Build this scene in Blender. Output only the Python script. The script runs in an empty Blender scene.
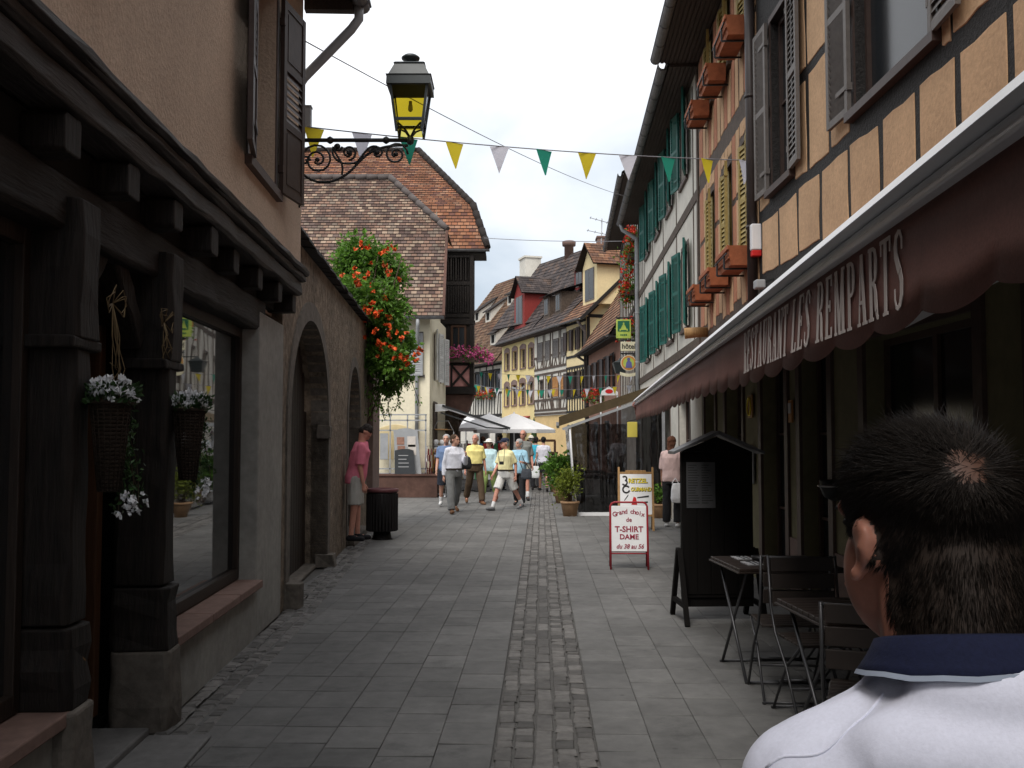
import bpy, bmesh, math, random
from mathutils import Vector, Matrix, noise
sc = bpy.context.scene
COL = sc.collection
R = random.Random(11)
rad = math.radians
# ---------------------------------------------------------------- camera
F, CX, CY, CAMZ, HOR = 1000.0, 512.0, 384.0, 1.6, 437.0
PITCH = math.atan((HOR - CY) / F)
cd = bpy.data.cameras.new('camera'); cam = bpy.data.objects.new('camera', cd); COL.objects.link(cam)
cd.sensor_width = 36; cd.lens = 36 * F / 1024; cd.clip_start = .05; cd.clip_end = 2000
cam.location = (0, 0, CAMZ); cam.rotation_euler = (math.pi / 2 + PITCH, 0, 0)
sc.camera = cam
CR = Matrix.Rotation(math.pi / 2 + PITCH, 3, 'X')
CAM = Vector((0, 0, CAMZ))
def ray(px, py): return CR @ Vector(((px - CX) / F, (CY - py) / F, -1))
def at(px, py, Y):
    d = ray(px, py); return CAM + d * (Y / d.y)
def ground(px, py, z=0):
    d = ray(px, py); return CAM + d * ((z - CAMZ) / d.z)
# ---------------------------------------------------------------- frames: x right along a wall, y into it, z up
class Fr:
    def __init__(s, p0, p1):
        s.p0 = Vector((p0[0], p0[1], 0)); s.p1 = Vector((p1[0], p1[1], 0))
        d = s.p1 - s.p0; s.L = d.length; s.ang = math.atan2(d.y, d.x)
        s.M = Matrix.Translation(s.p0) @ Matrix.Rotation(s.ang, 4, 'Z'); s.I = s.M.inverted()
    def p(s, px, py, off=0):
        o = s.I @ CAM; d = s.I.to_3x3() @ ray(px, py)
        q = o + d * ((off - o.y) / d.y); return q.x, q.z
    def xY(s, Y): return (Y - s.p0.y) / ((s.p1.y - s.p0.y) / s.L)
# ---------------------------------------------------------------- mesh builder
class MB:
    def __init__(s, M=None):
        s.bm = bmesh.new(); s.M = M or Matrix(); s.T = s.bm.faces.layers.float.new('tone')
        s.U = s.bm.loops.layers.uv.new('UVMap'); s.tone = .5; s.mi = 0
    def f(s, pts, uv=None, tone=None):
        vs = [s.bm.verts.new(s.M @ Vector(p)) for p in pts]
        fc = s.bm.faces.new(vs); fc[s.T] = s.tone if tone is None else tone; fc.material_index = s.mi
        if uv:
            for l, u in zip(fc.loops, uv): l[s.U].uv = u
        return fc
    def hexa(s, c):   # 8 corners: bottom ring 0-3, top ring 4-7
        vs = [s.bm.verts.new(s.M @ Vector(p)) for p in c]
        for q in ((3, 2, 1, 0), (4, 5, 6, 7), (0, 1, 5, 4), (1, 2, 6, 5), (2, 3, 7, 6), (3, 0, 4, 7)):
            fc = s.bm.faces.new([vs[i] for i in q]); fc[s.T] = s.tone; fc.material_index = s.mi
    def box(s, x0, y0, z0, x1, y1, z1):
        s.hexa([(x0, y0, z0), (x1, y0, z0), (x1, y1, z0), (x0, y1, z0), (x0, y0, z1), (x1, y0, z1), (x1, y1, z1), (x0, y1, z1)])
    def bar2(s, x0, z0, x1, z1, w, y0=None, y1=.1):   # beam lying on a wall
        if y0 is None: y0 = -.018 - R.random() * .014
        d = Vector((x1 - x0, 0, z1 - z0)).normalized(); n = Vector((-d.z, 0, d.x)) * (w / 2)
        a, b = Vector((x0, 0, z0)), Vector((x1, 0, z1)); Y0, Y1 = Vector((0, y0, 0)), Vector((0, y1, 0))
        s.hexa([a - n + Y0, b - n + Y0, b - n + Y1, a - n + Y1, a + n + Y0, b + n + Y0, b + n + Y1, a + n + Y1])
    def bar(s, p, q, w, h=None, up=(0, 0, 1)):
        p, q = Vector(p), Vector(q); h = h or w; d = (q - p).normalized(); u = Vector(up)
        if abs(d.dot(u)) > .98: u = Vector((0, 1, 0))
        a = d.cross(u).normalized() * (w / 2); b = a.cross(d).normalized() * (h / 2)
        s.hexa([p - a - b, p + a - b, q + a - b, q - a - b, p - a + b, p + a + b, q + a + b, q - a + b])
    def rough(s, p, q, w, h, amp=.008, seg=.18, up=(0, 0, 1)):   # hand-hewn beam
        p, q = Vector(p), Vector(q); d = (q - p); L = d.length; d /= L; u = Vector(up)
        if abs(d.dot(u)) > .98: u = Vector((0, 1, 0))
        a = d.cross(u).normalized(); b = a.cross(d).normalized(); n = max(1, int(L / seg)); prev = None
        prof = [(-1, -.8), (-.8, -1), (.8, -1), (1, -.8), (1, .8), (.8, 1), (-.8, 1), (-1, .8)]
        for i in range(n + 1):
            c = p + d * (L * i / n)
            ring = [s.bm.verts.new(s.M @ (c + a * (x * w / 2 + R.uniform(-amp, amp)) + b * (y * h / 2 + R.uniform(-amp, amp)))) for x, y in prof]
            if prev:
                for k in range(8):
                    fc = s.bm.faces.new([prev[k], prev[(k + 1) % 8], ring[(k + 1) % 8], ring[k]]); fc[s.T] = s.tone; fc.material_index = s.mi
            else: s.bm.faces.new(ring[::-1])
            prev = ring
        s.bm.faces.new(prev)
    def tube(s, pts, r, n=8, cap=True):
        pts = [Vector(p) for p in pts]; rs = r if isinstance(r, (list, tuple)) else [r] * len(pts); prev = None; a = None
        for i, p in enumerate(pts):
            d = (pts[min(i + 1, len(pts) - 1)] - pts[max(i - 1, 0)]).normalized()
            if a is None:
                u = Vector((0, 0, 1)) if abs(d.z) < .9 else Vector((0, 1, 0)); a = d.cross(u).normalized()
            else: a = (a - d * a.dot(d)).normalized()
            b = d.cross(a)
            ring = [s.bm.verts.new(s.M @ (p + (a * math.cos(t) + b * math.sin(t)) * rs[i])) for t in [2 * math.pi * k / n for k in range(n)]]
            if prev:
                for k in range(n):
                    fc = s.bm.faces.new([prev[k], prev[(k + 1) % n], ring[(k + 1) % n], ring[k]]); fc[s.T] = s.tone; fc.material_index = s.mi; fc.smooth = True
            elif cap: s.bm.faces.new(ring[::-1]).material_index = s.mi
            prev = ring
        if cap: s.bm.faces.new(prev).material_index = s.mi
    def lathe(s, prof, c=(0, 0, 0), n=16, sq=0):   # prof: (radius, z); sq: square section turned 45 degrees
        prev = None; c = Vector(c); n = 4 if sq else n; o = math.pi / 4 if sq else 0; k2 = math.sqrt(2) if sq else 1
        for r, z in prof:
            ring = [s.bm.verts.new(s.M @ (c + Vector((math.cos(o + 2 * math.pi * k / n) * r * k2, math.sin(o + 2 * math.pi * k / n) * r * k2, z)))) for k in range(n)]
            if prev:
                for k in range(n):
                    fc = s.bm.faces.new([prev[k], prev[(k + 1) % n], ring[(k + 1) % n], ring[k]]); fc[s.T] = s.tone; fc.material_index = s.mi; fc.smooth = not sq
            else: s.bm.faces.new(ring[::-1]).material_index = s.mi
            prev = ring
        s.bm.faces.new(prev).material_index = s.mi
    def prism(s, poly, fn, d0, d1):   # poly in 2D, fn(a,b,d)->3D
        n = len(poly); A = [s.bm.verts.new(s.M @ Vector(fn(a, b, d0))) for a, b in poly]; B = [s.bm.verts.new(s.M @ Vector(fn(a, b, d1))) for a, b in poly]
        for q in [A[::-1], B] + [[A[i], A[(i + 1) % n], B[(i + 1) % n], B[i]] for i in range(n)]:
            fc = s.bm.faces.new(q); fc[s.T] = s.tone; fc.material_index = s.mi
    def wall(s, x0, x1, z0, z1, ops=(), y0=0, th=.3):
        xs = sorted({x0, x1} | {min(max(v, x0), x1) for o in ops for v in (o[0], o[2])})
        zs = sorted({z0, z1} | {min(max(v, z0), z1) for o in ops for v in (o[1], o[3])})
        nx, nz = len(xs) - 1, len(zs) - 1; y1 = y0 + th
        def solid(i, j):
            if not (0 <= i < nx and 0 <= j < nz): return False
            cx, cz = (xs[i] + xs[i + 1]) / 2, (zs[j] + zs[j + 1]) / 2
            return not any(o[0] < cx < o[2] and o[1] < cz < o[3] for o in ops)
        for i in range(nx):
            for j in range(nz):
                if not solid(i, j): continue
                a, b, c, d = xs[i], xs[i + 1], zs[j], zs[j + 1]
                s.f([(a, y0, c), (b, y0, c), (b, y0, d), (a, y0, d)]); s.f([(a, y1, d), (b, y1, d), (b, y1, c), (a, y1, c)])
                if not solid(i - 1, j): s.f([(a, y1, c), (a, y0, c), (a, y0, d), (a, y1, d)])
                if not solid(i + 1, j): s.f([(b, y0, c), (b, y1, c), (b, y1, d), (b, y0, d)])
                if not solid(i, j - 1): s.f([(a, y0, c), (a, y1, c), (b, y1, c), (b, y0, c)])
                if not solid(i, j + 1): s.f([(a, y0, d), (b, y0, d), (b, y1, d), (a, y1, d)])
    def roof(s, a, b, c, d, row=.17, th=.022, wob=.006):   # eave-left, eave-right, top-right, top-left
        a, b, c, d = map(Vector, (a, b, c, d)); n = max(2, int(((d - a).length + (c - b).length) / 2 / row))
        N = (b - a).cross(d - a).normalized(); w = max((b - a).length, (c - d).length); m = max(2, int(w / .8))
        jit = [[N * R.uniform(-wob, wob) for _ in range(m + 1)] for _ in range(n + 1)]
        ex = (b - a).normalized()
        for i in range(n):
            t0, t1 = i / n, (i + 1) / n; l0, r0, l1, r1 = a.lerp(d, t0), b.lerp(c, t0), a.lerp(d, t1), b.lerp(c, t1)
            for k in range(m):
                u0, u1 = k / m, (k + 1) / m
                p, q = l0.lerp(r0, u0) + N * th + jit[i][k], l0.lerp(r0, u1) + N * th + jit[i][k + 1]
                q2, p2 = l1.lerp(r1, u1) + jit[i + 1][k + 1], l1.lerp(r1, u0) + jit[i + 1][k]
                uv = [((v - a).dot(ex), vv) for v, vv in ((p, i * row + .001), (q, i * row + .001), (q2, i * row + row - .001), (p2, i * row + row - .001))]
                s.f([p, q, q2, p2], uv)
                s.f([l0.lerp(r0, u0) - N * .02 + jit[i][k], l0.lerp(r0, u1) - N * .02 + jit[i][k + 1], q, p], [uv[0], uv[1], uv[1], uv[0]])
        s.f([a - N * .06, d - N * .06, c - N * .06, b - N * .06], [(0, 0)] * 4)
    def leaf(s, p, size, up=None, w=.5, tone=None):
        p = Vector(p); d = Vector((R.gauss(0, 1), R.gauss(0, 1), R.gauss(0, 1))) if up is None else Vector(up) + Vector((R.gauss(0, .5), R.gauss(0, .5), R.gauss(0, .5)))
        d.normalize(); e = d.cross(Vector((R.gauss(0, 1), R.gauss(0, 1), R.gauss(0, 1)))).normalized(); g = d.cross(e) * size * .12
        d = d * size; e = e * size * w * .5; t = R.random() if tone is None else tone
        s.f([p, p + d * .45 + e + g, p + d, p + d * .45 - e + g], tone=t)
    def build(s, name, mat, parent=None, smooth=None, bevel=0, weld=False, sub=0, recalc=True):
        if weld: bmesh.ops.remove_doubles(s.bm, verts=s.bm.verts, dist=.0005)
        if recalc: bmesh.ops.recalc_face_normals(s.bm, faces=s.bm.faces)
        me = bpy.data.meshes.new(name); s.bm.to_mesh(me); s.bm.free()
        if smooth is not None:
            for p in me.polygons: p.use_smooth = smooth
        return link(name, me, mat, parent, bevel)
def link(name, me, mat, parent=None, bevel=0):
    o = bpy.data.objects.new(name, me); COL.objects.link(o); o.parent = parent
    if mat is not None and not len(me.materials):
        for m in (mat if isinstance(mat, (list, tuple)) else [mat]): me.materials.append(m)
    if bevel:
        b = o.modifiers.new('bevel', 'BEVEL'); b.width = bevel; b.segments = 2; b.limit_method = 'ANGLE'; b.angle_limit = rad(40)
    return o
def tag(o, label=None, cat=None, group=None, kind=None):
    if label: o['label'] = label
    if cat: o['category'] = cat
    if group: o['group'] = group
    if kind: o['kind'] = kind
    return o
def thing(name, label, cat, loc=(0, 0, 0), rz=0, group=None):
    o = bpy.data.objects.new(name, None); COL.objects.link(o); o.location = loc; o.rotation_euler = (0, 0, rz); o.empty_display_size = .1
    return tag(o, label, cat, group)
def facade(name, label, cat, fr, group=None): return thing(name, label, cat, fr.p0, fr.ang, group)
def copy_tree(o, parent=None):
    c = o.copy(); COL.objects.link(c); c.parent = parent
    for ch in list(o.children): copy_tree(ch, c)
    return c
# ---------------------------------------------------------------- materials
def _nodes(name):
    m = bpy.data.materials.new(name); m.use_nodes = True; nt = m.node_tree
    return m, nt, nt.nodes['Principled BSDF'], nt.nodes.new, nt.links.new
def mat(name, col, rough=.75, var=.18, scale=6, bump=.15, metal=0, spec=.3, stretch=(1, 1, 1), tone=0, col2=None, dirt=.0, dist=.01, alpha=1, trans=0, sheen=0, thru=0):
    m, nt, b, N, L = _nodes(name)
    tc = N('ShaderNodeTexCoord'); mp = N('ShaderNodeMapping'); mp.inputs['Scale'].default_value = stretch; L(tc.outputs['Object'], mp.inputs['Vector'])
    nz = N('ShaderNodeTexNoise'); nz.inputs['Scale'].default_value = scale; nz.inputs['Detail'].default_value = 8; nz.inputs['Roughness'].default_value = .62
    L(mp.outputs[0], nz.inputs['Vector'])
    c2 = col2 or tuple(min(1, c * (1 + var)) for c in col); c1 = tuple(c * (1 - var) for c in col)
    rp = N('ShaderNodeMapRange'); rp.inputs[1].default_value = .3; rp.inputs[2].default_value = .7; L(nz.outputs['Fac'], rp.inputs[0])
    mx = N('ShaderNodeMix'); mx.data_type = 'RGBA'; mx.inputs['A'].default_value = (*c1, 1); mx.inputs['B'].default_value = (*c2, 1); L(rp.outputs[0], mx.inputs['Factor'])
    out = mx.outputs['Result']
    def mul(out, val_socket):
        q = N('ShaderNodeMix'); q.data_type = 'RGBA'; q.blend_type = 'MULTIPLY'; q.inputs['Factor'].default_value = 1; L(out, q.inputs['A']); L(val_socket, q.inputs['B']); return q.outputs['Result']
    if dirt:
        n2 = N('ShaderNodeTexNoise'); n2.inputs['Scale'].default_value = .9; n2.inputs['Detail'].default_value = 9; n2.inputs['Roughness'].default_value = .7; L(tc.outputs['Object'], n2.inputs['Vector'])
        r2 = N('ShaderNodeMapRange'); r2.inputs[1].default_value = .35; r2.inputs[2].default_value = .6; r2.inputs[3].default_value = 1 - dirt; r2.inputs[4].default_value = 1; L(n2.outputs['Fac'], r2.inputs[0]); out = mul(out, r2.outputs[0])
    if tone:
        a = N('ShaderNodeAttribute'); a.attribute_name = 'tone'
        r3 = N('ShaderNodeMapRange'); r3.inputs[3].default_value = 1 - tone; r3.inputs[4].default_value = 1 + tone; L(a.outputs['Fac'], r3.inputs[0]); out = mul(out, r3.outputs[0])
    L(out, b.inputs['Base Color'])
    b.inputs['Roughness'].default_value = rough; b.inputs['Metallic'].default_value = metal; b.inputs['Specular IOR Level'].default_value = spec
    if bump:
        bp = N('ShaderNodeBump'); bp.inputs['Strength'].default_value = bump; bp.inputs['Distance'].default_value = dist; L(nz.outputs['Fac'], bp.inputs['Height']); L(bp.outputs[0], b.inputs['Normal'])
    if alpha < 1: b.inputs['Alpha'].default_value = alpha
    if trans: b.inputs['Transmission Weight'].default_value = trans
    if sheen: b.inputs['Sheen Weight'].default_value = sheen
    if thru:
        t = N('ShaderNodeBsdfTranslucent'); L(out, t.inputs['Color']); x = N('ShaderNodeMixShader'); x.inputs[0].default_value = thru; L(b.outputs[0], x.inputs[1]); L(t.outputs[0], x.inputs[2]); L(x.outputs[0], nt.nodes['Material Output'].inputs[0])
    return m
def tiles(name, cols, bw=.17, rh=.17, mortar=.012, var=.5):
    m, nt, b, N, L = _nodes(name)
    uv = N('ShaderNodeUVMap'); br = N('ShaderNodeTexBrick'); L(uv.outputs[0], br.inputs['Vector'])
    br.inputs['Color1'].default_value = (0, 0, 0, 1); br.inputs['Color2'].default_value = (1, 1, 1, 1); br.inputs['Mortar'].default_value = (.1, .1, .1, 1)
    br.inputs['Scale'].default_value = 1; br.inputs['Brick Width'].default_value = bw; br.inputs['Row Height'].default_value = rh; br.inputs['Mortar Size'].default_value = mortar; br.inputs['Mortar Smooth'].default_value = .3
    cr = N('ShaderNodeValToRGB'); cr.color_ramp.interpolation = 'CONSTANT'; L(br.outputs['Color'], cr.inputs[0])
    while len(cr.color_ramp.elements) < len(cols): cr.color_ramp.elements.new(.5)
    for i, c in enumerate(cols):
        e = cr.color_ramp.elements[i]; e.position = i / len(cols); e.color = (*c, 1)
    nz = N('ShaderNodeTexNoise'); nz.inputs['Scale'].default_value = 1.3; nz.inputs['Detail'].default_value = 9; nz.inputs['Roughness'].default_value = .7; L(uv.outputs[0], nz.inputs['Vector'])
    r2 = N('ShaderNodeMapRange'); r2.inputs[1].default_value = .35; r2.inputs[2].default_value = .65; r2.inputs[3].default_value = 1 - var; r2.inputs[4].default_value = 1.1; L(nz.outputs['Fac'], r2.inputs[0])
    q = N('ShaderNodeMix'); q.data_type = 'RGBA'; q.blend_type = 'MULTIPLY'; q.inputs['Factor'].default_value = 1; L(cr.outputs[0], q.inputs['A']); L(r2.outputs[0], q.inputs['B'])
    q2 = N('ShaderNodeMix'); q2.data_type = 'RGBA'; L(br.outputs['Fac'], q2.inputs['Factor']); L(q.outputs['Result'], q2.inputs['A']); q2.inputs['B'].default_value = (.025, .02, .018, 1)
    L(q2.outputs['Result'], b.inputs['Base Color']); b.inputs['Roughness'].default_value = .85; b.inputs['Specular IOR Level'].default_value = .2
    return m
def glassy(name, col, rough=.04, spec=.6):
    m, nt, b, N, L = _nodes(name); b.inputs['Base Color'].default_value = (*col, 1); b.inputs['Roughness'].default_value = rough; b.inputs['Specular IOR Level'].default_value = spec
    if spec >= 1: b.inputs['IOR'].default_value = 2.4
    tc = N('ShaderNodeTexCoord'); nz = N('ShaderNodeTexNoise'); nz.inputs['Scale'].default_value = 1.5; L(tc.outputs['Object'], nz.inputs['Vector'])
    bp = N('ShaderNodeBump'); bp.inputs['Strength'].default_value = .02; bp.inputs['Distance'].default_value = .05; L(nz.outputs['Fac'], bp.inputs['Height']); L(bp.outputs[0], b.inputs['Normal'])
    return m
def clear(name, col, fac=.5, rough=.08, bump=.0):
    m, nt, b, N, L = _nodes(name); nt.nodes.remove(b); o = nt.nodes['Material Output']
    t = N('ShaderNodeBsdfTransparent'); t.inputs[0].default_value = (*col, 1); g = N('ShaderNodeBsdfGlossy'); g.inputs['Roughness'].default_value = rough; g.inputs[0].default_value = (.8, .8, .8, 1)
    lw = N('ShaderNodeLayerWeight'); lw.inputs[0].default_value = fac; mx = N('ShaderNodeMixShader'); L(lw.outputs['Fresnel'], mx.inputs[0]); L(t.outputs[0], mx.inputs[1]); L(g.outputs[0], mx.inputs[2]); L(mx.outputs[0], o.inputs[0])
    if bump:
        tc = N('ShaderNodeTexCoord'); nz = N('ShaderNodeTexNoise'); nz.inputs['Scale'].default_value = 2.2; L(tc.outputs['Object'], nz.inputs['Vector'])
        bp = N('ShaderNodeBump'); bp.inputs['Strength'].default_value = bump; bp.inputs['Distance'].default_value = .1; L(nz.outputs['Fac'], bp.inputs['Height']); L(bp.outputs[0], g.inputs['Normal']); L(bp.outputs[0], lw.inputs['Normal'])
    return m
K = {}
def k(n, *a, **kw): K[n] = mat(n, *a, **kw)
k('ground_dirt', (.10, .095, .088), scale=25, bump=.6)
k('paver', (.158, .154, .148), rough=.72, var=.16, scale=9, bump=.3, tone=.12, dirt=.34, dist=.006, spec=.35)
def spots(m):
    nt = m.node_tree; N = nt.nodes.new; L = nt.links.new; b = nt.nodes['Principled BSDF']; src = b.inputs['Base Color'].links[0].from_socket
    tc = N('ShaderNodeTexCoord'); v = N('ShaderNodeTexVoronoi'); v.inputs['Scale'].default_value = 3.1; L(tc.outputs['Object'], v.inputs['Vector']); n = N('ShaderNodeTexNoise'); n.inputs['Scale'].default_value = 2.6; n.inputs['Detail'].default_value = 6; n.inputs['Roughness'].default_value = .75; L(tc.outputs['Object'], n.inputs['Vector'])
    a = N('ShaderNodeMapRange'); a.inputs[1].default_value = .03; a.inputs[2].default_value = .075; a.inputs[3].default_value = .55; a.inputs[4].default_value = 1; L(v.outputs['Distance'], a.inputs[0])
    c = N('ShaderNodeMapRange'); c.inputs[1].default_value = .56; c.inputs[2].default_value = .72; c.inputs[3].default_value = 1; c.inputs[4].default_value = .62; L(n.outputs['Fac'], c.inputs[0]); k_ = N('ShaderNodeMath'); k_.operation = 'MULTIPLY'; L(a.outputs[0], k_.inputs[0]); L(c.outputs[0], k_.inputs[1])
    q = N('ShaderNodeMix'); q.data_type = 'RGBA'; q.blend_type = 'MULTIPLY'; q.inputs['Factor'].default_value = 1; L(src, q.inputs['A']); L(k_.outputs[0], q.inputs['B']); L(q.outputs['Result'], b.inputs['Base Color'])
spots(K['paver'])
k('sett', (.150, .142, .134), rough=.75, var=.25, scale=18, bump=.5, tone=.35, dirt=.2, dist=.01)
k('slab', (.17, .165, .16), scale=14, bump=.3, dirt=.25)
k('render_tan', (.56, .43, .325), scale=40, bump=.7, var=.13, dirt=.22, dist=.012, rough=.9)
k('render_grey', (.31, .30, .275), scale=12, bump=.35, var=.14, dirt=.3, rough=.9)
k('rubble_stone', (.235, .185, .138), scale=9, bump=1., var=.55, dirt=.45, dist=.05, rough=.95)
k('dressed_stone', (.15, .13, .11), scale=14, bump=.6, var=.3, dirt=.35, rough=.9)
k('sandstone', (.21, .132, .108), scale=16, bump=.3, var=.15, dirt=.25, rough=.85)
k('pink_plaster', (.22, .15, .13), scale=10, bump=.3, dirt=.25)
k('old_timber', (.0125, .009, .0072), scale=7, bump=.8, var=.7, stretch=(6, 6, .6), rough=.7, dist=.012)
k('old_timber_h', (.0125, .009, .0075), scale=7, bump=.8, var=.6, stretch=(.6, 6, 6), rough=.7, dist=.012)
k('cornice_wood', (.040, .034, .032), scale=10, bump=.6, var=.45, stretch=(.5, 6, 6), rough=.6)
k('door_wood', (.022, .014, .010), scale=8, bump=.4, var=.4, stretch=(8, 8, .5), rough=.55)
k('jamb_wood', (.075, .034, .016), scale=8, bump=.3, var=.3, stretch=(8, 8, .5), rough=.5)
k('window_brown', (.085, .055, .045), rough=.55, scale=12, bump=.15)
k('shutter_brown', (.055, .036, .030), rough=.5, scale=12, bump=.2)
k('shutter_gray', (.13, .115, .105), rough=.55, scale=12, bump=.2)
k('shutter_green', (.018, .125, .105), rough=.5, scale=9, bump=.15, var=.25, dirt=.2)
k('shutter_yellow', (.36, .27, .085), rough=.6, scale=9, bump=.15, var=.2, dirt=.3)
k('shutter_white', (.62, .62, .60), rough=.6, scale=9, bump=.15)
k('shutter_orange', (.42, .19, .05), rough=.6, scale=9, bump=.15)
k('timber_black', (.019, .017, .016), rough=.7, scale=10, bump=.8, var=.5, stretch=(3, 3, 3), dist=.02)
k('timber_brown', (.085, .062, .047), rough=.75, scale=10, bump=.7, var=.4, dist=.015)
k('orange_plaster', (.62, .40, .235), rough=.9, scale=30, bump=.4, var=.12, dirt=.24)
k('salmon_plaster', (.47, .21, .125), rough=.9, scale=20, bump=.3, var=.15, dirt=.25)
k('white_plaster', (.66, .63, .56), rough=.9, scale=14, bump=.25, var=.08, dirt=.22)
k('cream_plaster', (.82, .75, .57), rough=.9, scale=14, bump=.2, var=.06, dirt=.12)
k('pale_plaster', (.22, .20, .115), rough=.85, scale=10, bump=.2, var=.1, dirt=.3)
k('yellow_plaster', (.78, .64, .31), rough=.9, scale=12, bump=.2, var=.07, dirt=.12)
k('ochre_plaster', (.70, .50, .24), rough=.9, scale=12, bump=.2, var=.08, dirt=.15)
k('creamlight_plaster', (.78, .64, .37), rough=.9, scale=12, bump=.2, var=.06, dirt=.12)
k('brick_pink', (.33, .18, .13), rough=.9, scale=18, bump=.4, var=.25, dirt=.2)
k('red_boards', (.23, .03, .025), rough=.75, scale=12, bump=.3, var=.25, stretch=(6, 6, .6))
k('lead', (.13, .13, .135), rough=.5, scale=8, bump=.15, var=.25, spec=.5)
k('zinc', (.33, .34, .35), rough=.45, metal=.0, scale=5, bump=.1, var=.15)
k('pipe_brown', (.045, .036, .034), rough=.45, scale=5, bump=.05)
k('iron', (.016, .017, .018), rough=.5, scale=20, bump=.15, spec=.4)
k('lamp_metal', (.028, .036, .038), rough=.45, scale=20, bump=.1, spec=.5)
k('terracotta', (.36, .115, .05), rough=.8, scale=10, bump=.3, var=.25, dirt=.3)
k('clay_pot', (.33, .20, .11), rough=.85, scale=10, bump=.3, var=.2, dirt=.3)
k('maroon_cloth', (.25, .112, .092), rough=.7, scale=120, bump=.2, var=.14, dirt=.3, spec=.25, dist=.003)
k('white_metal', (.84, .85, .88), rough=.32, metal=0, scale=4, bump=.03, var=.05, dirt=.12, spec=.5)
k('letter_white', (.60, .53, .50), rough=.8, scale=20, bump=0, var=.05)
k('brown_cloth', (.085, .06, .03), rough=.85, scale=14, bump=.15, dirt=.2)
k('white_cloth', (.86, .86, .88), rough=.85, scale=6, bump=.1, var=.03, sheen=.1)
k('yellow_sign', (.62, .52, .10), rough=.5, bump=0, var=.03)
k('menu_wood', (.007, .006, .0055), rough=.8, scale=10, bump=.3, stretch=(6, 6, .7), spec=.12)
k('menu_sheet', (.075, .075, .078), rough=.7, bump=.05, var=.1)
k('paper', (.42, .42, .43), rough=.7, bump=.05, var=.05)
k('sign_white', (.80, .80, .80), rough=.4, bump=.02, var=.02, dirt=.05)
k('sign_red', (.33, .02, .03), rough=.4, bump=.02, var=.06)
k('letter_red', (.28, .015, .045), rough=.6, bump=0, var=.03)
k('letter_black', (.02, .02, .02), rough=.6, bump=0)
k('letter_yellow', (.75, .60, .05), rough=.6, bump=0)
k('light_wood', (.38, .22, .09), rough=.6, scale=8, bump=.2, stretch=(7, 7, .7), var=.25)
k('table_wood', (.03, .02, .016), rough=.4, scale=8, bump=.2, stretch=(.7, 7, 7), spec=.5)
k('chair_slat', (.035, .026, .022), rough=.5, scale=8, bump=.2, spec=.4)
k('chair_steel', (.09, .09, .095), rough=.4, metal=.6, scale=6, bump=.03)
k('steel', (.42, .42, .43), rough=.35, metal=.7, scale=6, bump=.03)
k('bin_dark', (.010, .008, .008), rough=.6, scale=20, bump=.2)
k('bin_lid', (.13, .045, .05), rough=.5, scale=20, bump=.1)
k('leaf_green', (.10, .21, .027), rough=.5, scale=3, var=.4, bump=0, thru=.4, tone=.5, spec=.35)
k('leaf_dark', (.030, .070, .018), rough=.5, scale=3, var=.45, bump=0, tone=.5)
k('leaf_yellow', (.17, .21, .025), rough=.55, scale=3, var=.35, bump=0, thru=.35, tone=.4)
k('flower_red', (.52, .035, .012), rough=.6, scale=3, var=.3, bump=0, tone=.4)
k('flower_orange', (.66, .11, .025), rough=.6, scale=3, var=.25, bump=0, tone=.35)
k('flower_pink', (.55, .10, .26), rough=.6, scale=3, var=.3, bump=0, tone=.4)
k('flower_white', (.80, .80, .82), rough=.6, scale=3, var=.08, bump=0, tone=.12)
k('stem_brown', (.06, .04, .025), rough=.8, scale=12, bump=.3)
k('wicker', (.026, .016, .010), rough=.75, scale=60, bump=.9, var=.6, stretch=(1, 1, 3), dist=.008)
k('straw', (.17, .12, .06), rough=.8, scale=10, bump=0)
k('flag_green', (.03, .26, .18), rough=.8, bump=0, var=.05)
k('flag_yellow', (.72, .56, .03), rough=.8, bump=0, var=.05)
k('flag_white', (.72, .72, .80), rough=.8, bump=0, var=.03)
k('string', (.22, .22, .24), rough=.8, bump=0)
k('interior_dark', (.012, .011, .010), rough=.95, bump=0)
k('soffit_wood', (.050, .038, .032), rough=.8, scale=8, bump=.5, stretch=(.6, 7, 7), var=.3)
k('plinth_brown', (.115, .062, .048), rough=.9, scale=8, bump=.5, dirt=.4)
k('chalk_board', (.035, .038, .042), rough=.7, bump=.05)
k('plastic_white', (.75, .75, .76), rough=.4, bump=0, var=.02)
k('plastic_red', (.55, .02, .02), rough=.4, bump=0)
k('sign_green', (.02, .13, .07), rough=.4, bump=0)
k('sign_lime', (.42, .52, .10), rough=.4, bump=0)
k('sign_cream', (.68, .63, .45), rough=.5, bump=0)
k('sign_orange', (.55, .22, .06), rough=.5, bump=0)
k('sign_blue', (.12, .12, .30), rough=.5, bump=0)
k('roof_dark', (.10, .085, .08), rough=.85)
K['pane'] = glassy('pane', (.016, .019, .022), .16, .3)
K['shop_glass'] = glassy('shop_glass', (.010, .012, .014), .02, 1.0)
K['curtain'] = clear('clear_plastic', (.24, .23, .235), .42, .14, .5)
K['tile_mixed'] = tiles('tile_mixed', [(.12, .078, .066), (.25, .155, .115), (.19, .12, .095), (.36, .265, .195), (.28, .185, .135), (.15, .105, .09), (.22, .17, .135)], .165, .13, .009)
K['tile_orange'] = tiles('tile_orange', [(.29, .12, .065), (.23, .10, .06), (.34, .16, .09), (.17, .08, .06), (.31, .17, .11), (.25, .11, .06)], .2, .16, .01)
K['tile_brown'] = tiles('tile_brown', [(.13, .075, .045), (.17, .10, .06), (.10, .06, .04), (.21, .13, .08), (.15, .075, .045)], .3, .28)
K['tile_slate'] = tiles('tile_slate', [(.075, .062, .06), (.10, .08, .075), (.06, .05, .05), (.12, .085, .07)], .3, .28)
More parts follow.
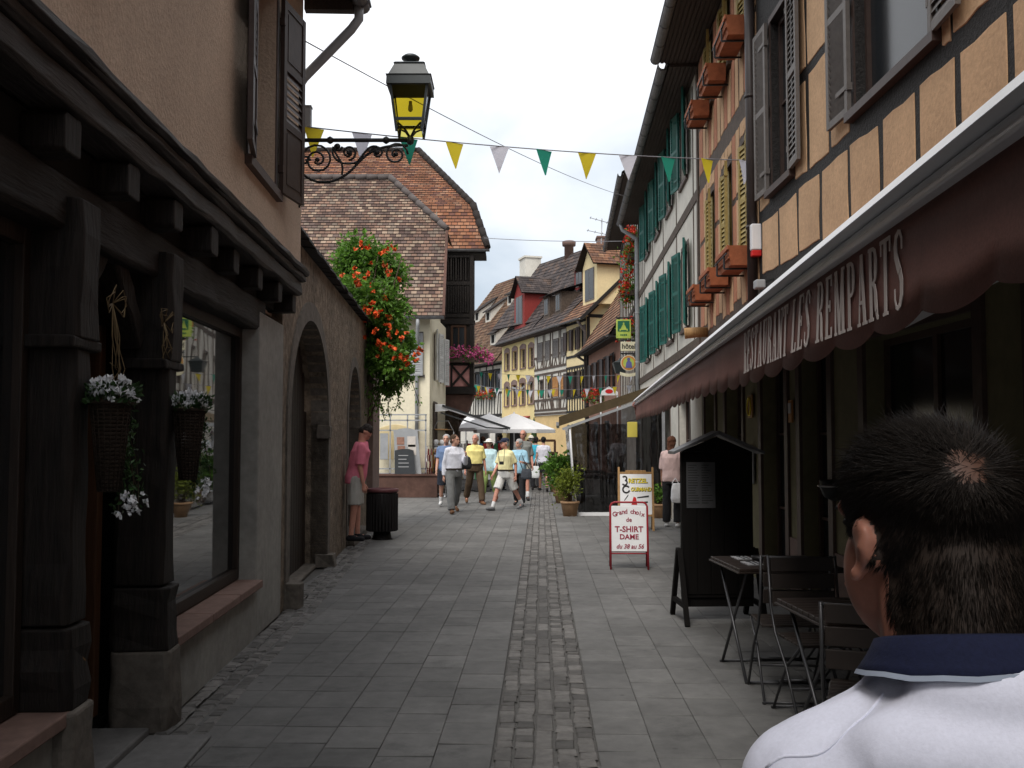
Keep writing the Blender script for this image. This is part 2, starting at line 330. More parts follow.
K['tile_rust'] = tiles('tile_rust', [(.20, .10, .06), (.26, .13, .075), (.15, .085, .06), (.30, .17, .10)], .3, .25)
K['skin'] = mat('skin', (.50, .27, .19), rough=.55, scale=14, bump=.05, var=.1, spec=.35)
K['skin_red'] = mat('skin_red', (.55, .26, .19), rough=.55, scale=14, bump=.05, var=.1, spec=.35)
def fabric(name, col, thru=.45):
    m, nt, b, N, L = _nodes(name); nt.nodes.remove(b); o = nt.nodes['Material Output']; d = N('ShaderNodeBsdfDiffuse'); t = N('ShaderNodeBsdfTranslucent'); x = N('ShaderNodeMixShader')
    tc = N('ShaderNodeTexCoord'); nz = N('ShaderNodeTexNoise'); nz.inputs['Scale'].default_value = 5; nz.inputs['Detail'].default_value = 5; L(tc.outputs['Object'], nz.inputs['Vector']); r = N('ShaderNodeMix'); r.data_type = 'RGBA'; r.inputs['A'].default_value = (*[c * .92 for c in col], 1); r.inputs['B'].default_value = (*col, 1); L(nz.outputs['Fac'], r.inputs['Factor'])
    for q in (d, t): L(r.outputs['Result'], q.inputs['Color'])
    x.inputs[0].default_value = thru; L(d.outputs[0], x.inputs[1]); L(t.outputs[0], x.inputs[2]); L(x.outputs[0], o.inputs[0]); return m
K['white_cloth'] = fabric('white_canvas', (.95, .95, .96), .5); K['parasol_cloth'] = fabric('parasol_canvas', (.93, .93, .94), .12)
for n_, c_ in (('green', (.04, .32, .22)), ('yellow', (.80, .64, .05)), ('white', (.80, .80, .88))): K['flag_' + n_] = fabric('pennant_' + n_, c_, .5)
# ---------------------------------------------------------------- light: overcast day
SUN_EL, SUN_AZ = rad(55), rad(200)
w = bpy.data.worlds.new('World'); sc.world = w; w.use_nodes = True; nt = w.node_tree; N = nt.nodes.new; L = nt.links.new
bg = nt.nodes['Background']; sky = N('ShaderNodeTexSky'); sky.sky_type = 'NISHITA'; sky.sun_disc = False; sky.sun_elevation = SUN_EL; sky.sun_rotation = SUN_AZ; sky.dust_density = 4; sky.air_density = 1
tc = N('ShaderNodeTexCoord'); nz = N('ShaderNodeTexNoise'); nz.inputs['Scale'].default_value = 2.2; nz.inputs['Detail'].default_value = 7; nz.inputs['Roughness'].default_value = .5; nz.inputs['Distortion'].default_value = .4
mp = N('ShaderNodeMapping'); mp.inputs['Scale'].default_value = (1, 1, 2.2); mp.inputs['Location'].default_value = (.3, .1, 0); L(tc.outputs['Generated'], mp.inputs[0]); L(mp.outputs[0], nz.inputs['Vector'])
cr = N('ShaderNodeValToRGB'); cr.color_ramp.elements[0].position = .34; cr.color_ramp.elements[0].color = (3.7, 4.25, 4.85, 1); cr.color_ramp.elements[1].position = .72; cr.color_ramp.elements[1].color = (8.0, 8.1, 8.3, 1)
sx_ = N('ShaderNodeSeparateXYZ'); L(tc.outputs['Generated'], sx_.inputs[0]); el_ = N('ShaderNodeMapRange'); el_.inputs[1].default_value = .12; el_.inputs[2].default_value = .46; el_.inputs[3].default_value = -.10; el_.inputs[4].default_value = .26; L(sx_.outputs['Z'], el_.inputs[0]); ad_ = N('ShaderNodeMath'); L(nz.outputs['Fac'], ad_.inputs[0]); L(el_.outputs[0], ad_.inputs[1]); L(ad_.outputs[0], cr.inputs[0])
mx = N('ShaderNodeMix'); mx.data_type = 'RGBA'; mx.inputs['Factor'].default_value = .88; L(sky.outputs[0], mx.inputs['A']); L(cr.outputs[0], mx.inputs['B']); L(mx.outputs['Result'], bg.inputs['Color']); bg.inputs['Strength'].default_value = .1
sl = bpy.data.lights.new('sun', 'SUN'); sl.energy = 1.5; sl.angle = rad(25); sl.color = (1, .96, .9); so = bpy.data.objects.new('sun', sl); COL.objects.link(so)
sd = Vector((math.sin(SUN_AZ) * math.cos(SUN_EL), math.cos(SUN_AZ) * math.cos(SUN_EL), math.sin(SUN_EL)))
so.rotation_euler = sd.to_track_quat('Z', 'Y').to_euler(); so.location = (0, -5, 30)
sc.view_settings.view_transform = 'Standard'; sc.view_settings.look = 'None'; sc.view_settings.exposure = .80; sc.view_settings.gamma = 1
sc.cycles.max_bounces = 6; sc.cycles.transparent_max_bounces = 12
# ---------------------------------------------------------------- lettering
def text(s, size, material, parent, loc, rot, bold=.0, name='lettering', shear=0, align='CENTER', spacing=1, sx=1):
    cu = bpy.data.curves.new('t', 'FONT'); cu.body = s; cu.size = size; cu.align_x = align; cu.align_y = 'CENTER'; cu.offset = bold * size; cu.extrude = .0015; cu.shear = shear; cu.space_character = spacing; cu.resolution_u = 3
    o = bpy.data.objects.new('t', cu); COL.objects.link(o); dg = bpy.context.evaluated_depsgraph_get()
    me = bpy.data.meshes.new_from_object(o.evaluated_get(dg)); bpy.data.objects.remove(o); bpy.data.curves.remove(cu); me.materials.clear()
    t = link(name, me, material, parent); t.location = loc; t.rotation_euler = rot; t.scale = (sx, 1, 1); return t
# ================================================================ people
class VF:   # loose closed solids that a voxel remesh melts into one surface
    def __init__(s): s.v = []; s.fc = []
    def rings(s, rs, n):
        o = len(s.v)
        for r in rs: s.v += r
        m = len(rs)
        for i in range(m - 1):
            for k_ in range(n): s.fc.append((o + i * n + k_, o + i * n + (k_ + 1) % n, o + (i + 1) * n + (k_ + 1) % n, o + (i + 1) * n + k_))
        s.fc.append(tuple(o + k_ for k_ in range(n))[::-1]); s.fc.append(tuple(o + (m - 1) * n + k_ for k_ in range(n)))
    def cap(s, p, q, r0, r1, n=10, flat=1, ref=(1, 0, 0), cut=False):
        p, q = Vector(p), Vector(q); d = (q - p); d = d.normalized() if d.length > 1e-6 else Vector((0, 0, 1)); u = Vector(ref)
        if abs(d.dot(u)) > .95: u = Vector((0, 1, 0))
        b = d.cross(u).normalized(); a = b.cross(d).normalized(); rs = []
        st = [(p, r0, t) for t in (-.98, -.7, -.35)] + [(p, r0, 0), (q, r1, 0)] + ([] if cut else [(q, r1, t) for t in (.35, .7, .98)])
        for c, r, t in st:
            rr = r * math.sqrt(max(0, 1 - t * t)); cc = c + d * (r * t)
            rs.append([cc + a * (math.cos(x) * rr) + b * (math.sin(x) * rr * flat) for x in [2 * math.pi * i / n for i in range(n)]])
        s.rings(rs, n)
    def ell(s, c, r, rot=None, n=14):
        c = Vector(c); rs = []
        for i in range(1, n):
            t = math.pi * i / n; ring = []
            for j in range(n):
                x = 2 * math.pi * j / n; v = Vector((math.sin(t) * math.cos(x) * r[0], math.sin(t) * math.sin(x) * r[1], -math.cos(t) * r[2]))
                ring.append(c + (rot @ v if rot else v))
            rs.append(ring)
        s.rings(rs, n)
    def loft(s, secs, n=18, ex=2.4):   # secs: (centre, half width, half depth)
        rs = []
        for c, a, b in secs:
            c = Vector(c); ring = []
            for j in range(n):
                x = 2 * math.pi * j / n; cx, sx = math.cos(x), math.sin(x)
                ring.append(c + Vector((math.copysign(abs(cx) ** (2 / ex), cx) * a, math.copysign(abs(sx) ** (2 / ex), sx) * b, 0)))
            rs.append(ring)
        s.rings(rs, n)
    def mesh(s, name, voxel, smooth=4, wrinkle=0, wscale=9, seed=0, only=None):
        me = bpy.data.meshes.new(name); me.from_pydata([tuple(v) for v in s.v], [], s.fc)
        o = bpy.data.objects.new(name, me); COL.objects.link(o)
        r = o.modifiers.new('r', 'REMESH'); r.mode = 'VOXEL'; r.voxel_size = voxel
        if smooth: sm = o.modifiers.new('s', 'SMOOTH'); sm.iterations = smooth; sm.factor = .5
        dg = bpy.context.evaluated_depsgraph_get(); out = bpy.data.meshes.new_from_object(o.evaluated_get(dg)); bpy.data.objects.remove(o); bpy.data.meshes.remove(me)
        if wrinkle:
            out.update(); ns = [v.normal.copy() for v in out.vertices]
            for v, nn in zip(out.vertices, ns):
                p = v.co; q = Vector((p.x * wscale, p.y * wscale, p.z * wscale * .55 + (p.x + p.y) * wscale * .5)) + Vector((seed * 7.3, 0, 0))
                v.co = p + nn * (wrinkle * (noise.noise(q) + .5 * noise.noise(q * 2.3)))
        for p in out.polygons: p.use_smooth = True
        out.name = name; return out
def merge(me, mb_fn, mats):   # adds loose small solids (eyes, fingers) to a body mesh
    bm = bmesh.new(); bm.from_mesh(me); m = MB(); m.bm.free(); m.bm = bm; m.T = bm.faces.layers.float.new('tone'); m.U = bm.loops.layers.uv.new('UVMap'); mb_fn(m); bm.to_mesh(me); bm.free()
    for x in mats: me.materials.append(x)
def rotm(yaw, pitch): return Matrix.Rotation(yaw, 3, 'Z') @ Matrix.Rotation(pitch, 3, 'X')
# faces local -Y; own left side is +X. Angles in degrees.
def skeleton(H, pose):
    s = H / 1.72; J = {}; ln = rad(pose.get('lean', 0)); tw = rad(pose.get('twist', 0))
    P = Vector((0, 0, .93)); T = Matrix.Rotation(tw, 3, 'Z') @ Matrix.Rotation(ln, 3, 'X')
    def up(x, y, z): return P + T @ Vector((x, y, z - .93))
    J['pelvis'] = P; J['waist'] = up(0, 0, 1.06); J['chest'] = up(0, .005, 1.26); J['sh'] = up(0, .01, 1.40); J['neck'] = up(0, .015, 1.46); J['head'] = up(0, -.015, 1.60); J['T'] = T
    hs = pose.get('sh', .156)
    for sd_, sx in (('l', 1), ('r', -1)):
        a, kn, ab = pose.get('leg_' + sd_, (0, 2, 3)); a, kn, ab = rad(a), rad(kn), rad(ab); h = P + Vector((sx * .092, 0, -.03))
        d1 = Vector((sx * math.sin(ab), -math.sin(a) * math.cos(ab), -math.cos(a) * math.cos(ab))); kk = h + d1 * .42
        d2 = Vector((sx * math.sin(ab) * .5, -math.sin(a - kn), -math.cos(a - kn))); an = kk + d2 * .41
        ft = rad(pose.get('foot_' + sd_, 0)); fo = pose.get('out', 8); fo = rad(fo) * sx
        toe = an + Vector((math.sin(fo) * .17, -math.cos(fo) * math.cos(ft) * .17, -.055 + math.sin(ft) * .17))
        J['hip_' + sd_], J['knee_' + sd_], J['ank_' + sd_], J['toe_' + sd_] = h, kk, an, toe
        fa, aa, el, inw = (list(pose.get('arm_' + sd_, (5, 8, 15, 0))) + [0])[:4]
        fa, aa, el, inw = rad(fa), rad(aa), rad(el), rad(inw); S = up(sx * hs, .01, pose.get('shz', 1.372))
        u = T @ Vector((sx * math.sin(aa), -math.sin(fa) * math.cos(aa), -math.cos(fa) * math.cos(aa))); E = S + u * .29
        g = T @ Vector((sx * (math.sin(aa) * .6 - math.sin(inw)), -math.sin(fa + el) * math.cos(inw), -math.cos(fa + el) * math.cos(inw))).normalized()
        J['S_' + sd_], J['E_' + sd_], J['W_' + sd_], J['g_' + sd_] = S, E, E + g * .25, g
    low = min(min(J['ank_l'].z - .075, J['toe_l'].z - .03), min(J['ank_r'].z - .075, J['toe_r'].z - .03)); dz = Vector((0, 0, -low))
    for n_ in list(J):
        if n_ not in ('T', 'g_l', 'g_r'): J[n_] = (J[n_] + dz) * s
    J['s'] = s; J['hr'] = J['T'] @ rotm(rad(pose.get('hyaw', 0)), rad(pose.get('hpitch', 0))); return J
def torso_secs(J, o, build, z0=-.09):
    s = J['s']; T = J['T']; w, d = build
    def c(j, dx=0, dz=0): return J[j] + T @ Vector((0, dx * s, dz * s))
    return [(c('pelvis', 0, z0), (.150 * w + o) * s, (.10 * d + o) * s), (c('pelvis', 0, 0), (.158 * w + o) * s, (.115 * d + o) * s), (c('waist', -.012 * (d - 1) * 4, 0), (.142 * w + o) * s, (.105 * d + o) * s),
            (c('chest', 0, -.06), (.155 * w + o) * s, (.112 * (d * .5 + .5) + o) * s), (c('chest', 0, .05), (.168 * w + o) * s, (.112 * (d * .4 + .6) + o) * s), (c('sh', 0, -.06), (.160 * w + o) * s, (.094 + o) * s),
            (c('sh', .005, -.005), (.118 * w + o) * s, (.078 + o) * s), (c('neck', 0, -.03), (.074 + o) * s, (.066 + o) * s), (c('neck', 0, 0), (.060 + o) * s, (.058 + o) * s)]
def arm_vf(v, J, sd_, o, to=1.0):
    s = J['s']; S, E, W = J['S_' + sd_], J['E_' + sd_], J['W_' + sd_]; inn = J['sh'] + (S - J['sh']) * .55
    v.cap(inn, S, (.055 + o) * s, (.048 + o) * s)
    if to <= .5: v.cap(S, S.lerp(E, to * 2), (.048 + o) * s, (.046 + o * 1.3) * s, cut=o > 0)
    else:
        v.cap(S, E, (.052 + o) * s, (.038 + o) * s); v.cap(E, E.lerp(W, (to - .5) * 2), (.039 + o) * s, (.028 + o) * s, cut=o > 0)
def leg_vf(v, J, sd_, o, to=1.0, flare=0):
    s = J['s']; h, kk, a = J['hip_' + sd_], J['knee_' + sd_], J['ank_' + sd_]
    if to <= .5: v.cap(h, h.lerp(kk, to * 2), (.086 + o) * s, (.062 + o + flare) * s, cut=o > 0)
    else: v.cap(h, kk, (.086 + o) * s, (.055 + o + flare * .5) * s); v.cap(kk, kk.lerp(a, (to - .5) * 2), (.054 + o + flare * .5) * s, (.038 + o + flare) * s, cut=o > 0)
def body_mesh(J, build, voxel, ears=True):
    s = J['s']; v = VF(); v.loft(torso_secs(J, 0, build)); hd = J['head']; hr = J['hr']
    def h(x, y, z): return hd + hr @ (Vector((x, y, z)) * s)
    v.cap(J['neck'] - Vector((0, 0, .04)) * s, h(0, .015, -.05), .058 * s, .052 * s)
    v.ell(h(0, .012, .03), (.074 * s, .094 * s, .088 * s), hr); v.ell(h(0, -.028, -.035), (.058 * s, .062 * s, .078 * s), hr)
    v.cap(h(0, -.068, -.085), h(0, -.04, -.075), .022 * s, .045 * s); v.cap(h(0, -.088, .012), h(0, -.108, -.028), .010 * s, .0145 * s); v.cap(h(-.035, -.078, .03), h(.035, -.078, .03), .014 * s, .014 * s); v.cap(h(-.018, -.09, -.062), h(.018, -.09, -.062), .010 * s, .010 * s)
    if ears:
        for sx in (1, -1): v.ell(h(sx * .078, .012, -.005), (.009 * s, .019 * s, .032 * s), hr)
    for sd_, sx in (('l', 1), ('r', -1)):
        arm_vf(v, J, sd_, 0); leg_vf(v, J, sd_, 0); a, t = J['ank_' + sd_], J['toe_' + sd_]
        v.cap(a - Vector((0, 0, .03)) * s, t, .036 * s, .030 * s); W, g = J['W_' + sd_], J['g_' + sd_]
        v.cap(W, W + g * (.085 * s), .027 * s, .040 * s, flat=.5, ref=Vector((0, -1, 0)))
    me = v.mesh('body', voxel, 3)
    def extra(m):
        for sd_, sx in (('l', 1), ('r', -1)):
            W, g = J['W_' + sd_], J['g_' + sd_]; fwd = (Vector((0, -1, 0)) - g * g.dot(Vector((0, -1, 0)))); fwd = fwd.normalized() if fwd.length > .1 else Vector((0, 0, 1)); palm = g.cross(fwd) * (1 if g.cross(fwd).x * sx < 0 else -1)
            for i, (o, ln) in enumerate(((.027, .062), (.009, .072), (-.009, .067), (-.026, .052))):
                b = W + g * (.085 * s) + fwd * (o * s); m.tube([b, b + g * (ln * .55 * s) + palm * (.012 * s), b + g * (ln * .85 * s) + palm * (.035 * s)], [.009 * s, .008 * s, .006 * s], 6)
            b = W + g * (.035 * s) + fwd * (.028 * s); m.tube([b, b + g * (.035 * s) + fwd * (.022 * s) + palm * (.01 * s), b + g * (.062 * s) + fwd * (.022 * s) + palm * (.026 * s)], [.012 * s, .010 * s, .007 * s], 6)
        m.mi = 1
        for sx in (1, -1):
            c = h(sx * .031, -.083, .012); m.lathe([(.001, -.005 * s), (.006 * s, -.003 * s), (.008 * s, 0), (.006 * s, .003 * s), (.001, .005 * s)], c, 8)
            m.tube([h(sx * .016, -.094, .027), h(sx * .045, -.088, .028)], .0022 * s, 5)
        m.mi = 2; m.tube([h(-.022, -.0995, -.062), h(0, -.1025, -.061), h(.022, -.0995, -.062)], .0042 * s, 6)
    return me, extra, h
def person(label, pos, yaw, H=1.7, pose={}, fit={}, group=None):
    J = skeleton(H, pose); s = J['s']; build = fit.get('build', (1, 1)); skin = fit.get('skin', K['skin']); vx = .0125
    root = thing('person', label, 'person', pos, rad(yaw), group)
    me, extra, h = body_mesh(J, build, vx); merge(me, extra, [skin, K['letter_black'], K['skin_red']]); link('body', me, None, root)
    up = lambda x, y, z: Vector((x, y, z)) * s
    # top
    tm, slv, hem = fit['top']; v = VF(); secs = torso_secs(J, .018 if fit.get('belt') else .033, build, -hem); v.loft(secs[:-1] + [(secs[-1][0] - up(0, 0, .01), secs[-1][1] - .004, secs[-1][2] - .004)])
    for sd_ in 'lr': arm_vf(v, J, sd_, .017, slv)
    top = link('shirt', v.mesh('shirt', vx, 2, .010, 11, R.random() * 9), tm, root)
    if fit.get('collar'):
        m = MB(); c = J['neck']; n = 14
        pr = [c + Vector((math.cos(t) * .070 * s, math.sin(t) * .066 * s, .0 - .02 * s * -math.sin(t))) for t in [2 * math.pi * i / n for i in range(n + 1)]]
        for a, b in zip(pr, pr[1:]): m.f([a - up(0, 0, .02), b - up(0, 0, .02), b + up(0, 0, .022), a + up(0, 0, .022)])
        m.build('collar', tm, root)
    # bottom
    bm_, kind = fit['bottom']; v = VF(); o = .026; sec = torso_secs(J, o - .004, build); v.loft([(sec[0][0] - up(0, 0, .03), sec[0][1] * .96, sec[0][2])] + sec[1:2] + [(sec[1][0].lerp(sec[2][0], .5), (sec[1][1] + sec[2][1]) / 2, (sec[1][2] + sec[2][2]) / 2)])
    if kind == 'skirt':
        p = J['pelvis']; v.loft([(p - up(0, 0, .36), .195 * s, .15 * s), (p - up(0, 0, .1), .185 * s, .14 * s), (p, .175 * s, .13 * s)])
    else:
        to = {'trousers': .985, 'capri': .80, 'shorts': .46}[kind]
        for sd_ in 'lr': leg_vf(v, J, sd_, o - .006, to, {'trousers': .022, 'capri': .018, 'shorts': .022}[kind])
    link({'skirt': 'skirt', 'shorts': 'shorts'}.get(kind, 'trousers'), v.mesh('bottom', vx, 2, .010, 10, R.random() * 9), bm_, root)
    if fit.get('belt'):
        m = MB(); c = J['pelvis'].lerp(J['waist'], .5) - up(0, 0, .012); a, b = sec[1][1] + .012, sec[1][2] + .012; n = 20
        pr = [c + Vector((math.cos(t) * a, math.sin(t) * b, 0)) for t in [2 * math.pi * i / n for i in range(n + 1)]]
        for p, q in zip(pr, pr[1:]): m.f([p - up(0, 0, .018), q - up(0, 0, .018), q + up(0, 0, .018), p + up(0, 0, .018)])
        m.build('belt', fit['belt'], root)
    # shoes and socks
    for sd_ in 'lr':
        a, t = J['ank_' + sd_], J['toe_' + sd_]; v = VF(); hl = a + (a - t).normalized() * .035 * s; hl = Vector((hl.x, hl.y, max(.035 * s, a.z - .045 * s)))
        v.cap(hl, t, .042 * s, .038 * s); v.cap(a - up(0, 0, .02), t.lerp(hl, .5), .045 * s, .04 * s); link('shoe', v.mesh('shoe', .010, 3), fit.get('shoe', K['letter_black']), root)
        if fit.get('sock'):
            v = VF(); v.cap(a.lerp(J['knee_' + sd_], .05), a.lerp(J['knee_' + sd_], .28), .044 * s, .047 * s); link('sock', v.mesh('sock', .010, 1), fit['sock'], root)
    # hair
    hm, st = fit['hair']; v = VF(); hr = J['hr']
    if st == 'short': v.ell(h(0, .022, .045), (.081 * s, .094 * s, .082 * s), hr); v.ell(h(0, .05, -.02), (.072 * s, .06 * s, .06 * s), hr)
    if st == 'sides': v.ell(h(0, .045, .005), (.083 * s, .070 * s, .055 * s), hr)
    if st == 'thin': v.ell(h(0, .030, .035), (.081 * s, .088 * s, .076 * s), hr); v.ell(h(0, .05, -.015), (.076 * s, .058 * s, .06 * s), hr)
    if st in ('bob', 'long'):
        v.ell(h(0, .022, .04), (.086 * s, .098 * s, .088 * s), hr); v.ell(h(0, .05, -.03), (.085 * s, .065 * s, .085 * s), hr)
        if st == 'long': v.cap(h(0, .06, -.02), h(0, .085, -.20), .078 * s, .06 * s, flat=.6)
    if st == 'bun': v.ell(h(0, .022, .042), (.083 * s, .096 * s, .084 * s), hr); v.ell(h(0, .09, .03), (.04 * s, .04 * s, .04 * s), hr); v.ell(h(0, .05, -.02), (.07 * s, .058 * s, .05 * s), hr)
    if st != 'none': link('hair', v.mesh('hair', .009, 1, .012, 34, R.random() * 9), hm, root)
    if fit.get('hat'):
        hm, kind = fit['hat']; v = VF(); v.ell(h(0, .012, .065), (.088 * s, .108 * s, .070 * s), hr)
        if kind == 'brim': v.ell(h(0, .0, .045), (.155 * s, .17 * s, .012 * s), hr)
        else: v.ell(h(0, -.10, .048), (.070 * s, .085 * s, .009 * s), hr)
        link('hat', v.mesh('hat', .008, 2), hm, root)
    if fit.get('glasses'):
        m = MB()
        for sx in (1, -1):
            c = h(sx * .031, -.099, .012); m.tube([c + hr @ Vector((math.cos(t) * .022 * s, 0, math.sin(t) * .016 * s)) for t in [2 * math.pi * i / 12 for i in range(13)]], .003 * s, 5); m.tube([h(sx * .05, -.095, .015), h(sx * .082, .0, .012)], .003 * s, 5)
        m.build('glasses', K['iron'], root)
    root['_s'] = s
    return root, J
def cloth(n, c, **kw): return mat(n, c, rough=.85, scale=10, bump=.15, var=.08, **kw)
# ================================================================ ground
def XL(Y): return -1.722 - .04 * Y           # street line of the left shop
def XW(Y): return -1.589 - .0562 * Y         # street line of the stone wall
def XR(Y): return 2.75 if Y < 11 else 2.244 + .046 * Y
m = MB(); m.f([(-400, -200, -.016), (400, -200, -.016), (400, 600, -.016), (-400, 600, -.016)]); g = m.build('ground', K['ground_dirt']); g['kind'] = 'structure'
TH = math.atan(.0288); SM = Matrix.Translation((.02, 0, 0)) @ Matrix.Rotation(-TH, 4, 'Z')
def stone(m, x0, y0, x1, y1, z, ch, tilt=.002, jit=0):
    c = [(x0, y0), (x1, y0), (x1, y1), (x0, y1)]
    if jit: c = [(a + R.uniform(-jit, jit), b + R.uniform(-jit, jit)) for a, b in c]
    tz = [z + R.uniform(-tilt, tilt) for _ in c]; cx, cy = (x0 + x1) / 2, (y0 + y1) / 2
    def ins(a, b): return (a + math.copysign(min(ch, abs(cx - a)), cx - a), b + math.copysign(min(ch, abs(cy - b)), cy - b))
    top = [(*ins(a, b), t) for (a, b), t in zip(c, tz)]; bot = [(a, b, t - ch * .9) for (a, b), t in zip(c, tz)]; t = R.random() if R.random() > .04 else R.choice((-.6, 1.6))
    m.f(top, tone=t)
    for i in range(4): j = (i + 1) % 4; m.f([bot[i], bot[j], top[j], top[i]], tone=t)
m = MB(SM); W_ = .292
cols = [(-.268 - W_ * (i + 1), -.268 - W_ * i) for i in range(16)] + [(.268 + W_ * i, .268 + W_ * (i + 1)) for i in range(10)]
for ci, (a, b) in enumerate(cols):
    v = 2.6 + R.choice((0, .0, .19)) + R.uniform(-.01, .01)
    while v < 48:
        ln = .385 if R.random() < .93 else .30; c = SM @ Vector(((a + b) / 2, v + ln / 2, 0)); lim = (XL(c.y) if c.y < 9.1 else XW(c.y)) + .02 if c.y < 26 else -30
        if a > 0: lim = -99
        if c.x > lim: stone(m, a + .001, v + .004, b - .001, v + ln - .004, .0, .0035, .0018)
        v += ln
pv = m.build('pavement', K['paver'], recalc=False); pv['kind'] = 'structure'
m = MB(SM)   # cobbled channel down the middle
for a, b, l0, l1 in ((-.262, -.165, .09, .15), (-.163, -.055, .10, .17), (-.050, .050, .20, .34), (.055, .160, .09, .16), (.163, .262, .09, .15)):
    v = 2.6
    while v < 48:
        ln = R.uniform(l0, l1); w0 = R.uniform(-.006, .006); stone(m, a + .005 + w0, v + .006, b - .005 + w0, v + ln - .005, -.002 - (.006 if abs(a + b) < .05 else 0), .0055, .0032, .005); v += ln
pv = m.build('cobbled_channel', K['sett'], recalc=False); pv['kind'] = 'structure'
m = MB()     # setts along the foot of the left walls
Y = 5.0
while Y < 18.5:
    ln = R.uniform(.10, .17); f_ = XL if Y < 9.1 else XW
    for q in range(3):
        x = f_(Y) + .015 + q * .095; stone(m, x + R.uniform(-.006, .006), Y + q * .04, x + .086, Y + ln - .008 + q * .04, .007 + (2 - q) * .004, .012, .007, .006)
    Y += ln
pv = m.build('gutter_setts', K['sett'], recalc=False); pv['kind'] = 'structure'
m = MB(); m.f([(-45, 48, .0), (45, 48, .0), (45, 130, .0), (-45, 130, .0)]); m.f([(3.2, 14, -.012), (9, 14, -.012), (9, 48, -.012), (3.2, 48, -.012)]); m.f([(-30, 18.4, -.012), (-2.5, 18.4, -.012), (-2.5, 48, -.012), (-30, 48, -.012)]); m.f([(-6, -12, -.012), (6, -12, -.012), (6, 5, -.012), (-6, 5, -.012)])
pv = m.build('street', K['slab']); pv['kind'] = 'structure'
# ================================================================ windows and shutters
_sh = {}
def shutter_mesh(w, h, style, material):
    key = (round(w, 2), round(h, 2), style, material.name)
    if key in _sh: return _sh[key]
    m = MB(); t = .035; fw = min(.06, w * .16)      # local: x 0..w from hinge, y 0..t, z 0..h
    m.box(0, 0, 0, fw, t, h); m.box(w - fw, 0, 0, w, t, h); rails = [0, h]
    if style == 'mixed': rails = [0, h * .36, h * .66, h]
    elif h > 1.0: rails = [0, h * .5, h]
    for i, z in enumerate(rails):
        z0 = z if i == 0 else (z - fw if i == len(rails) - 1 else z - fw / 2); m.box(fw, .002, z0, w - fw, t - .002, z0 + fw)
    for i in range(len(rails) - 1):
        z0, z1 = rails[i] + fw * (1 if i == 0 else .5), rails[i + 1] - fw * (1 if i == len(rails) - 2 else .5)
        if style == 'board' or (style == 'mixed' and i != 1):
            m.box(fw - .002, .010, z0 - .002, w - fw + .002, .024, z1 + .002); m.box(fw + .03, .004, z0 + .03, w - fw - .03, .011, z1 - .03)
        else:
            n = max(4, int((z1 - z0) / .055)); sp = (z1 - z0) / n
            for q in range(n):
                z = z0 + sp * q; m.hexa([(fw, .003, z), (w - fw, .003, z), (w - fw, .009, z + .004), (fw, .009, z + .004), (fw, .024, z + sp * .95), (w - fw, .024, z + sp * .95), (w - fw, .031, z + sp), (fw, .031, z + sp)])
    for z in (h * .12, h * .88): m.box(-.012, .036, z - .02, w * .5, .041, z + .02); m.box(-.016, -.004, z - .03, .012, t + .004, z + .03)
    bmesh.ops.recalc_face_normals(m.bm, faces=m.bm.faces); me = bpy.data.meshes.new('shutter'); m.bm.to_mesh(me); m.bm.free(); me.materials.append(material); _sh[key] = me; return me
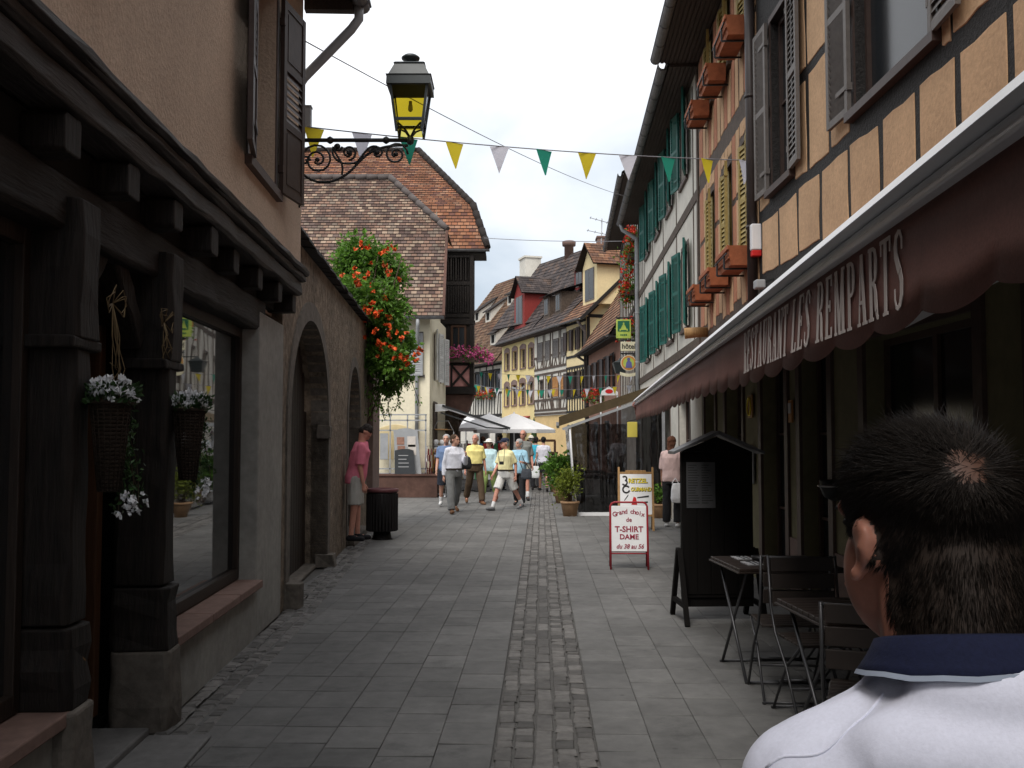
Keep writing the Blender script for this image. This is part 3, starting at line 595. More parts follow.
def window(house, x0, x1, z0, z1, fm, rec=.12, bars=(2, 3), sh=None, sill=None, pane=None, casing=.07, proud=.012, lintel=0, y0=0):
    """window (frame) under house, its pane and shutters under the window. sh=(material, width, style, tilt_left, tilt_right)"""
    m = MB(); fw = .05; yr = y0 + rec
    m.box(x0, yr - .02, z0, x0 + fw, yr + .04, z1); m.box(x1 - fw, yr - .02, z0, x1, yr + .04, z1); m.box(x0 + fw, yr - .02, z0, x1 - fw, yr + .04, z0 + fw); m.box(x0 + fw, yr - .02, z1 - fw, x1 - fw, yr + .04, z1)
    nx, nz = bars
    for i in range(1, nx):
        x = x0 + (x1 - x0) * i / nx; w = .035 if nx == 2 else .02; m.box(x - w, yr - .015, z0 + fw, x + w, yr + .03, z1 - fw)
    for j in range(1, nz):
        z = z0 + (z1 - z0) * j / nz; m.box(x0 + fw, yr - .008, z - .012, x1 - fw, yr + .028, z + .012)
    if casing:
        c = casing; a, b = y0 - proud, y0 + .05
        m.box(x0 - c, a, z0, x0 - .001, b, z1); m.box(x1 + .001, a, z0, x1 + c, b, z1); m.box(x0 - c, a, z1 + .001, x1 + c, b, z1 + c)
    if sill: m.box(x0 - .1, y0 - sill, z0 - .07, x1 + .1, yr - .021, z0 - .001)
    if lintel:
        n = 6; xm = (x0 + x1) / 2; hw = (x1 - x0) / 2 + casing
        m.prism([(xm - hw, z1 + casing)] + [(xm + hw * t, z1 + casing + .01 + lintel * (1 - t * t)) for t in [-1 + 2 * i / n for i in range(n + 1)]] + [(xm + hw, z1 + casing)], lambda a_, b_, d: (a_, d, b_), y0 - proud, y0 + .03)
    wo = m.build('window', fm, house)
    m = MB(); m.f([(x0 + .01, yr + .012, z0 + .01), (x1 - .01, yr + .012, z0 + .01), (x1 - .01, yr + .012, z1 - .01), (x0 + .01, yr + .012, z1 - .01)]); m.build('pane', pane or K['pane'], wo)
    if sh:
        mt, w, style, tl, tr = sh; h = z1 - z0 + .02; me = shutter_mesh(w, h, style, mt)
        for left in (True, False):
            if (tl if left else tr) is None: continue
            o = bpy.data.objects.new('shutter', me); COL.objects.link(o); o.parent = wo
            if left: o.matrix_local = Matrix.Translation((x0 - casing * .4, y0 - .03, z0 - .01)) @ Matrix.Rotation(rad(180 + tl), 4, 'Z') @ Matrix.Diagonal((1, 1, 1, 1))
            else: o.matrix_local = Matrix.Translation((x1 + casing * .4, y0 - .03 - .035, z0 - .01)) @ Matrix.Rotation(rad(-tr), 4, 'Z')
    return wo
def gutter(house, pts, r=.075, mt=None, name='gutter'):
    m = MB(); n = 7
    for p, q in zip(pts, pts[1:]):
        p, q = Vector(p), Vector(q); d = (q - p).normalized(); a = d.cross(Vector((0, 0, 1))).normalized(); prof = [(math.cos(t), math.sin(t)) for t in [math.pi + math.pi * i / n for i in range(n + 1)]]
        for (c0, s0), (c1, s1) in zip(prof, prof[1:]):
            m.f([p + a * c0 * r + Vector((0, 0, s0 * r)), p + a * c1 * r + Vector((0, 0, s1 * r)), q + a * c1 * r + Vector((0, 0, s1 * r)), q + a * c0 * r + Vector((0, 0, s0 * r))])
            m.f([p + a * c0 * r * .86 + Vector((0, 0, s0 * r * .86)), q + a * c0 * r * .86 + Vector((0, 0, s0 * r * .86)), q + a * c1 * r * .86 + Vector((0, 0, s1 * r * .86)), p + a * c1 * r * .86 + Vector((0, 0, s1 * r * .86))])
        m.tube([p + a * r, q + a * r], .012, 6); m.tube([p - a * r, q - a * r], .012, 6)
        L_ = (q - p).length
        for i in range(int(L_ / .7) + 1):
            c = p + d * min(L_, i * .7); m.tube([c + a * (math.cos(t) * r * 1.06) + Vector((0, 0, math.sin(t) * r * 1.06)) for t in [math.pi + math.pi * j / 6 for j in range(7)]], .008, 5)
    m.build(name, mt or K['lead'], house)
def pipe(house, pts, r=.05, mt=None, name='downpipe', rings=True):
    m = MB(); m.tube(pts, r, 12); pts = [Vector(p) for p in pts]
    if rings:
        for p, q in zip(pts, pts[1:]):
            L_ = (q - p).length; n = int(L_ / 1.6)
            for i in range(n + 1 if L_ > .8 else 0):
                c = p.lerp(q, (i + .4) / (n + 1)); d = (q - p).normalized() * .018; m.tube([c - d, c + d], r * 1.16, 12)
    return m.build(name, mt or K['zinc'], house)
# ================================================================ left shop with jettied upper floor
FL = Fr((XL(-6), -6), (XL(9.1), 9.1)); xl = FL.xY
H1 = facade('shop_house', 'old shop with blackened timber posts, display windows and a tan rendered upper floor', 'house', FL)
E_ = FL.L
m = MB(); zs = .46
m.wall(-.0, xl(4.42), 0, zs - .06, (), 0, .3); m.wall(xl(5.74), xl(8.08), 0, zs - .06, (), 0, .3); m.build('plinth', K['render_grey'], H1)
m = MB(); m.box(xl(8.08), 0, 0, E_, .6, 2.62); m.build('corner_pier', K['render_grey'], H1, bevel=.012)
for a, b in ((-.0, 4.38), (5.76, 8.07)):
    m = MB(); x0, x1 = (0, xl(b)) if a == 0 else (xl(a), xl(b)); n = max(2, int((x1 - x0) / .75)); g_ = .004
    for i in range(n): m.box(x0 + (x1 - x0) * i / n + g_, -.055, zs - .058, x0 + (x1 - x0) * (i + 1) / n - g_, .2, zs + R.uniform(0, .006))
    m.build('sandstone_sill', K['sandstone'], H1, bevel=.008)
# shop windows
for (x0, x1) in ((0.02, xl(4.19)), (xl(5.70), xl(8.08))):
    m = MB(); y = .17
    for a, b, c, d in ((x0, zs + .01, x0 + .06, 2.48), (x1 - .06, zs + .01, x1, 2.48), (x0 + .06, zs + .01, x1 - .06, zs + .09), (x0 + .06, 2.40, x1 - .06, 2.48)): m.box(a, y - .03, b, c, y + .05, d)
    if x0 < 1:
        for q in (xl(2.2),): m.box(q, y - .03, zs + .09, q + .06, y + .05, 2.40)
    w1 = m.build('shop_window', K['door_wood'], H1, bevel=.005); m = MB(); m.f([(x0 + .02, y + .01, zs + .03), (x1 - .02, y + .01, zs + .03), (x1 - .02, y + .01, 2.46), (x0 + .02, y + .01, 2.46)]); m.build('pane', K['shop_glass'], w1)
# dark room behind
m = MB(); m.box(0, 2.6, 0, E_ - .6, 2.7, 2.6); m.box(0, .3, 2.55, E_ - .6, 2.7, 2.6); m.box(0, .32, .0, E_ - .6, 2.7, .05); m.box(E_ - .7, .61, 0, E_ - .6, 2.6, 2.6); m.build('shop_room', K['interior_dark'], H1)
# posts
def post(x0, x1, stone_z):
    xm = (x0 + x1) / 2; w = x1 - x0; d = .21
    m = MB(); m.rough((xm, d / 2 - .01, stone_z + .35), (xm, d / 2 - .01, 1.98), d, w * .94, .007, .12); m.rough((xm, d / 2 - .025, 2.02), (xm, d / 2 - .025, 2.62), d + .04, w * 1.0, .007, .12); m.rough((xm, d / 2 - .02, stone_z), (xm, d / 2 - .02, stone_z + .34), d + .03, w * 1.03, .012, .08); m.rough((x0 - .02, d / 2 - .03, 2.0), (x1 + .02, d / 2 - .03, 2.0), d + .06, .055, .004, .1)
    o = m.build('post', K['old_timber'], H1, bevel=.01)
    if stone_z > .1:
        m = MB(); m.rough((xm, d / 2 - .03, 0), (xm, d / 2 - .03, stone_z), d + .06, w * 1.08, .012, .12); m.build('stone_base', K['dressed_stone'], o, bevel=.015)
post(xl(4.17), xl(4.46), .46); post(xl(5.44), xl(5.74), .44)
k('bare_wood', (.17, .085, .025), rough=.7, scale=20, bump=.5, var=.4, stretch=(4, 4, .6))
for po, (x_, z_) in zip([o for o in H1.children if o.name.startswith('post')], ((xl(4.36), .66), (xl(5.62), .66))):
    m = MB(); n = 12; m.prism([(x_ + math.cos(2 * math.pi * i / n) * R.uniform(.012, .026), z_ + math.sin(2 * math.pi * i / n) * R.uniform(.05, .085)) for i in range(n)], lambda a, b, d: (a, d, b), -.056, -.03); m.build('worn_patch', K['bare_wood'], po)
# doorway between the posts
m = MB(); m.box(xl(4.46), .75, .12, xl(5.44), .80, 2.15)
for i in range(3): m.box(xl(4.56) + .27 * i, .735, .25, xl(4.56) + .27 * i + .22, .751, 2.0)
dr = m.build('door', K['door_wood'], H1, bevel=.006); m = MB(); m.tube([(xl(4.6), .70, 1.0), (xl(4.6), .70, 1.25)], .012); m.tube([(xl(4.6), .70, 1.0), (xl(4.6), .74, 1.0)], .009); m.tube([(xl(4.6), .70, 1.25), (xl(4.6), .74, 1.25)], .009); m.build('handle', K['steel'], dr)
m = MB(); m.box(xl(5.36), .27, .12, xl(5.44), .74, 2.2); m.box(xl(4.46), .27, .12, xl(4.52), .74, 2.2); m.build('door_jamb', K['jamb_wood'], H1, bevel=.006)
m = MB(); m.box(xl(4.46), .26, 2.2, xl(5.44), .8, 2.5); m.build('door_head', K['old_timber_h'], H1)
m = MB(); m.box(xl(4.46), .0, 0.0, xl(5.44), .74, .05); m.box(xl(4.2), -.34, 0, xl(5.4), -.004, .022); m.build('threshold', K['slab'], H1, bevel=.012)
# lintel, joist ends, jetty
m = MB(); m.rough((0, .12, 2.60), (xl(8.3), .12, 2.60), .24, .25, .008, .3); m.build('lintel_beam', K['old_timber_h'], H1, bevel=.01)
for i in range(22):
    x = E_ - .13 - i * .72
    if x < .2: break
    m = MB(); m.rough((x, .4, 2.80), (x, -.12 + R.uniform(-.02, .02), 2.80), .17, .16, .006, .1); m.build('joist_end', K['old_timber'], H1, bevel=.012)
m = MB()   # braces between the posts and the lintel
for x0, x1 in ((xl(4.46), xl(4.85)), (xl(5.44), xl(5.06)), (xl(5.74), xl(6.15))): m.rough((x0, .13, 2.12), (x1, .13, 2.52), .12, .14, .006, .1)
m.build('brace', K['old_timber'], H1, bevel=.008)
m = MB(); m.rough((-.0, -.06, 2.955), (E_ + .0, -.06, 2.955), .20, .12, .007, .25); m.rough((0, -.075, 3.045), (E_ + .01, -.075, 3.045), .24, .05, .006, .25); m.rough((0, -.10, 3.095), (E_ + .02, -.10, 3.095), .26, .045, .007, .25); m.build('cornice', K['cornice_wood'], H1, bevel=.008)
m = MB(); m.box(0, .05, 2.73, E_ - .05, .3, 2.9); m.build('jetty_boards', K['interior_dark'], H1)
U0 = -.145; ZT = 5.78
m = MB(); wx0, wx1, wz0, wz1 = xl(6.92), xl(7.86), 3.56, 5.12; ops = [(wx0, wz0, wx1, wz1), (xl(2.6), wz0, xl(3.5), wz1), (xl(-1), wz0, xl(0), wz1)]
m.wall(0, E_, 3.08, ZT, ops, U0, .3); m.box(E_ - .3, .111, 2.7, E_ - .001, 5, ZT); m.box(E_ - .3, U0 + .301, 3.08, E_ - .001, .11, ZT); m.box(0, 4.9, 0, E_ - .301, 5, ZT); m.box(0, U0 + .302, 3.0, E_ - .301, 4.9, 3.08); m.box(E_ - .3, .61, 0, E_ - .002, 5, 2.7)
m.build('upper_wall', K['render_tan'], H1)
for i, o in enumerate(ops):
    wn = window(H1, *[o[0], o[2], o[1], o[3]], K['window_brown'], rec=.22, bars=(2, 3), sh=(K['shutter_brown'], .47, 'mixed', 9, 11), sill=.05, casing=.055, y0=U0)
m = MB()
for i, o in enumerate(ops): m.box(o[0] - .02, U0 + .16, o[1] - .001, o[2] + .02, U0 + .35, o[1] - .0)
m = MB(); m.roof((-.2, U0 - .48, ZT - .05), (E_ + .25, U0 - .48, ZT - .05), (E_ + .25, 3.0, ZT + 3.6), (-.2, 3.0, ZT + 3.6)); m.roof((E_ + .25, 6.2, ZT - .05), (-.2, 6.2, ZT - .05), (-.2, 3.0, ZT + 3.6), (E_ + .25, 3.0, ZT + 3.6)); m.build('roof', K['tile_brown'], H1, recalc=False)
m = MB(); m.box(-.2, U0 - .44, ZT - .03, E_ + .2, U0 + .3, ZT + .02); m.box(E_ + .10, U0 - .45, ZT - .16, E_ + .2, U0 + .01, ZT - .03); m.f([(E_ - .15, -.1, ZT), (E_ - .15, 4.8, ZT), (E_ - .15, 3, ZT + 3.2)]); m.build('soffit', K['soffit_wood'], H1)
gutter(H1, [(-.2, U0 - .52, ZT - .06), (E_ + .26, U0 - .52, ZT - .06)], .075)
pipe(H1, [(E_ + .12, U0 - .50, ZT - .1), (E_ + .12, U0 - .50, ZT - .24), (E_ + .12, U0 - .43, ZT - .34), (E_ + .09, U0 + .0, ZT - .82), (E_ + .07, U0 + .06, ZT - .94), (E_ + .07, U0 + .06, 3.2)], .045, K['zinc'])
# grey wall box and lamp
jb = thing('junction_box', 'small grey junction box on the house corner above the lamp bracket', 'junction box', FL.M @ Vector((E_ + .03, U0 - .02, 4.45)), FL.ang)
m = MB(); m.box(-.04, -.06, 0, .04, .05, .2); m.build('casing', K['zinc'], jb, bevel=.008); m = MB(); m.box(-.045, -.065, .2, .045, .055, .215); m.tube([(0, 0, 0), (0, .01, -.25)], .01, 6); m.build('lid', K['zinc'], jb)
# wall lantern: bracket reaches out over the street
lp = thing('wall_lantern', 'dark iron street lantern with yellow panes on a scrolled wall bracket', 'street lamp', (XL(9.0) + .155, 8.98, 4.30))
m = MB(); m.tube([(0, 0, 0), (1.02, 0, 0)], .019, 8); m.box(-.02, -.03, -.42, .012, .03, .12)
for x in (.27, .78): m.lathe([(.005, -.035), (.028, -.02), (.032, 0), (.028, .02), (.005, .035)], (x, 0, 0), 8)
def scroll(cx, cz, r, a0, turns, cw=1, n=26): return [(cx + math.cos(a0 + cw * turns * 2 * math.pi * i / n) * r * (1 - .8 * i / n), 0, cz + math.sin(a0 + cw * turns * 2 * math.pi * i / n) * r * (1 - .8 * i / n)) for i in range(n + 1)]
def tb(p, r=.0105): m.tube(p, r, 6)
tb(scroll(.155, -.18, .15, math.pi * 1.0, 1.9, -1)); tb(scroll(.045, -.19, .045, 0, 1.2)); tb(scroll(.87, -.13, .11, 0, 1.7, 1)); tb(scroll(.70, -.115, .06, math.pi, 1.4, -1)); tb(scroll(.44, -.115, .07, math.pi * 1.5, 1.5)); tb(scroll(.34, -.06, .04, 0, 1.2, -1))
for c in ((.155, -.18), (.87, -.13), (.44, -.115), (.70, -.115), (.34, -.06)): m.lathe([(.003, -.022), (.02, -.012), (.024, 0), (.02, .012), (.003, .022)], (c[0], 0, c[1]), 8)
def bez(a, b, c, d, n=18): return [tuple(a[i] * (1 - t) ** 3 + 3 * b[i] * t * (1 - t) ** 2 + 3 * c[i] * t * t * (1 - t) + d[i] * t ** 3 for i in range(3)) for t in [j / n for j in range(n + 1)]]
tb(bez((.0, 0, -.28), (.12, 0, -.44), (.35, 0, -.42), (.50, 0, -.24)), .012); tb(bez((.50, 0, -.24), (.62, 0, -.10), (.72, 0, -.04), (.98, 0, -.05)), .012); tb(bez((.30, 0, -.06), (.26, 0, -.16), (.38, 0, -.26), (.52, 0, -.20)), .010); tb(bez((.30, 0, -.08), (.36, 0, -.2), (.40, 0, -.2), (.38, 0, -.32))); tb(bez((.52, 0, -.2), (.60, 0, -.10), (.62, 0, -.04), (.70, 0, -.06)))
tb([(.0, 0, -.4), (.01, 0, -.52), (-.01, 0, -.62)], .014); m.build('bracket', K['iron'], lp)
C_ = (1.0, 0, 0); m = MB(); m.lathe([(.006, -.045), (.03, -.03), (.036, 0), (.03, .03), (.006, .045)], C_, 10)
for sx, sy in ((1, 1), (1, -1), (-1, 1), (-1, -1)):
    tb([(1, 0, .02), (1 + sx * .045, sy * .045, .09), (1 + sx * .10, sy * .10, .13), (1 + sx * .112, sy * .112, .06)], .011); m.bar((1 + sx * .112, sy * .112, .05), (1 + sx * .165, sy * .165, .465), .022)
for z, h in ((.155, .115), (.165, .117)):
    for a in range(4):
        q = Matrix.Rotation(a * math.pi / 2, 3, 'Z'); p1 = q @ Vector((h + .012, -h - .012, z)); p2 = q @ Vector((h + .012, h + .012, z)); m.bar(Vector(C_) + p1, Vector(C_) + p2, .016)
m.lathe([(.185, .455), (.20, .46), (.196, .535), (.205, .545), (.185, .55)], C_, sq=1); m.lathe([(.185, .546), (.132, .665), (.142, .672), (.125, .685), (.05, .69)], C_, sq=1); m.lathe([(.045, .69), (.035, .72), (.05, .735), (.082, .75), (.085, .765), (.06, .785), (.005, .80)], C_, 16)
m.build('lantern_frame', K['lamp_metal'], lp)
ym = clear('yellow_glass', (.66, .57, .13), .2, .2); m = MB()
for a in range(4):
    q = Matrix.Rotation(a * math.pi / 2, 3, 'Z'); f_ = lambda x, y, z: Vector(C_) + q @ Vector((x, y, z)); m.f([f_(.121, -.121, .175), f_(.121, .121, .175), f_(.161, .161, .46), f_(.161, -.161, .46)]); m.f([f_(.112, -.112, .06), f_(.112, .112, .06), f_(.118, .118, .15), f_(.118, -.118, .15)])
m.build('glass', ym, lp)
m = MB(); m.lathe([(.015, .36), (.015, .33), (.02, .32), (.022, .28), (.012, .265), (.003, .262)], C_, 10); m.build('bulb', K['plastic_white'], lp)
# wicker baskets with white flowers on the posts
def basket(Y, label, seed):
    p = FL.M @ Vector((xl(Y), -.13, 1.36)); t = thing('flower_basket', label, 'flower basket', p, FL.ang, 'wicker flower baskets on the posts'); t.scale = (.80, .80, .92)
    m = MB()
    for i in range(22):
        z = .42 * i / 22; r = .055 + .05 * (i / 22); m.lathe([(r - .003, z), (r + .004, z + .009), (r - .003, z + .018)], (0, 0, 0), 18)
    for a in range(18): q = 2 * math.pi * a / 18; m.tube([(math.cos(q) * .058, math.sin(q) * .058, 0), (math.cos(q) * .108, math.sin(q) * .108, .425)], .0045, 5)
    m.tube([(math.cos(a) * .112, math.sin(a) * .112, .425) for a in [2 * math.pi * i / 20 for i in range(21)]], .012, 6); m.build('basket', K['wicker'], t)
    m = MB()
    for i in range(330):
        a, r = R.uniform(0, 6.28), R.random() ** .5 * .15; m.leaf((math.cos(a) * r, math.sin(a) * r, .42 + R.uniform(0, .09)), R.uniform(.025, .05), (math.cos(a), math.sin(a), .6))
    tr = []
    for q in range(7):
        p = Vector((R.uniform(.0, .12), R.uniform(-.10, .02), .40)); e = Vector((R.uniform(.10, .26), R.uniform(-.12, .04), R.uniform(-.12, .1))); last = p
        for i in range(16):
            s_ = i / 15; c = p.lerp(e, s_) + Vector((.06 * math.sin(s_ * 5 + q), 0, .05 * math.sin(s_ * 3.1))); tr.append((last, c)); last = c
            for _ in range(5): m.leaf(c + Vector((R.gauss(0, .02), R.gauss(0, .02), R.gauss(0, .02))), R.uniform(.02, .042))
    m.build('foliage', K['leaf_dark'], t, recalc=False)
    m = MB()
    for a, b in tr:
        if (b - a).length > .002: m.tube([a, b], .0025, 4, False)
    m.build('stem', K['stem_brown'], t); m = MB()
    def bloom(c, n_):
        d = (c - Vector((0, 0, .40))).normalized() + Vector((0, -.4, .3)); d.normalize()
        for _ in range(6): m.leaf(c, n_, d * .35 + Vector((R.gauss(0, .6), R.gauss(0, .6), R.gauss(0, .6))), .9)
    for i in range(85): a, r = R.uniform(0, 6.28), R.random() ** .5 * .13; bloom(Vector((math.cos(a) * r, math.sin(a) * r, .455 + (.0169 - r * r) * 4 + R.uniform(-.02, .03))), R.uniform(.022, .034))
    e = Vector((.14, -.06, -.06))
    for i in range(24): bloom(e + Vector((R.gauss(0, .05), R.gauss(0, .035), R.gauss(0, .04))), R.uniform(.018, .03))
    m.build('flowers', K['flower_white'], t, recalc=False)
basket(4.40, 'wicker cone basket of white flowers on the post left of the doorway', 1); basket(5.62, 'wicker cone basket of white flowers on the post beside the large display window', 2)
for Y, lab in ((4.62, 'straw bow with long tails hanging beside the post left of the doorway'), (5.40, 'short straw bow hanging beside the post right of the doorway')):
    p = FL.M @ Vector((xl(Y), -.05, 2.22))
    m = MB(); ln = .5 if Y < 5 else .22
    for q in range(7):
        a = R.uniform(-.05, .07); m.tube([(0, 0, 0), (a * .6, R.uniform(-.03, .0), -ln * .3), (a + R.uniform(-.04, .04), R.uniform(-.03, 0), -ln * .6), (a + R.uniform(-.06, .06), R.uniform(-.03, 0), -ln * R.uniform(.5, 1))], .0024, 4)
    for sx in (1, -1):
        for q in range(3): m.tube([(0, 0, 0), (sx * R.uniform(.03, .07), -.03, R.uniform(.03, .09)), (sx * R.uniform(.08, .15), -.02, R.uniform(-.0, .07)), (sx * R.uniform(.06, .12), -.02, R.uniform(-.06, -.02)), (0, 0, 0)], .0024, 4)
    o = m.build('straw_bow', K['straw']); o.location = p; o.rotation_euler = (0, 0, FL.ang); tag(o, lab, 'decoration', 'straw bows in the doorway')
# ================================================================ stone wall with a gate
FW = Fr((XW(9.11), 9.11), (XW(18), 18)); xw = FW.xY; ZW = 3.56
SW = facade('stone_wall', 'rough brown rubble wall with an arched gateway and a narrow arched niche', 'wall', FW)
def arch(x, a, b, zs_, rise): t = (2 * x - a - b) / (b - a); return zs_ + rise * math.sqrt(max(0, 1 - t * t))
A1 = (xw(9.55), xw(12.4), 1.75, 1.12); A2 = (xw(14.75), xw(16.55), 1.75, .95)
m = MB(); xs = sorted(set([0, FW.L] + [A[0] + (A[1] - A[0]) * (.5 - .5 * math.cos(math.pi * i / 24)) for A in (A1, A2) for i in range(25)] + [FW.L * i / 30 for i in range(31)])); dp = .5
def bot(x, A=None):
    for a in (A1, A2):
        if a[0] < x < a[1]: return arch(x, *a)
    return 0
for x0, x1 in zip(xs, xs[1:]):
    mid = (x0 + x1) / 2; ins = any(a[0] < mid < a[1] for a in (A1, A2)); A = next((a for a in (A1, A2) if a[0] < mid < a[1]), None)
    b0, b1 = (arch(x0, *A), arch(x1, *A)) if A else (0, 0)
    for j in range(1 if ins else 4):
        za0, za1 = (b0, b1) if ins else (ZW * j / 4,) * 2; zb = ZW if ins else ZW * (j + 1) / 4
        m.f([(x0, 0, za0), (x1, 0, za1), (x1, 0, zb), (x0, 0, zb)])
    m.f([(x1, dp, b1), (x0, dp, b0), (x0, dp, ZW), (x1, dp, ZW)]); m.f([(x0, 0, ZW), (x1, 0, ZW), (x1, dp, ZW), (x0, dp, ZW)])
    if ins: m.f([(x0, dp, b0), (x1, dp, b1), (x1, 0, b1), (x0, 0, b0)])
for A in (A1, A2):
    for x, sgn in ((A[0], 1), (A[1], -1)):
        q = [(x, 0, 0), (x, dp, 0), (x, dp, A[2]), (x, 0, A[2])]; m.f(q if sgn > 0 else q[::-1])
for x in (0, FW.L): m.f([(x, 0, 0), (x, dp, 0), (x, dp, ZW), (x, 0, ZW)])
m.build('masonry', K['rubble_stone'], SW, weld=True, recalc=False)
def archring(A, w, y, mt, nm):
    m = MB(); n = 22; pi_ = [(A[0], 0), (A[0], A[2] * .5), (A[0], A[2])] + [(A[0] + (A[1] - A[0]) * (.5 - .5 * math.cos(math.pi * i / n)), arch(A[0] + (A[1] - A[0]) * (.5 - .5 * math.cos(math.pi * i / n)), *A)) for i in range(1, n)] + [(A[1], A[2]), (A[1], A[2] * .5), (A[1], 0)]
    cx, cz = (A[0] + A[1]) / 2, A[2]
    def out(p):
        if p[1] <= A[2]: return (p[0] + (-w if p[0] < cx else w), p[1])
        d = Vector((p[0] - cx, p[1] - cz)); d = d.normalized() * w; return (p[0] + d.x, p[1] + d.y)
    for p, q in zip(pi_, pi_[1:]):
        a, b = out(p), out(q); m.hexa([(p[0], y, p[1]), (q[0], y, q[1]), (q[0], .2, q[1]), (p[0], .2, p[1]), (a[0], y, a[1]), (b[0], y, b[1]), (b[0], .2, b[1]), (a[0], .2, a[1])])
    m.build(nm, mt, SW)
archring(A1, .20, -.018, K['dressed_stone'], 'arch_surround'); archring(A2, .15, -.014, K['dressed_stone'], 'niche_surround')
m = MB(); m.rough((A1[1] - .05, .05, 1.66), (A1[1] + .16, .05, 1.66), .17, .16, .01, .1); m.rough((A1[1] + .06, .02, 0), (A1[1] + .06, .02, .16), .24, .24, .015, .1); m.build('impost', K['dressed_stone'], SW, bevel=.015)
m = MB(); n = 16
for i in range(n):
    x0, x1 = A1[0] + (A1[1] - A1[0]) * i / n + .004, A1[0] + (A1[1] - A1[0]) * (i + 1) / n - .004; m.box(x0, .26, .04, x1, .31, min(arch(x0, *A1), arch(x1, *A1)) + .08)
gd = m.build('gate', K['door_wood'], SW, bevel=.004); m = MB(); m.bar((A1[0] + .5, .22, 1.15), (A1[0] + .85, .22, 1.15), .02); m.tube([(A1[0] + .5, .22, 1.15), (A1[0] + .5, .26, 1.15)], .01, 6); m.tube([(A1[0] + .85, .22, 1.15), (A1[0] + .85, .26, 1.15)], .01, 6); m.build('handle', K['steel'], gd)
m = MB(); m.box(A2[0] + .02, .42, 0, A2[1] - .02, .49, A2[2] + A2[3] - .2); m.build('niche_door', K['door_wood'], SW)
m = MB(); m.rough((A2[0] - .1, .12, .07), (A2[1] + .1, .12, .07), .5, .14, .01, .3); m.rough((A1[0], .26, .02), (A1[1], .26, .02), .3, .05, .01, .3); m.build('doorstep', K['dressed_stone'], SW, bevel=.015)
m = MB()
i = 0; x = -.02
while x < FW.L:
    ln = R.uniform(.26, .40); z = ZW + .01 + R.uniform(-.012, .02); m.hexa([(x, -.11 + R.uniform(-.02, .02), z), (x + ln - .012, -.11 + R.uniform(-.02, .02), z), (x + ln - .012, .6, z + .10), (x, .6, z + .10), (x, -.10, z + .05), (x + ln - .012, -.10, z + .05), (x + ln - .012, .6, z + .15), (x, .6, z + .15)]); x += ln
m.build('coping', K['old_timber_h'], SW, bevel=.008)
gs = ground(288, 607); m = MB(); m.rough((0, 0, 0), (0, 0, .24), .17, .17, .012, .08); o = m.build('guard_stone', K['dressed_stone'], bevel=.025); o.location = (gs.x + .06, gs.y - .08, 0); tag(o, 'squat worn guard stone at the foot of the grey corner pier', 'bollard')
# pier past the wall, low wall before the corner house
m = MB(); m.box(-2.86, 18.02, 0, -2.50, 18.9, 3.1); m.box(-2.90, 18.0, 3.1, -2.46, 18.95, 3.2); o = m.build('wall_pier', K['pink_plaster'], bevel=.01); tag(o, 'pinkish plastered pier where the rubble wall ends', 'pier')
# ---- trumpet vine
VB = (-2.55, 17.6, 0); tv = thing('trumpet_vine', 'bushy green vine with orange red trumpet flowers spilling over the wall end', 'climbing plant', VB)
blobs = [(335 + dx, y, r) for dx, y, r in ()] + [(358, 256, 24), (346, 268, 16), (378, 262, 22), (394, 276, 16), (354, 290, 18), (374, 300, 24), (392, 312, 20), (382, 336, 24), (366, 326, 16), (402, 344, 16), (393, 362, 20), (376, 358, 16), (405, 372, 9), (388, 382, 14)]
m = MB(); fl = MB(); st = MB()
for bx, by, br in blobs:
    c = at(bx, by, 17.7 + R.uniform(-.4, .5)) - Vector(VB); rr = br * .0152
    for i in range(int(1000 * (br / 20) ** 2)):
        d = Vector((R.gauss(0, 1), R.gauss(0, 1.0), R.gauss(0, 1))).normalized() * rr * R.random() ** .5 * R.uniform(.6, 1.45); m.leaf(c + d, R.uniform(.045, .13), d.normalized() * .7 + Vector((0, 0, -.3)), .6)
for q in range(14):   # hanging sprays
    p = at(R.uniform(352, 412), R.uniform(370, 390), 17.5) - Vector(VB); e = p + Vector((R.uniform(-.15, .25), R.uniform(-.2, .2), -R.uniform(.2, .75))); st.tube([p + Vector((0, 0, .3)), p, e], .006, 5)
    for i in range(40): m.leaf(p.lerp(e, R.random() ** 1.5) + Vector((R.gauss(0, .05), R.gauss(0, .05), R.gauss(0, .03))), R.uniform(.045, .08), (0, 0, -.6), .5)
for fx, fy in ((358, 245), (378, 246), (388, 252), (352, 274), (360, 272), (356, 284), (365, 281), (376, 284), (385, 298), (372, 303), (374, 310), (383, 318), (392, 320), (381, 262), (388, 268), (394, 277), (370, 316), (385, 328), (396, 332), (399, 338), (378, 344), (384, 350), (402, 358), (411, 356), (408, 364), (395, 352), (370, 308), (366, 335), (390, 345), (416, 350)):
    c = at(fx + R.uniform(-2, 2), fy + R.uniform(-2, 2), 17.1 + R.uniform(-.2, .1)) - Vector(VB)
    for q in range(R.randint(2, 4)):
        b = c + Vector((R.gauss(0, .08), R.gauss(0, .08), R.gauss(0, .05)))
        d = Vector((R.gauss(0, .6), -.8, R.gauss(0, .5) - .1)).normalized()
        for _ in range(7): fl.leaf(b, R.uniform(.05, .09), d, .9)
for q in range(9):
    p = Vector((R.uniform(-.5, -.25), R.uniform(.2, .7), R.uniform(0, 2.4) if q > 2 else 0)); st.tube([p, p + Vector((-.05, 0, 1.2)), at(R.choice(blobs)[0], R.choice(blobs)[1], 17.6) - Vector(VB)], [.025, .018, .008], 6)
m.build('foliage', K['leaf_green'], tv, recalc=False); fl.build('flowers', K['flower_orange'], tv, recalc=False); st.build('stem', K['stem_brown'], tv)
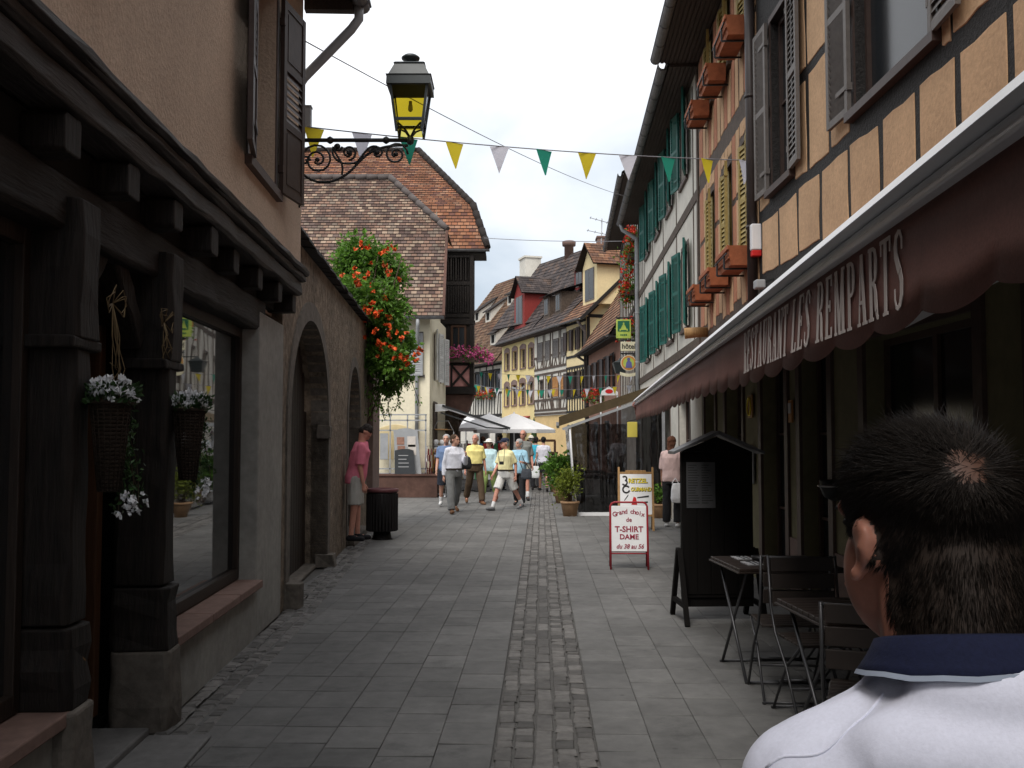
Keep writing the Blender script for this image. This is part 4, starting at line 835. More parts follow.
# ================================================================ right: orange timber framed restaurant house
FO = Fr((2.75, 11.0), (2.75, -6)); xo = FO.xY
H2 = facade('restaurant_house', 'tall orange half-timbered house above the maroon restaurant awning', 'house', FO)
def panels(mb, x0, x1, z0, z1, j=.02):
    a = [(x0 + R.uniform(-j, j), z0 + R.uniform(-j, j)), (x1 + R.uniform(-j, j), z0 + R.uniform(-j, j)), (x1 + R.uniform(-j, j), z1 + R.uniform(-j, j)), (x0 + R.uniform(-j, j), z1 + R.uniform(-j, j))]
    pts = []
    for (p, q) in zip(a, a[1:] + a[:1]):
        for t in (0, .33, .66): pts.append((p[0] + (q[0] - p[0]) * t + (R.uniform(-.013, .013) if t else 0), p[1] + (q[1] - p[1]) * t + (R.uniform(-.013, .013) if t else 0)))
    mb.prism(pts, lambda x, z, d: (x, d, z), -.008, .05)
gops = [(xo(10.96), 0.05, xo(10.02), 2.42), (xo(9.48), 0.05, xo(8.65), 2.42), (xo(7.75), .75, xo(5.9), 2.35), (xo(5.2), .05, xo(4.1), 2.42), (xo(3.4), .75, xo(1.6), 2.35), (xo(.8), .75, xo(-1), 2.35)]
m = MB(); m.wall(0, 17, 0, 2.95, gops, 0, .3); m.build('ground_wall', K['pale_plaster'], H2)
m = MB(); cur = 0
for o in [q for q in gops if q[1] < .1] + [(17, 0, 17, 0)]:
    if o[0] - .12 > cur: m.box(cur, -.02, 0, o[0] - .12, -.001, .62)
    cur = o[2] + .12
m.build('plinth', K['pink_plaster'], H2)
for o in gops:
    wn = window(H2, o[0], o[2], o[1], o[3], K['window_brown'], rec=.16, bars=(2, 1) if o[1] > .1 else (2, 3), casing=.12, proud=.03)
W2s = [(9.66, 10.42), (6.36, 7.86), (3.3, 4.8), (.4, 1.9)]
uops = [(xo(b), 4.20, xo(a), 6.0) for a, b in W2s]
m = MB(); m.wall(0, 17, 2.952, 7.75, uops, 0, .3); m.build('timber_frame', K['timber_black'], H2)
m = MB(); posts = [10.9, 10.2, 9.5, 8.8, 8.05, 7.35, 6.68, 6.05, 5.42, 4.8, 4.1, 3.45, 2.8, 2.1, 1.4, .7, 0, -.7, -1.4]
for a, b in zip(posts, posts[1:]): panels(m, xo(a) + .045, xo(b) - .045, 3.36 if a > 9.4 else 3.0, 3.95, .02)
for a, b in ((6.1, 5.55), (5.45, 5.2), (2.9, 2.3)):
    if a - b > .15: panels(m, xo(a) + .02, xo(b) - .02, 4.10, 4.78); panels(m, xo(a) + .02, xo(b) - .02, 4.90, 5.95)
for a, b in ((9.1, 8.5), (6.0, 5.2), (8.42, 7.95)): panels(m, xo(a), xo(b), 6.35, 7.4)
for a, b in ((10.93, 10.56), (9.56, 9.2), (9.1, 8.55), (8.47, 8.02), (6.25, 6.14)): panels(m, xo(a), xo(b), 4.08, 4.95); panels(m, xo(a), xo(b), 5.05, 5.9)
m.build('infill_panels', K['orange_plaster'], H2, bevel=.007)
for i, o in enumerate(uops):
    big = o[2] - o[0] > 1
    window(H2, o[0], o[2], o[1], o[3], K['shutter_brown'], rec=.10, bars=(1, 1) if big else (2, 2), sh=(K['shutter_gray'], .48 if big else .44, 'louvre', 2, 4), casing=.06, sill=.07)
m = MB(); m.roof((0, -.5, 7.7), (17, -.5, 7.7), (17, 4, 11.5), (0, 4, 11.5)); m.build('roof', K['tile_brown'], H2, recalc=False)
m = MB(); m.box(0, -.5, 7.6, 17, .0, 7.66); m.f([(0, .3, 7.7), (0, 7, 7.7), (0, 4, 11.5)]); m.box(.0, .31, 0, .1, 7, 7.7); m.box(.1, 6.9, 0, 17, 7, 7.7); m.box(0.11, .31, 2.9, 17, 6.9, 2.95); m.box(.11, 3, 0, 17, 3.1, 2.9); m.build('soffit', K['soffit_wood'], H2)
gutter(H2, [(0, -.58, 7.66), (17, -.58, 7.66)])
pipe(H2, [(-.06, -.07, 7.5), (-.06, -.07, 3.05)], .058, K['pipe_brown'])
# wall light and spotlight on the brown pipe
q = FO.p(757, 240, -.06); t = thing('alarm_box', 'slim white alarm box with red foot beside the brown drainpipe', 'alarm box', FO.M @ Vector((q[0] - .08, -.05, q[1] - .17)), FO.ang)
m = MB(); m.box(-.05, -.06, .07, .05, .05, .36); m.build('casing', K['plastic_white'], t, bevel=.012); m = MB(); m.box(-.045, -.055, 0, .045, .05, .068); m.build('red_lens', K['plastic_red'], t, bevel=.01)
q = FO.p(768, 285, -.06); t = thing('floodlight', 'small grey floodlight at the foot of the brown drainpipe', 'floodlight', FO.M @ Vector((q[0], -.06, q[1])), FO.ang)
m = MB(); m.box(-.07, -.14, -.04, .07, -.04, .05); m.build('casing', K['zinc'], t, bevel=.012); m = MB(); m.bar((0, -.05, .02), (0, .06, .06), .025); m.build('bracket', K['iron'], t)
# ---------------------------------------------------------------- pink house
FP = Fr((XR(15.6), 15.6), (XR(11), 11.0)); xp = FP.xY
H3 = facade('pink_house', 'narrow salmon half-timbered house with closed yellow shutters', 'house', FP)
g3 = [(xp(13.3), .05, xp(12.1), 2.42), (xp(15.2), .05, xp(14.2), 2.42)]
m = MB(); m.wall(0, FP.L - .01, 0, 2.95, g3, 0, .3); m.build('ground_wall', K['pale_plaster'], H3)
for o in g3: window(H3, *[o[0], o[2], o[1], o[3]], K['window_brown'], rec=.16, bars=(2, 3), casing=.12, proud=.03)
WP = [(11.2, 12.1), (12.68, 13.5), (14.1, 14.85)]
ops = [(xp(b), z, xp(a), z + h) for z, h in ((3.78, 1.35), (6.45, 1.0)) for a, b in WP]
m = MB(); m.wall(0, FP.L - .01, 2.952, 7.62, ops, 0, .3); m.build('timber_frame', K['timber_brown'], H3)
m = MB(); m2 = MB()
for a, b, q in ((11.05, 11.15, 0), (12.15, 12.38, 0), (12.42, 12.64, 1), (13.54, 13.78, 0), (13.82, 14.06, 1), (14.9, 15.15, 0), (15.2, 15.55, 1)):
    for z0, z1 in ((3.3, 3.72), (3.80, 4.55), (4.62, 5.42), (5.68, 6.4), (6.48, 7.5)): panels(m if q == 0 else m2, xp(b), xp(a), z0, z1, .012)
for a, b in WP:
    for i in range(3):
        x0, x1 = xp(b) + (xp(a) - xp(b)) * i / 3 + .02, xp(b) + (xp(a) - xp(b)) * (i + 1) / 3 - .02; panels(m2 if i == 1 else m, x0, x1, 3.2, 3.68, .02); panels(m, x0, x1, 5.25, 5.42, .01); panels(m2 if i == 1 else m, x0, x1, 5.70, 6.36, .02)
m.build('infill_panels', K['orange_plaster'], H3, bevel=.007); m2.build('salmon_panels', K['salmon_plaster'], H3, bevel=.007)
for o in ops: window(H3, *[o[0], o[2], o[1], o[3]], K['timber_brown'], rec=.12, bars=(2, 2), sh=(K['shutter_yellow'], (o[2] - o[0]) / 2 + .015, 'louvre', -172, 188), casing=.05, sill=.06)
m = MB(); m.roof((0, -.62, 7.6), (FP.L, -.62, 7.6), (FP.L, 4, 11.3), (0, 4, 11.3)); m.build('roof', K['tile_brown'], H3, recalc=False)
m = MB(); m.box(0, -.6, 7.55, FP.L, -.001, 7.6); n = 8
for i in range(9): m.box(0, -.6 + i * .066, 7.535, FP.L, -.6 + i * .066 + .05, 7.549)
m.box(0, .301, 0, .1, 6, 7.6); m.box(.1, 5.9, 0, FP.L, 6, 7.6); m.f([(0, .3, 7.6), (0, 7, 7.6), (0, 4, 11.3)]); m.box(0.1, 3, 0, FP.L, 3.1, 2.9); m.box(.1, .31, 2.9, FP.L, 5.9, 2.95); m.build('soffit', K['soffit_wood'], H3)
gutter(H3, [(.05, -.68, 7.58), (FP.L, -.68, 7.58)])
def flowerbox(fr, x, z, w, label, group, empty=True, parentcol=None):
    t = thing('flower_box', label, 'flower box', fr.M @ Vector((x, -.06, z)), fr.ang, group); d, h = .24, .22
    m = MB(); a, b = w / 2, w / 2 - .03
    o_ = [(-b, -d + .02, 0), (b, -d + .02, 0), (b, 0, 0), (-b, 0, 0)]; p_ = [(-a, -d - .01, h), (a, -d - .01, h), (a, .0, h), (-a, .0, h)]
    m.f(o_[::-1]); [m.f([o_[i], o_[(i + 1) % 4], p_[(i + 1) % 4], p_[i]]) for i in range(4)]
    i_ = [(x_ * .93, -d * .5 + (y_ + d * .5) * .82, z_) for x_, y_, z_ in p_]; l_ = [(x_, y_, h - .05) for x_, y_, z_ in i_]
    for i in range(4): j = (i + 1) % 4; m.f([p_[i], p_[j], i_[j], i_[i]]); m.f([i_[i], i_[j], l_[j], l_[i]])
    m.f(l_); m.box(-a - .01, -d - .025, h - .05, a + .01, -d - .004, h + .004); m.box(-a, -d - .012, .07, a, -d + .004, .09)
    m.build('box', K['terracotta'], t, bevel=.005)
    m = MB()
    for sx in (-.3, .3): m.bar((sx * w, -d - .03, -.02), (sx * w, .05, -.02), .02); m.bar((sx * w, -d - .03, -.02), (sx * w, -d - .03, .14), .02); pass
    m.bar((-w * .5, -d - .03, .13), (w * .5, -d - .03, .13), .014); m.build('bracket', K['iron'], t)
    return t
pos3 = ['nearest the brown drainpipe', 'in the middle of its row', 'next to the white house']
for zi, (z, rw) in enumerate(((3.55, 'lower'), (6.22, 'upper'))):
    for i, (a, b) in enumerate(WP): flowerbox(FP, xp((a + b) / 2), z, (b - a) * .95, 'terracotta box under the %s windows of the pink house, %s' % (rw, pos3[i]), 'terracotta flower boxes')
# ---------------------------------------------------------------- white house with green shutters
FG = Fr((XR(27.4), 27.4), (XR(15.6), 15.6)); xg = FG.xY; Lg = FG.L - .01
H4 = facade('white_house', 'long white house with two rows of green louvred shutters', 'house', FG)
cen = [17.45, 19.75, 22.1, 24.6]; ops = [(xg(c + .43), z, xg(c - .43), z + 1.42) for z in (3.5, 6.1) for c in cen]
g4 = [(xg(26.5), 0.05, xg(25.4), 2.3), (xg(24), .8, xg(22.5), 2.3), (xg(21), .05, xg(20), 2.3), (xg(18.5), .8, xg(17), 2.3)]
m = MB(); m.wall(0, Lg, 0, 7.62, ops + g4, 0, .3); m.build('wall', K['white_plaster'], H4)
m = MB(); m.bar2(0, 5.48, Lg, 5.48, .17); m.bar2(Lg - .09, 2.9, Lg - .09, 7.55, .15); m.bar2(0, 3.1, Lg, 3.1, .16); m.bar2(.08, 2.9, .08, 7.5, .14); m.build('timber_frame', K['timber_brown'], H4)
m = MB()
for Y in [16.3 + .47 * i for i in range(23)]:
    for z0, z1 in ((3.2, 5.38), (5.58, 7.4)):
        if all(not (o[0] - .62 < xg(Y) < o[2] + .62 and o[1] < (z0 + z1) / 2 < o[3] + .4) for o in ops): m.bar2(xg(Y), z0, xg(Y), z1, .045, -.012)
m.build('batten', K['timber_brown'], H4)
for o in ops: window(H4, *[o[0], o[2], o[1], o[3]], K['window_brown'], rec=.14, bars=(2, 3), sh=(K['shutter_green'], .46, 'louvre', 10, 12), casing=.07, sill=.05)
for o in g4: window(H4, *[o[0], o[2], o[1], o[3]], K['window_brown'], rec=.14, bars=(2, 2), casing=.07)
m = MB(); m.roof((-.2, -.5, 7.55), (Lg, -.5, 7.55), (Lg, 4, 11.3), (-.2, 4, 11.3)); m.build('roof', K['tile_brown'], H4, recalc=False)
m = MB(); m.box(-.1, -.46, 7.50, Lg, -.001, 7.55)
for i in range(7): m.box(-.1, -.46 + i * .066, 7.485, Lg, -.46 + i * .066 + .05, 7.499)
m.box(0, .301, 0, .1, 6, 7.6); m.box(.1, 5.9, 0, Lg, 6, 7.6); m.f([(0, .3, 7.5), (0, 7, 7.5), (0, 4, 11.3)]); m.box(.1, 3, 0, Lg, 3.1, 7.4); m.build('soffit', K['soffit_wood'], H4)
gutter(H4, [(-.15, -.52, 7.52), (Lg, -.56, 7.52)]); pipe(H4, [(.12, -.5, 7.45), (.12, -.46, 7.3), (.14, -.08, 7.05), (.14, -.07, 6.9), (.14, -.07, .1)], .055, K['zinc'])
q = FG.p(694, 332, -.2); m = MB(); m.tube([(q[0], .05, q[1]), (q[0], -.16, q[1] - .005), (q[0] - .02, -.34, q[1] - .02)], [.075, .08, .085], 10); m.build('wooden_spout', K['light_wood'], H4)
# ---------------------------------------------------------------- hotel house beyond
FH = Fr((4.22, 38.7), (3.62, 27.5)); xh = FH.xY
H5 = facade('hotel_house', 'half-timbered house with dark eaves and red geranium boxes past the white house', 'house', FH)
ops = [(xh(c + .4), z, xh(c - .4), z + 1.3) for z in (3.2, 5.9) for c in (28.6, 30.6, 32.8, 35, 37)]
m = MB(); m.wall(0, FH.L, 0, 9.0, ops, 0, .3); m.box(0, .301, 0, .1, 6, 9); m.build('wall', K['white_plaster'], H5)
m = MB()
for z in (2.9, 5.3, 5.6, 7.6, 8.7): m.bar2(0, z, FH.L, z, .16)
for i in range(12): m.bar2(.1 + i * 1.0, 2.9, .1 + i * 1.0, 8.7, .13)
m.build('timber_frame', K['timber_brown'], H5)
for o in ops: window(H5, *[o[0], o[2], o[1], o[3]], K['window_brown'], rec=.1, bars=(2, 2), casing=.06)
m = MB(); m.roof((-.1, -.55, 8.95), (FH.L + .1, -.55, 8.95), (FH.L + .1, 3.5, 12.5), (-.1, 3.5, 12.5)); m.build('roof', K['tile_brown'], H5, recalc=False)
m = MB(); m.box(0, -.5, 8.88, FH.L, -.001, 8.94); m.f([(FH.L, .0, 8.95), (FH.L, 6, 8.95), (FH.L, 3.5, 12.5)]); m.box(FH.L - .1, .301, 7, FH.L - .001, 6, 9); m.build('soffit', K['soffit_wood'], H5); gutter(H5, [(0, -.6, 8.9), (FH.L + .1, -.6, 8.9)])
def geranium(p, w, label, group, n=150, box=True, d=.2, hang=.2, ang=0):
    t = thing('geranium_box', label, 'flower box', p, ang, group); m = MB(); m.box(-w / 2, -d, 0, w / 2, 0, .18); m.build('box', K['timber_brown'], t); m = MB(); f = MB()
    for i in range(int(n * 2)): m.leaf((R.uniform(-w / 2, w / 2) * 1.1, -d / 2 + R.gauss(0, d * .5), .18 + R.gauss(0, .09) - (hang * R.random() if i % 3 == 0 else 0)), R.uniform(.07, .13))
    for i in range(int(n * .62)):
        c = Vector((R.uniform(-w / 2, w / 2) * 1.1, -d / 2 - abs(R.gauss(0, d * .45)), .27 + R.gauss(0, .10) - (hang * R.random() if i % 3 == 0 else 0)))
        for _ in range(3): f.leaf(c, R.uniform(.06, .10), None, .9)
    m.build('foliage', K['leaf_green'], t, recalc=False); f.build('flowers', K['flower_red'], t, recalc=False); return t
for i, (px, py, Y, w, h, lab) in enumerate(((633, 262, 29.2, 1.0, .8, 'tallest red geranium box, high under the dark eave of the hotel house'), (630, 297, 30.6, .9, .4, 'red geranium box hanging just below the tallest one'), (634, 334, 29.6, .5, .3, 'red geranium box beside the green hanging sign'))):
    p = at(px, py, Y); gx = FH.I @ p; geranium(FH.M @ Vector((gx.x, -.02, gx.z)), w, lab, 'geraniums on the hotel house', 230, d=.3, hang=h, ang=FH.ang)
p = at(632, 243, 28.4); gx = FH.I @ p; geranium(FH.M @ Vector((gx.x, -.02, gx.z)), .7, 'topmost red geranium box beside the far end of the white house', 'geraniums on the hotel house', 170, d=.25, hang=.5, ang=FH.ang)
# hanging signs (seen face on from down the street)
def hang_sign(px, py, Y, w, h, name, label, build):
    p = at(px, py, Y); t = thing(name, label, 'hanging sign', p); wall = FH.M @ Vector((xh(Y), 0, 0)); m = MB(); dx = wall.x - p.x
    m.bar((-w * .5, 0, h / 2 + .05), (dx + .05, 0, h / 2 + .05), .035); m.bar((dx - .01, 0, h / 2 - .25), (max(.1, dx - .5), 0, h / 2 + .05), .025)
    for s_ in (-.35, .35): m.bar((w * s_, 0, h / 2), (w * s_, 0, h / 2 + .05), .02)
    m.build('bracket', K['iron'], t); build(t, w, h); return t
def s_green(t, w, h):
    m = MB(); m.box(-w / 2, -.03, -h / 2, w / 2, .03, h / 2); m.build('board', K['sign_lime'], t, bevel=.01)
    m = MB(); m.box(-w * .40, -.036, -h * .14, w * .40, -.031, h * .42); m.build('emblem_field', K['sign_green'], t)
    m = MB(); f = lambda x, z, d: (x * w, d, z * h); m.prism([(-.2, .0), (.2, .0), (.08, .20), (-.08, .20)], f, -.041, -.0365); m.prism([(-.28, -.06), (.28, -.06), (.28, 0), (-.28, 0)], f, -.0405, -.0365); m.prism([(-.05, .2), (.05, .2), (.05, .33), (-.05, .33)], f, -.041, -.0365); m.prism([(-.28, -.11), (-.2, -.11), (-.2, -.06), (-.28, -.06)], f, -.041, -.0365); m.prism([(.2, -.11), (.28, -.11), (.28, -.06), (.2, -.06)], f, -.041, -.0365); m.build('emblem', K['sign_lime'], t)
    m = MB(); [m.box(-w * .22 + i * w * .12, -.036, -h * .36, -w * .22 + i * w * .12 + w * .08, -.031, -h * .28) for i in range(4)]; m.build('mark', K['sign_green'], t)
hang_sign(623.5, 329, 28.4, .42, .54, 'lodging_sign', 'square green and lime hanging sign with a pale house emblem', s_green)
def s_hotel(t, w, h):
    m = MB(); m.box(-w / 2, -.05, -h / 2, w / 2, .05, h / 2); m.build('board', K['sign_cream'], t, bevel=.007); text('hôtel', h * .78, K['letter_black'], t, (0, -.055, -h * .02), (math.pi / 2, 0, 0), .02, sx=.92)
hang_sign(628.5, 346.5, 28.2, .44, .26, 'hotel_sign', 'small cream hanging sign reading hôtel', s_hotel)
def s_round(t, w, h):
    m = MB(); rr = w / 2; f = lambda x, z, d: (x, d, z); cir = lambda r: [(math.cos(a) * r, math.sin(a) * r) for a in [2 * math.pi * i / 28 for i in range(28)]]
    m.prism(cir(rr), f, -.03, .03); m.build('board', K['sign_cream'], t); m = MB(); m.prism(cir(rr * .92), f, -.035, -.0305); m.build('ring', K['sign_orange'], t)
    m = MB(); m.prism(cir(rr * .70), f, -.039, -.0355); m.build('field', K['sign_lime'], t)
    m = MB(); m.prism([(-.09, -.14), (.10, -.14), (.08, .02), (.03, .06), (-.03, .06), (-.07, .0)], f, -.043, -.0395); m.prism([(math.cos(a) * .045, .10 + math.sin(a) * .05) for a in [2 * math.pi * i / 12 for i in range(12)]], f, -.043, -.0395); m.build('emblem', K['sign_blue'], t)
    m = MB(); n = 10; m.prism([(-.24 + .48 * i / n, -rr - .03 - .05 * math.sin(math.pi * i / n)) for i in range(n + 1)] + [(.24 - .48 * i / n, -rr - .12 - .05 * math.sin(math.pi * i / n)) for i in range(n + 1)], f, -.02, .01); m.build('banner', K['sign_cream'], t)
hang_sign(628.5, 363, 28, .44, .44, 'inn_sign', 'round orange hanging sign with a seated figure and a cream banner below', s_round)
t = thing('street_lantern', 'small dark hanging lantern with yellowish glass beside the round sign', 'street lamp', at(620, 368, 31)); m = MB(); m.lathe([(.02, .3), (.05, .25), (.24, .16), (.22, .14), (.14, -.16), (.1, -.18)], sq=1); m.bar((0, 0, .3), (1.0, 0, .34), .03); m.build('lantern_frame', K['lamp_metal'], t); m = MB(); m.lathe([(.215, .13), (.145, -.14)], sq=1); m.build('glass', K['shutter_yellow'], t)
# ================================================================ restaurant awning
def fx(Y): return .775 + .078 * Y
AW = Fr((fx(16.6), 16.6), (fx(-1.0), -1.0)); aw = AW.xY; LA = AW.L
A = facade('restaurant_awning', 'long maroon restaurant awning with white lettering on its scalloped valance', 'awning', AW)
ZR = 2.21
m = MB(); m.hexa([(0, -.07, ZR - .034), (LA, -.07, ZR - .034), (LA, .05, ZR - .034), (0, .05, ZR - .034), (0, -.03, ZR + .018), (LA, -.03, ZR + .018), (LA, .05, ZR + .018), (0, .05, ZR + .018)]); m.box(0, -.028, ZR - .058, LA, .04, ZR - .036); m.box(0, -.036, ZR - .078, LA, .045, ZR - .060); m.build('front_rail', K['white_metal'], A, bevel=.006)
def vp(x, z, off=0):
    sway = .012 * math.sin(x * 2.1) + .008 * math.sin(x * 5.3 + 1); k_ = (ZR - .07 - z); return (x, -.005 + off - sway * k_ * 2.2 - .03 * k_, z)
def vb(x):
    t = (x / .41) % 1; return 1.872 + .032 * abs(math.sin(math.pi * t)) ** .7 * -1 + .02 + .012 * math.sin(x * .9)
m = MB(); dx = .023; n = int(LA / dx)
for i in range(n):
    x0, x1 = i * dx, (i + 1) * dx; b0, b1 = vb(x0), vb(x1)
    for j in range(3):
        f0, f1 = j / 3, (j + 1) / 3; T0 = ZR - .07
        m.f([vp(x0, T0 + (b0 - T0) * f1), vp(x1, T0 + (b1 - T0) * f1), vp(x1, T0 + (b1 - T0) * f0), vp(x0, T0 + (b0 - T0) * f0)])
vo = m.build('valance', K['maroon_cloth'], A, smooth=True, weld=True)
so_ = vo.modifiers.new('s', 'SOLIDIFY'); so_.thickness = .004
# sloping cloth from the rail up to the wall
m = MB(); pts = []
for i in range(41):
    Y = 16.6 - 17.6 * i / 40; w_ = AW.I @ Vector((XR(Y) - .02, Y, 0)); row = [(w_.x + (aw(Y) - w_.x) * (1 - t), w_.y * t, ZR - .02 + .62 * t - .05 * math.sin(math.pi * t)) for t in (0, .25, .5, .75, 1)]; pts.append(row)
for a, b in zip(pts, pts[1:]):
    for j in range(4): m.f([a[j], b[j], b[j + 1], a[j + 1]])
co = m.build('cloth', K['maroon_cloth'], A, smooth=True, weld=True); so_ = co.modifiers.new('s', 'SOLIDIFY'); so_.thickness = .006
for Y in (1.5, 5, 8.5, 12, 15.8):
    w_ = AW.I @ Vector((XR(Y), Y, 0)); m = MB(); mid = ((aw(Y) + w_.x) / 2, w_.y * .5, 2.16); m.bar((aw(Y), .03, ZR - .06), mid, .05, .035); m.bar(mid, (w_.x, w_.y, 2.55), .05, .035); m.build('folding_arm', K['white_metal'], A)
m = MB(); w_ = AW.I @ Vector((XR(16.6), 16.6, 0)); m.tube([(-.0, -.01, ZR - .06), (-.06, .02, ZR - .12), (-.05, .03, ZR - .2), (.02, 0, ZR - .22)], [.07, .06, .05, .03], 8); m.build('end_roll', K['maroon_cloth'], A)
# condensed serif letters
def glyph(ch):
    """list of convex quads in a box of height 1; returns (quads, width)"""
    q = []; T, t, s_ = .125, .05, .045
    def V(x, a=0, b=1, w=T): q.append([(x, a), (x + w, a), (x + w, b), (x, b)])
    def Hh(x0, x1, y, w=t): q.append([(x0, y), (x1, y), (x1, y + w), (x0, y + w)])
    def S(x, y, w=T, e=.06): Hh(x - e, x + w + e, y, s_)
    def D(x0, y0, x1, y1, w): q.append([(x0, y0), (x0 + w, y0), (x1 + w, y1), (x1, y1)])
    def path(p, ws):
        P = [Vector(a) for a in p]; L_, R_ = [], []
        for i, a in enumerate(P):
            d = (P[min(i + 1, len(P) - 1)] - P[max(0, i - 1)]).normalized(); nn = Vector((-d.y, d.x)) * (ws[i] / 2 if isinstance(ws, list) else ws / 2); L_.append(a + nn); R_.append(a - nn)
        for i in range(len(P) - 1): q.append([tuple(R_[i]), tuple(R_[i + 1]), tuple(L_[i + 1]), tuple(L_[i])])
    if ch in 'RP':
        V(.06); S(.06, 0); S(.06, 1 - s_, T, .03)
        path([(.15, .975), (.27, .97), (.36, .92), (.39, .83), (.39, .66), (.36, .57), (.27, .51), (.15, .505)], [.05, .055, .09, .12, .12, .09, .055, .05])
        if ch == 'R': path([(.24, .50), (.33, .45), (.375, .34), (.40, .12), (.44, .03), (.50, .02)], [.05, .09, .12, .12, .09, .05])
        return q, .50 if ch == 'R' else .47
    if ch in 'ELF':
        V(.06); S(.06, 0, T, .03)
        if ch != 'L': Hh(.03, .42, .95); D(.38, .82, .385, .95, .05); Hh(.18, .32, .49); D(.30, .42, .30, .60, .04)
        else: S(.06, .955)
        Hh(.06, .43, 0); D(.385, .0, .39, .17, .05); return q, .47
    if ch == 'T': V(.18); S(.18, 0); Hh(.0, .48, .95); D(.0, .80, .0, .95, .045); D(.435, .80, .435, .95, .045); return q, .49
    if ch == 'S': path([(.37, .74), (.36, .88), (.29, .965), (.22, .975), (.12, .93), (.09, .82), (.11, .70), (.20, .58), (.29, .47), (.36, .35), (.36, .17), (.30, .06), (.22, .025), (.13, .05), (.07, .14), (.06, .28)], [.04, .05, .055, .06, .09, .12, .125, .125, .125, .125, .12, .09, .06, .055, .05, .04]); return q, .44
    if ch == 'A': D(.05, 0, .215, 1, .045); D(.335, 0, .20, 1, .125); Hh(.12, .36, .30); Hh(-.02, .15, 0, s_); Hh(.27, .52, 0, s_); return q, .50
    if ch == 'U': path([(.11, 1), (.11, .25), (.14, .10), (.23, .03), (.32, .06), (.37, .16), (.385, .3), (.385, 1)], [.12, .12, .1, .06, .05, .05, .05, .05]); S(.05, .955); S(.36, .955, .05); return q, .46
    if ch == 'N': V(.06, 0, 1, .05); S(.06, 0, .05); D(.35, 0, .06, 1, .12); V(.40, 0, 1, .05); S(.40, .955, .05); Hh(.0, .1, .955, s_); return q, .48
    if ch == 'M': V(.06, 0, 1, .05); S(.06, 0, .05); D(.26, .0, .07, 1, .11); D(.29, .0, .47, 1, .05); V(.47, 0, 1, T); S(.47, 0); Hh(0, .1, .955, s_); Hh(.5, .65, .955, s_); return q, .66
    return q, .24
m = MB(); word = 'RESTAURANT LES REMPARTS'; hgt = .20; x = 0; pos = []
for ch in word: q_, w_ = glyph(ch); pos.append((q_, x)); x += w_ + .13
xa, xb = aw(4.93), aw(2.385); sx = (xb - xa) / x; zb_ = 1.912; k0 = 0
for q_, ox in pos:
    for quad in q_:
        m.prism(quad, lambda a, b, d: vp(xa + (ox + a) * sx, zb_ + b * hgt, d), -.0058 - (k0 % 5) * .0003, -.0045); k0 += 1
m.build('lettering', K['letter_white'], A)
# ================================================================ enclosed terrace with a brown awning
TY0, TY1 = 20.5, 27.0; tt = thing('terrace_tent', 'terrace under a brown awning closed off by clear plastic curtains', 'terrace tent', (0, TY0, 0))
xf, xw0 = .98, XR(TY0) - .03; zf, zw = 1.92, 2.66
m = MB(); m.hexa([(xf, 0, zf), (xw0, 0, zw), (xw0 + .28, 6.5, zw), (xf + .3, 6.5, zf), (xf, 0, zf + .05), (xw0, 0, zw + .05), (xw0 + .28, 6.5, zw + .05), (xf + .3, 6.5, zf + .05)]); m.hexa([(xf - .02, -.04, zf - .10), (xw0, -.04, zw - .10), (xw0, .0, zw - .10), (xf - .02, .0, zf - .10), (xf - .02, -.04, zf + .09), (xw0, -.04, zw + .09), (xw0, .0, zw + .09), (xf - .02, .0, zf + .09)]); m.build('cloth', K['brown_cloth'], tt)
m = MB(); m.bar((xf + .05, -.06, zf - .16), (xw0, -.06, zw - .14), .05); m.bar((xf - .04, .02, zf - .05), (xf + .26, 6.5, zf - .05), .07); m.bar((1.30, .02, 0), (1.16, .02, 1.85), .035); m.bar((1.5, 6.4, 0), (1.5, 6.4, 1.9), .05); m.bar((xw0 - .06, -.02, 0), (xw0 - .06, -.02, 2.6), .06); m.build('frame', K['zinc'], tt)
m = MB(); nn = 30
def cur(u, v): x = 1.20 + (xw0 - .1 - 1.20) * u + .12 * (1 - v) * (1 - u); return (x, -.03 + .02 * math.sin(u * 38) * (.3 + .7 * (1 - v)) + .012 * math.sin(v * 9 + u * 5), .05 + (zf - .16 + (zw - zf) * (x - xf) / (xw0 - xf) - .05) * v)
for i in range(nn):
    for j in range(8): m.f([cur(i / nn, j / 8), cur((i + 1) / nn, j / 8), cur((i + 1) / nn, (j + 1) / 8), cur(i / nn, (j + 1) / 8)])
for i in range(12):
    for j in range(4):
        g_ = lambda a, b: (1.32 + .03 * math.sin(a * 30) + (xf + .05 - 1.32) * b * .5 + .28 * a, .02 + 6.4 * a, .05 + (zf - .12) * b); m.f([g_(i / 12, j / 4), g_((i + 1) / 12, j / 4), g_((i + 1) / 12, (j + 1) / 4), g_(i / 12, (j + 1) / 4)])
[m.f([(1.6 + (xw0 - 1.3) * i / 10 * .5, 6.4 + .03 * (i % 2), .05), (1.6 + (xw0 - 1.3) * (i + 1) / 10 * .5, 6.4 + .03 * ((i + 1) % 2), .05), (1.6 + (xw0 - 1.3) * (i + 1) / 10 * .5, 6.4 + .03 * ((i + 1) % 2), 1.95), (1.6 + (xw0 - 1.3) * i / 10 * .5, 6.4 + .03 * (i % 2), 1.95)]) for i in range(16)]
m.build('curtain', K['curtain'], tt, smooth=True, weld=True)
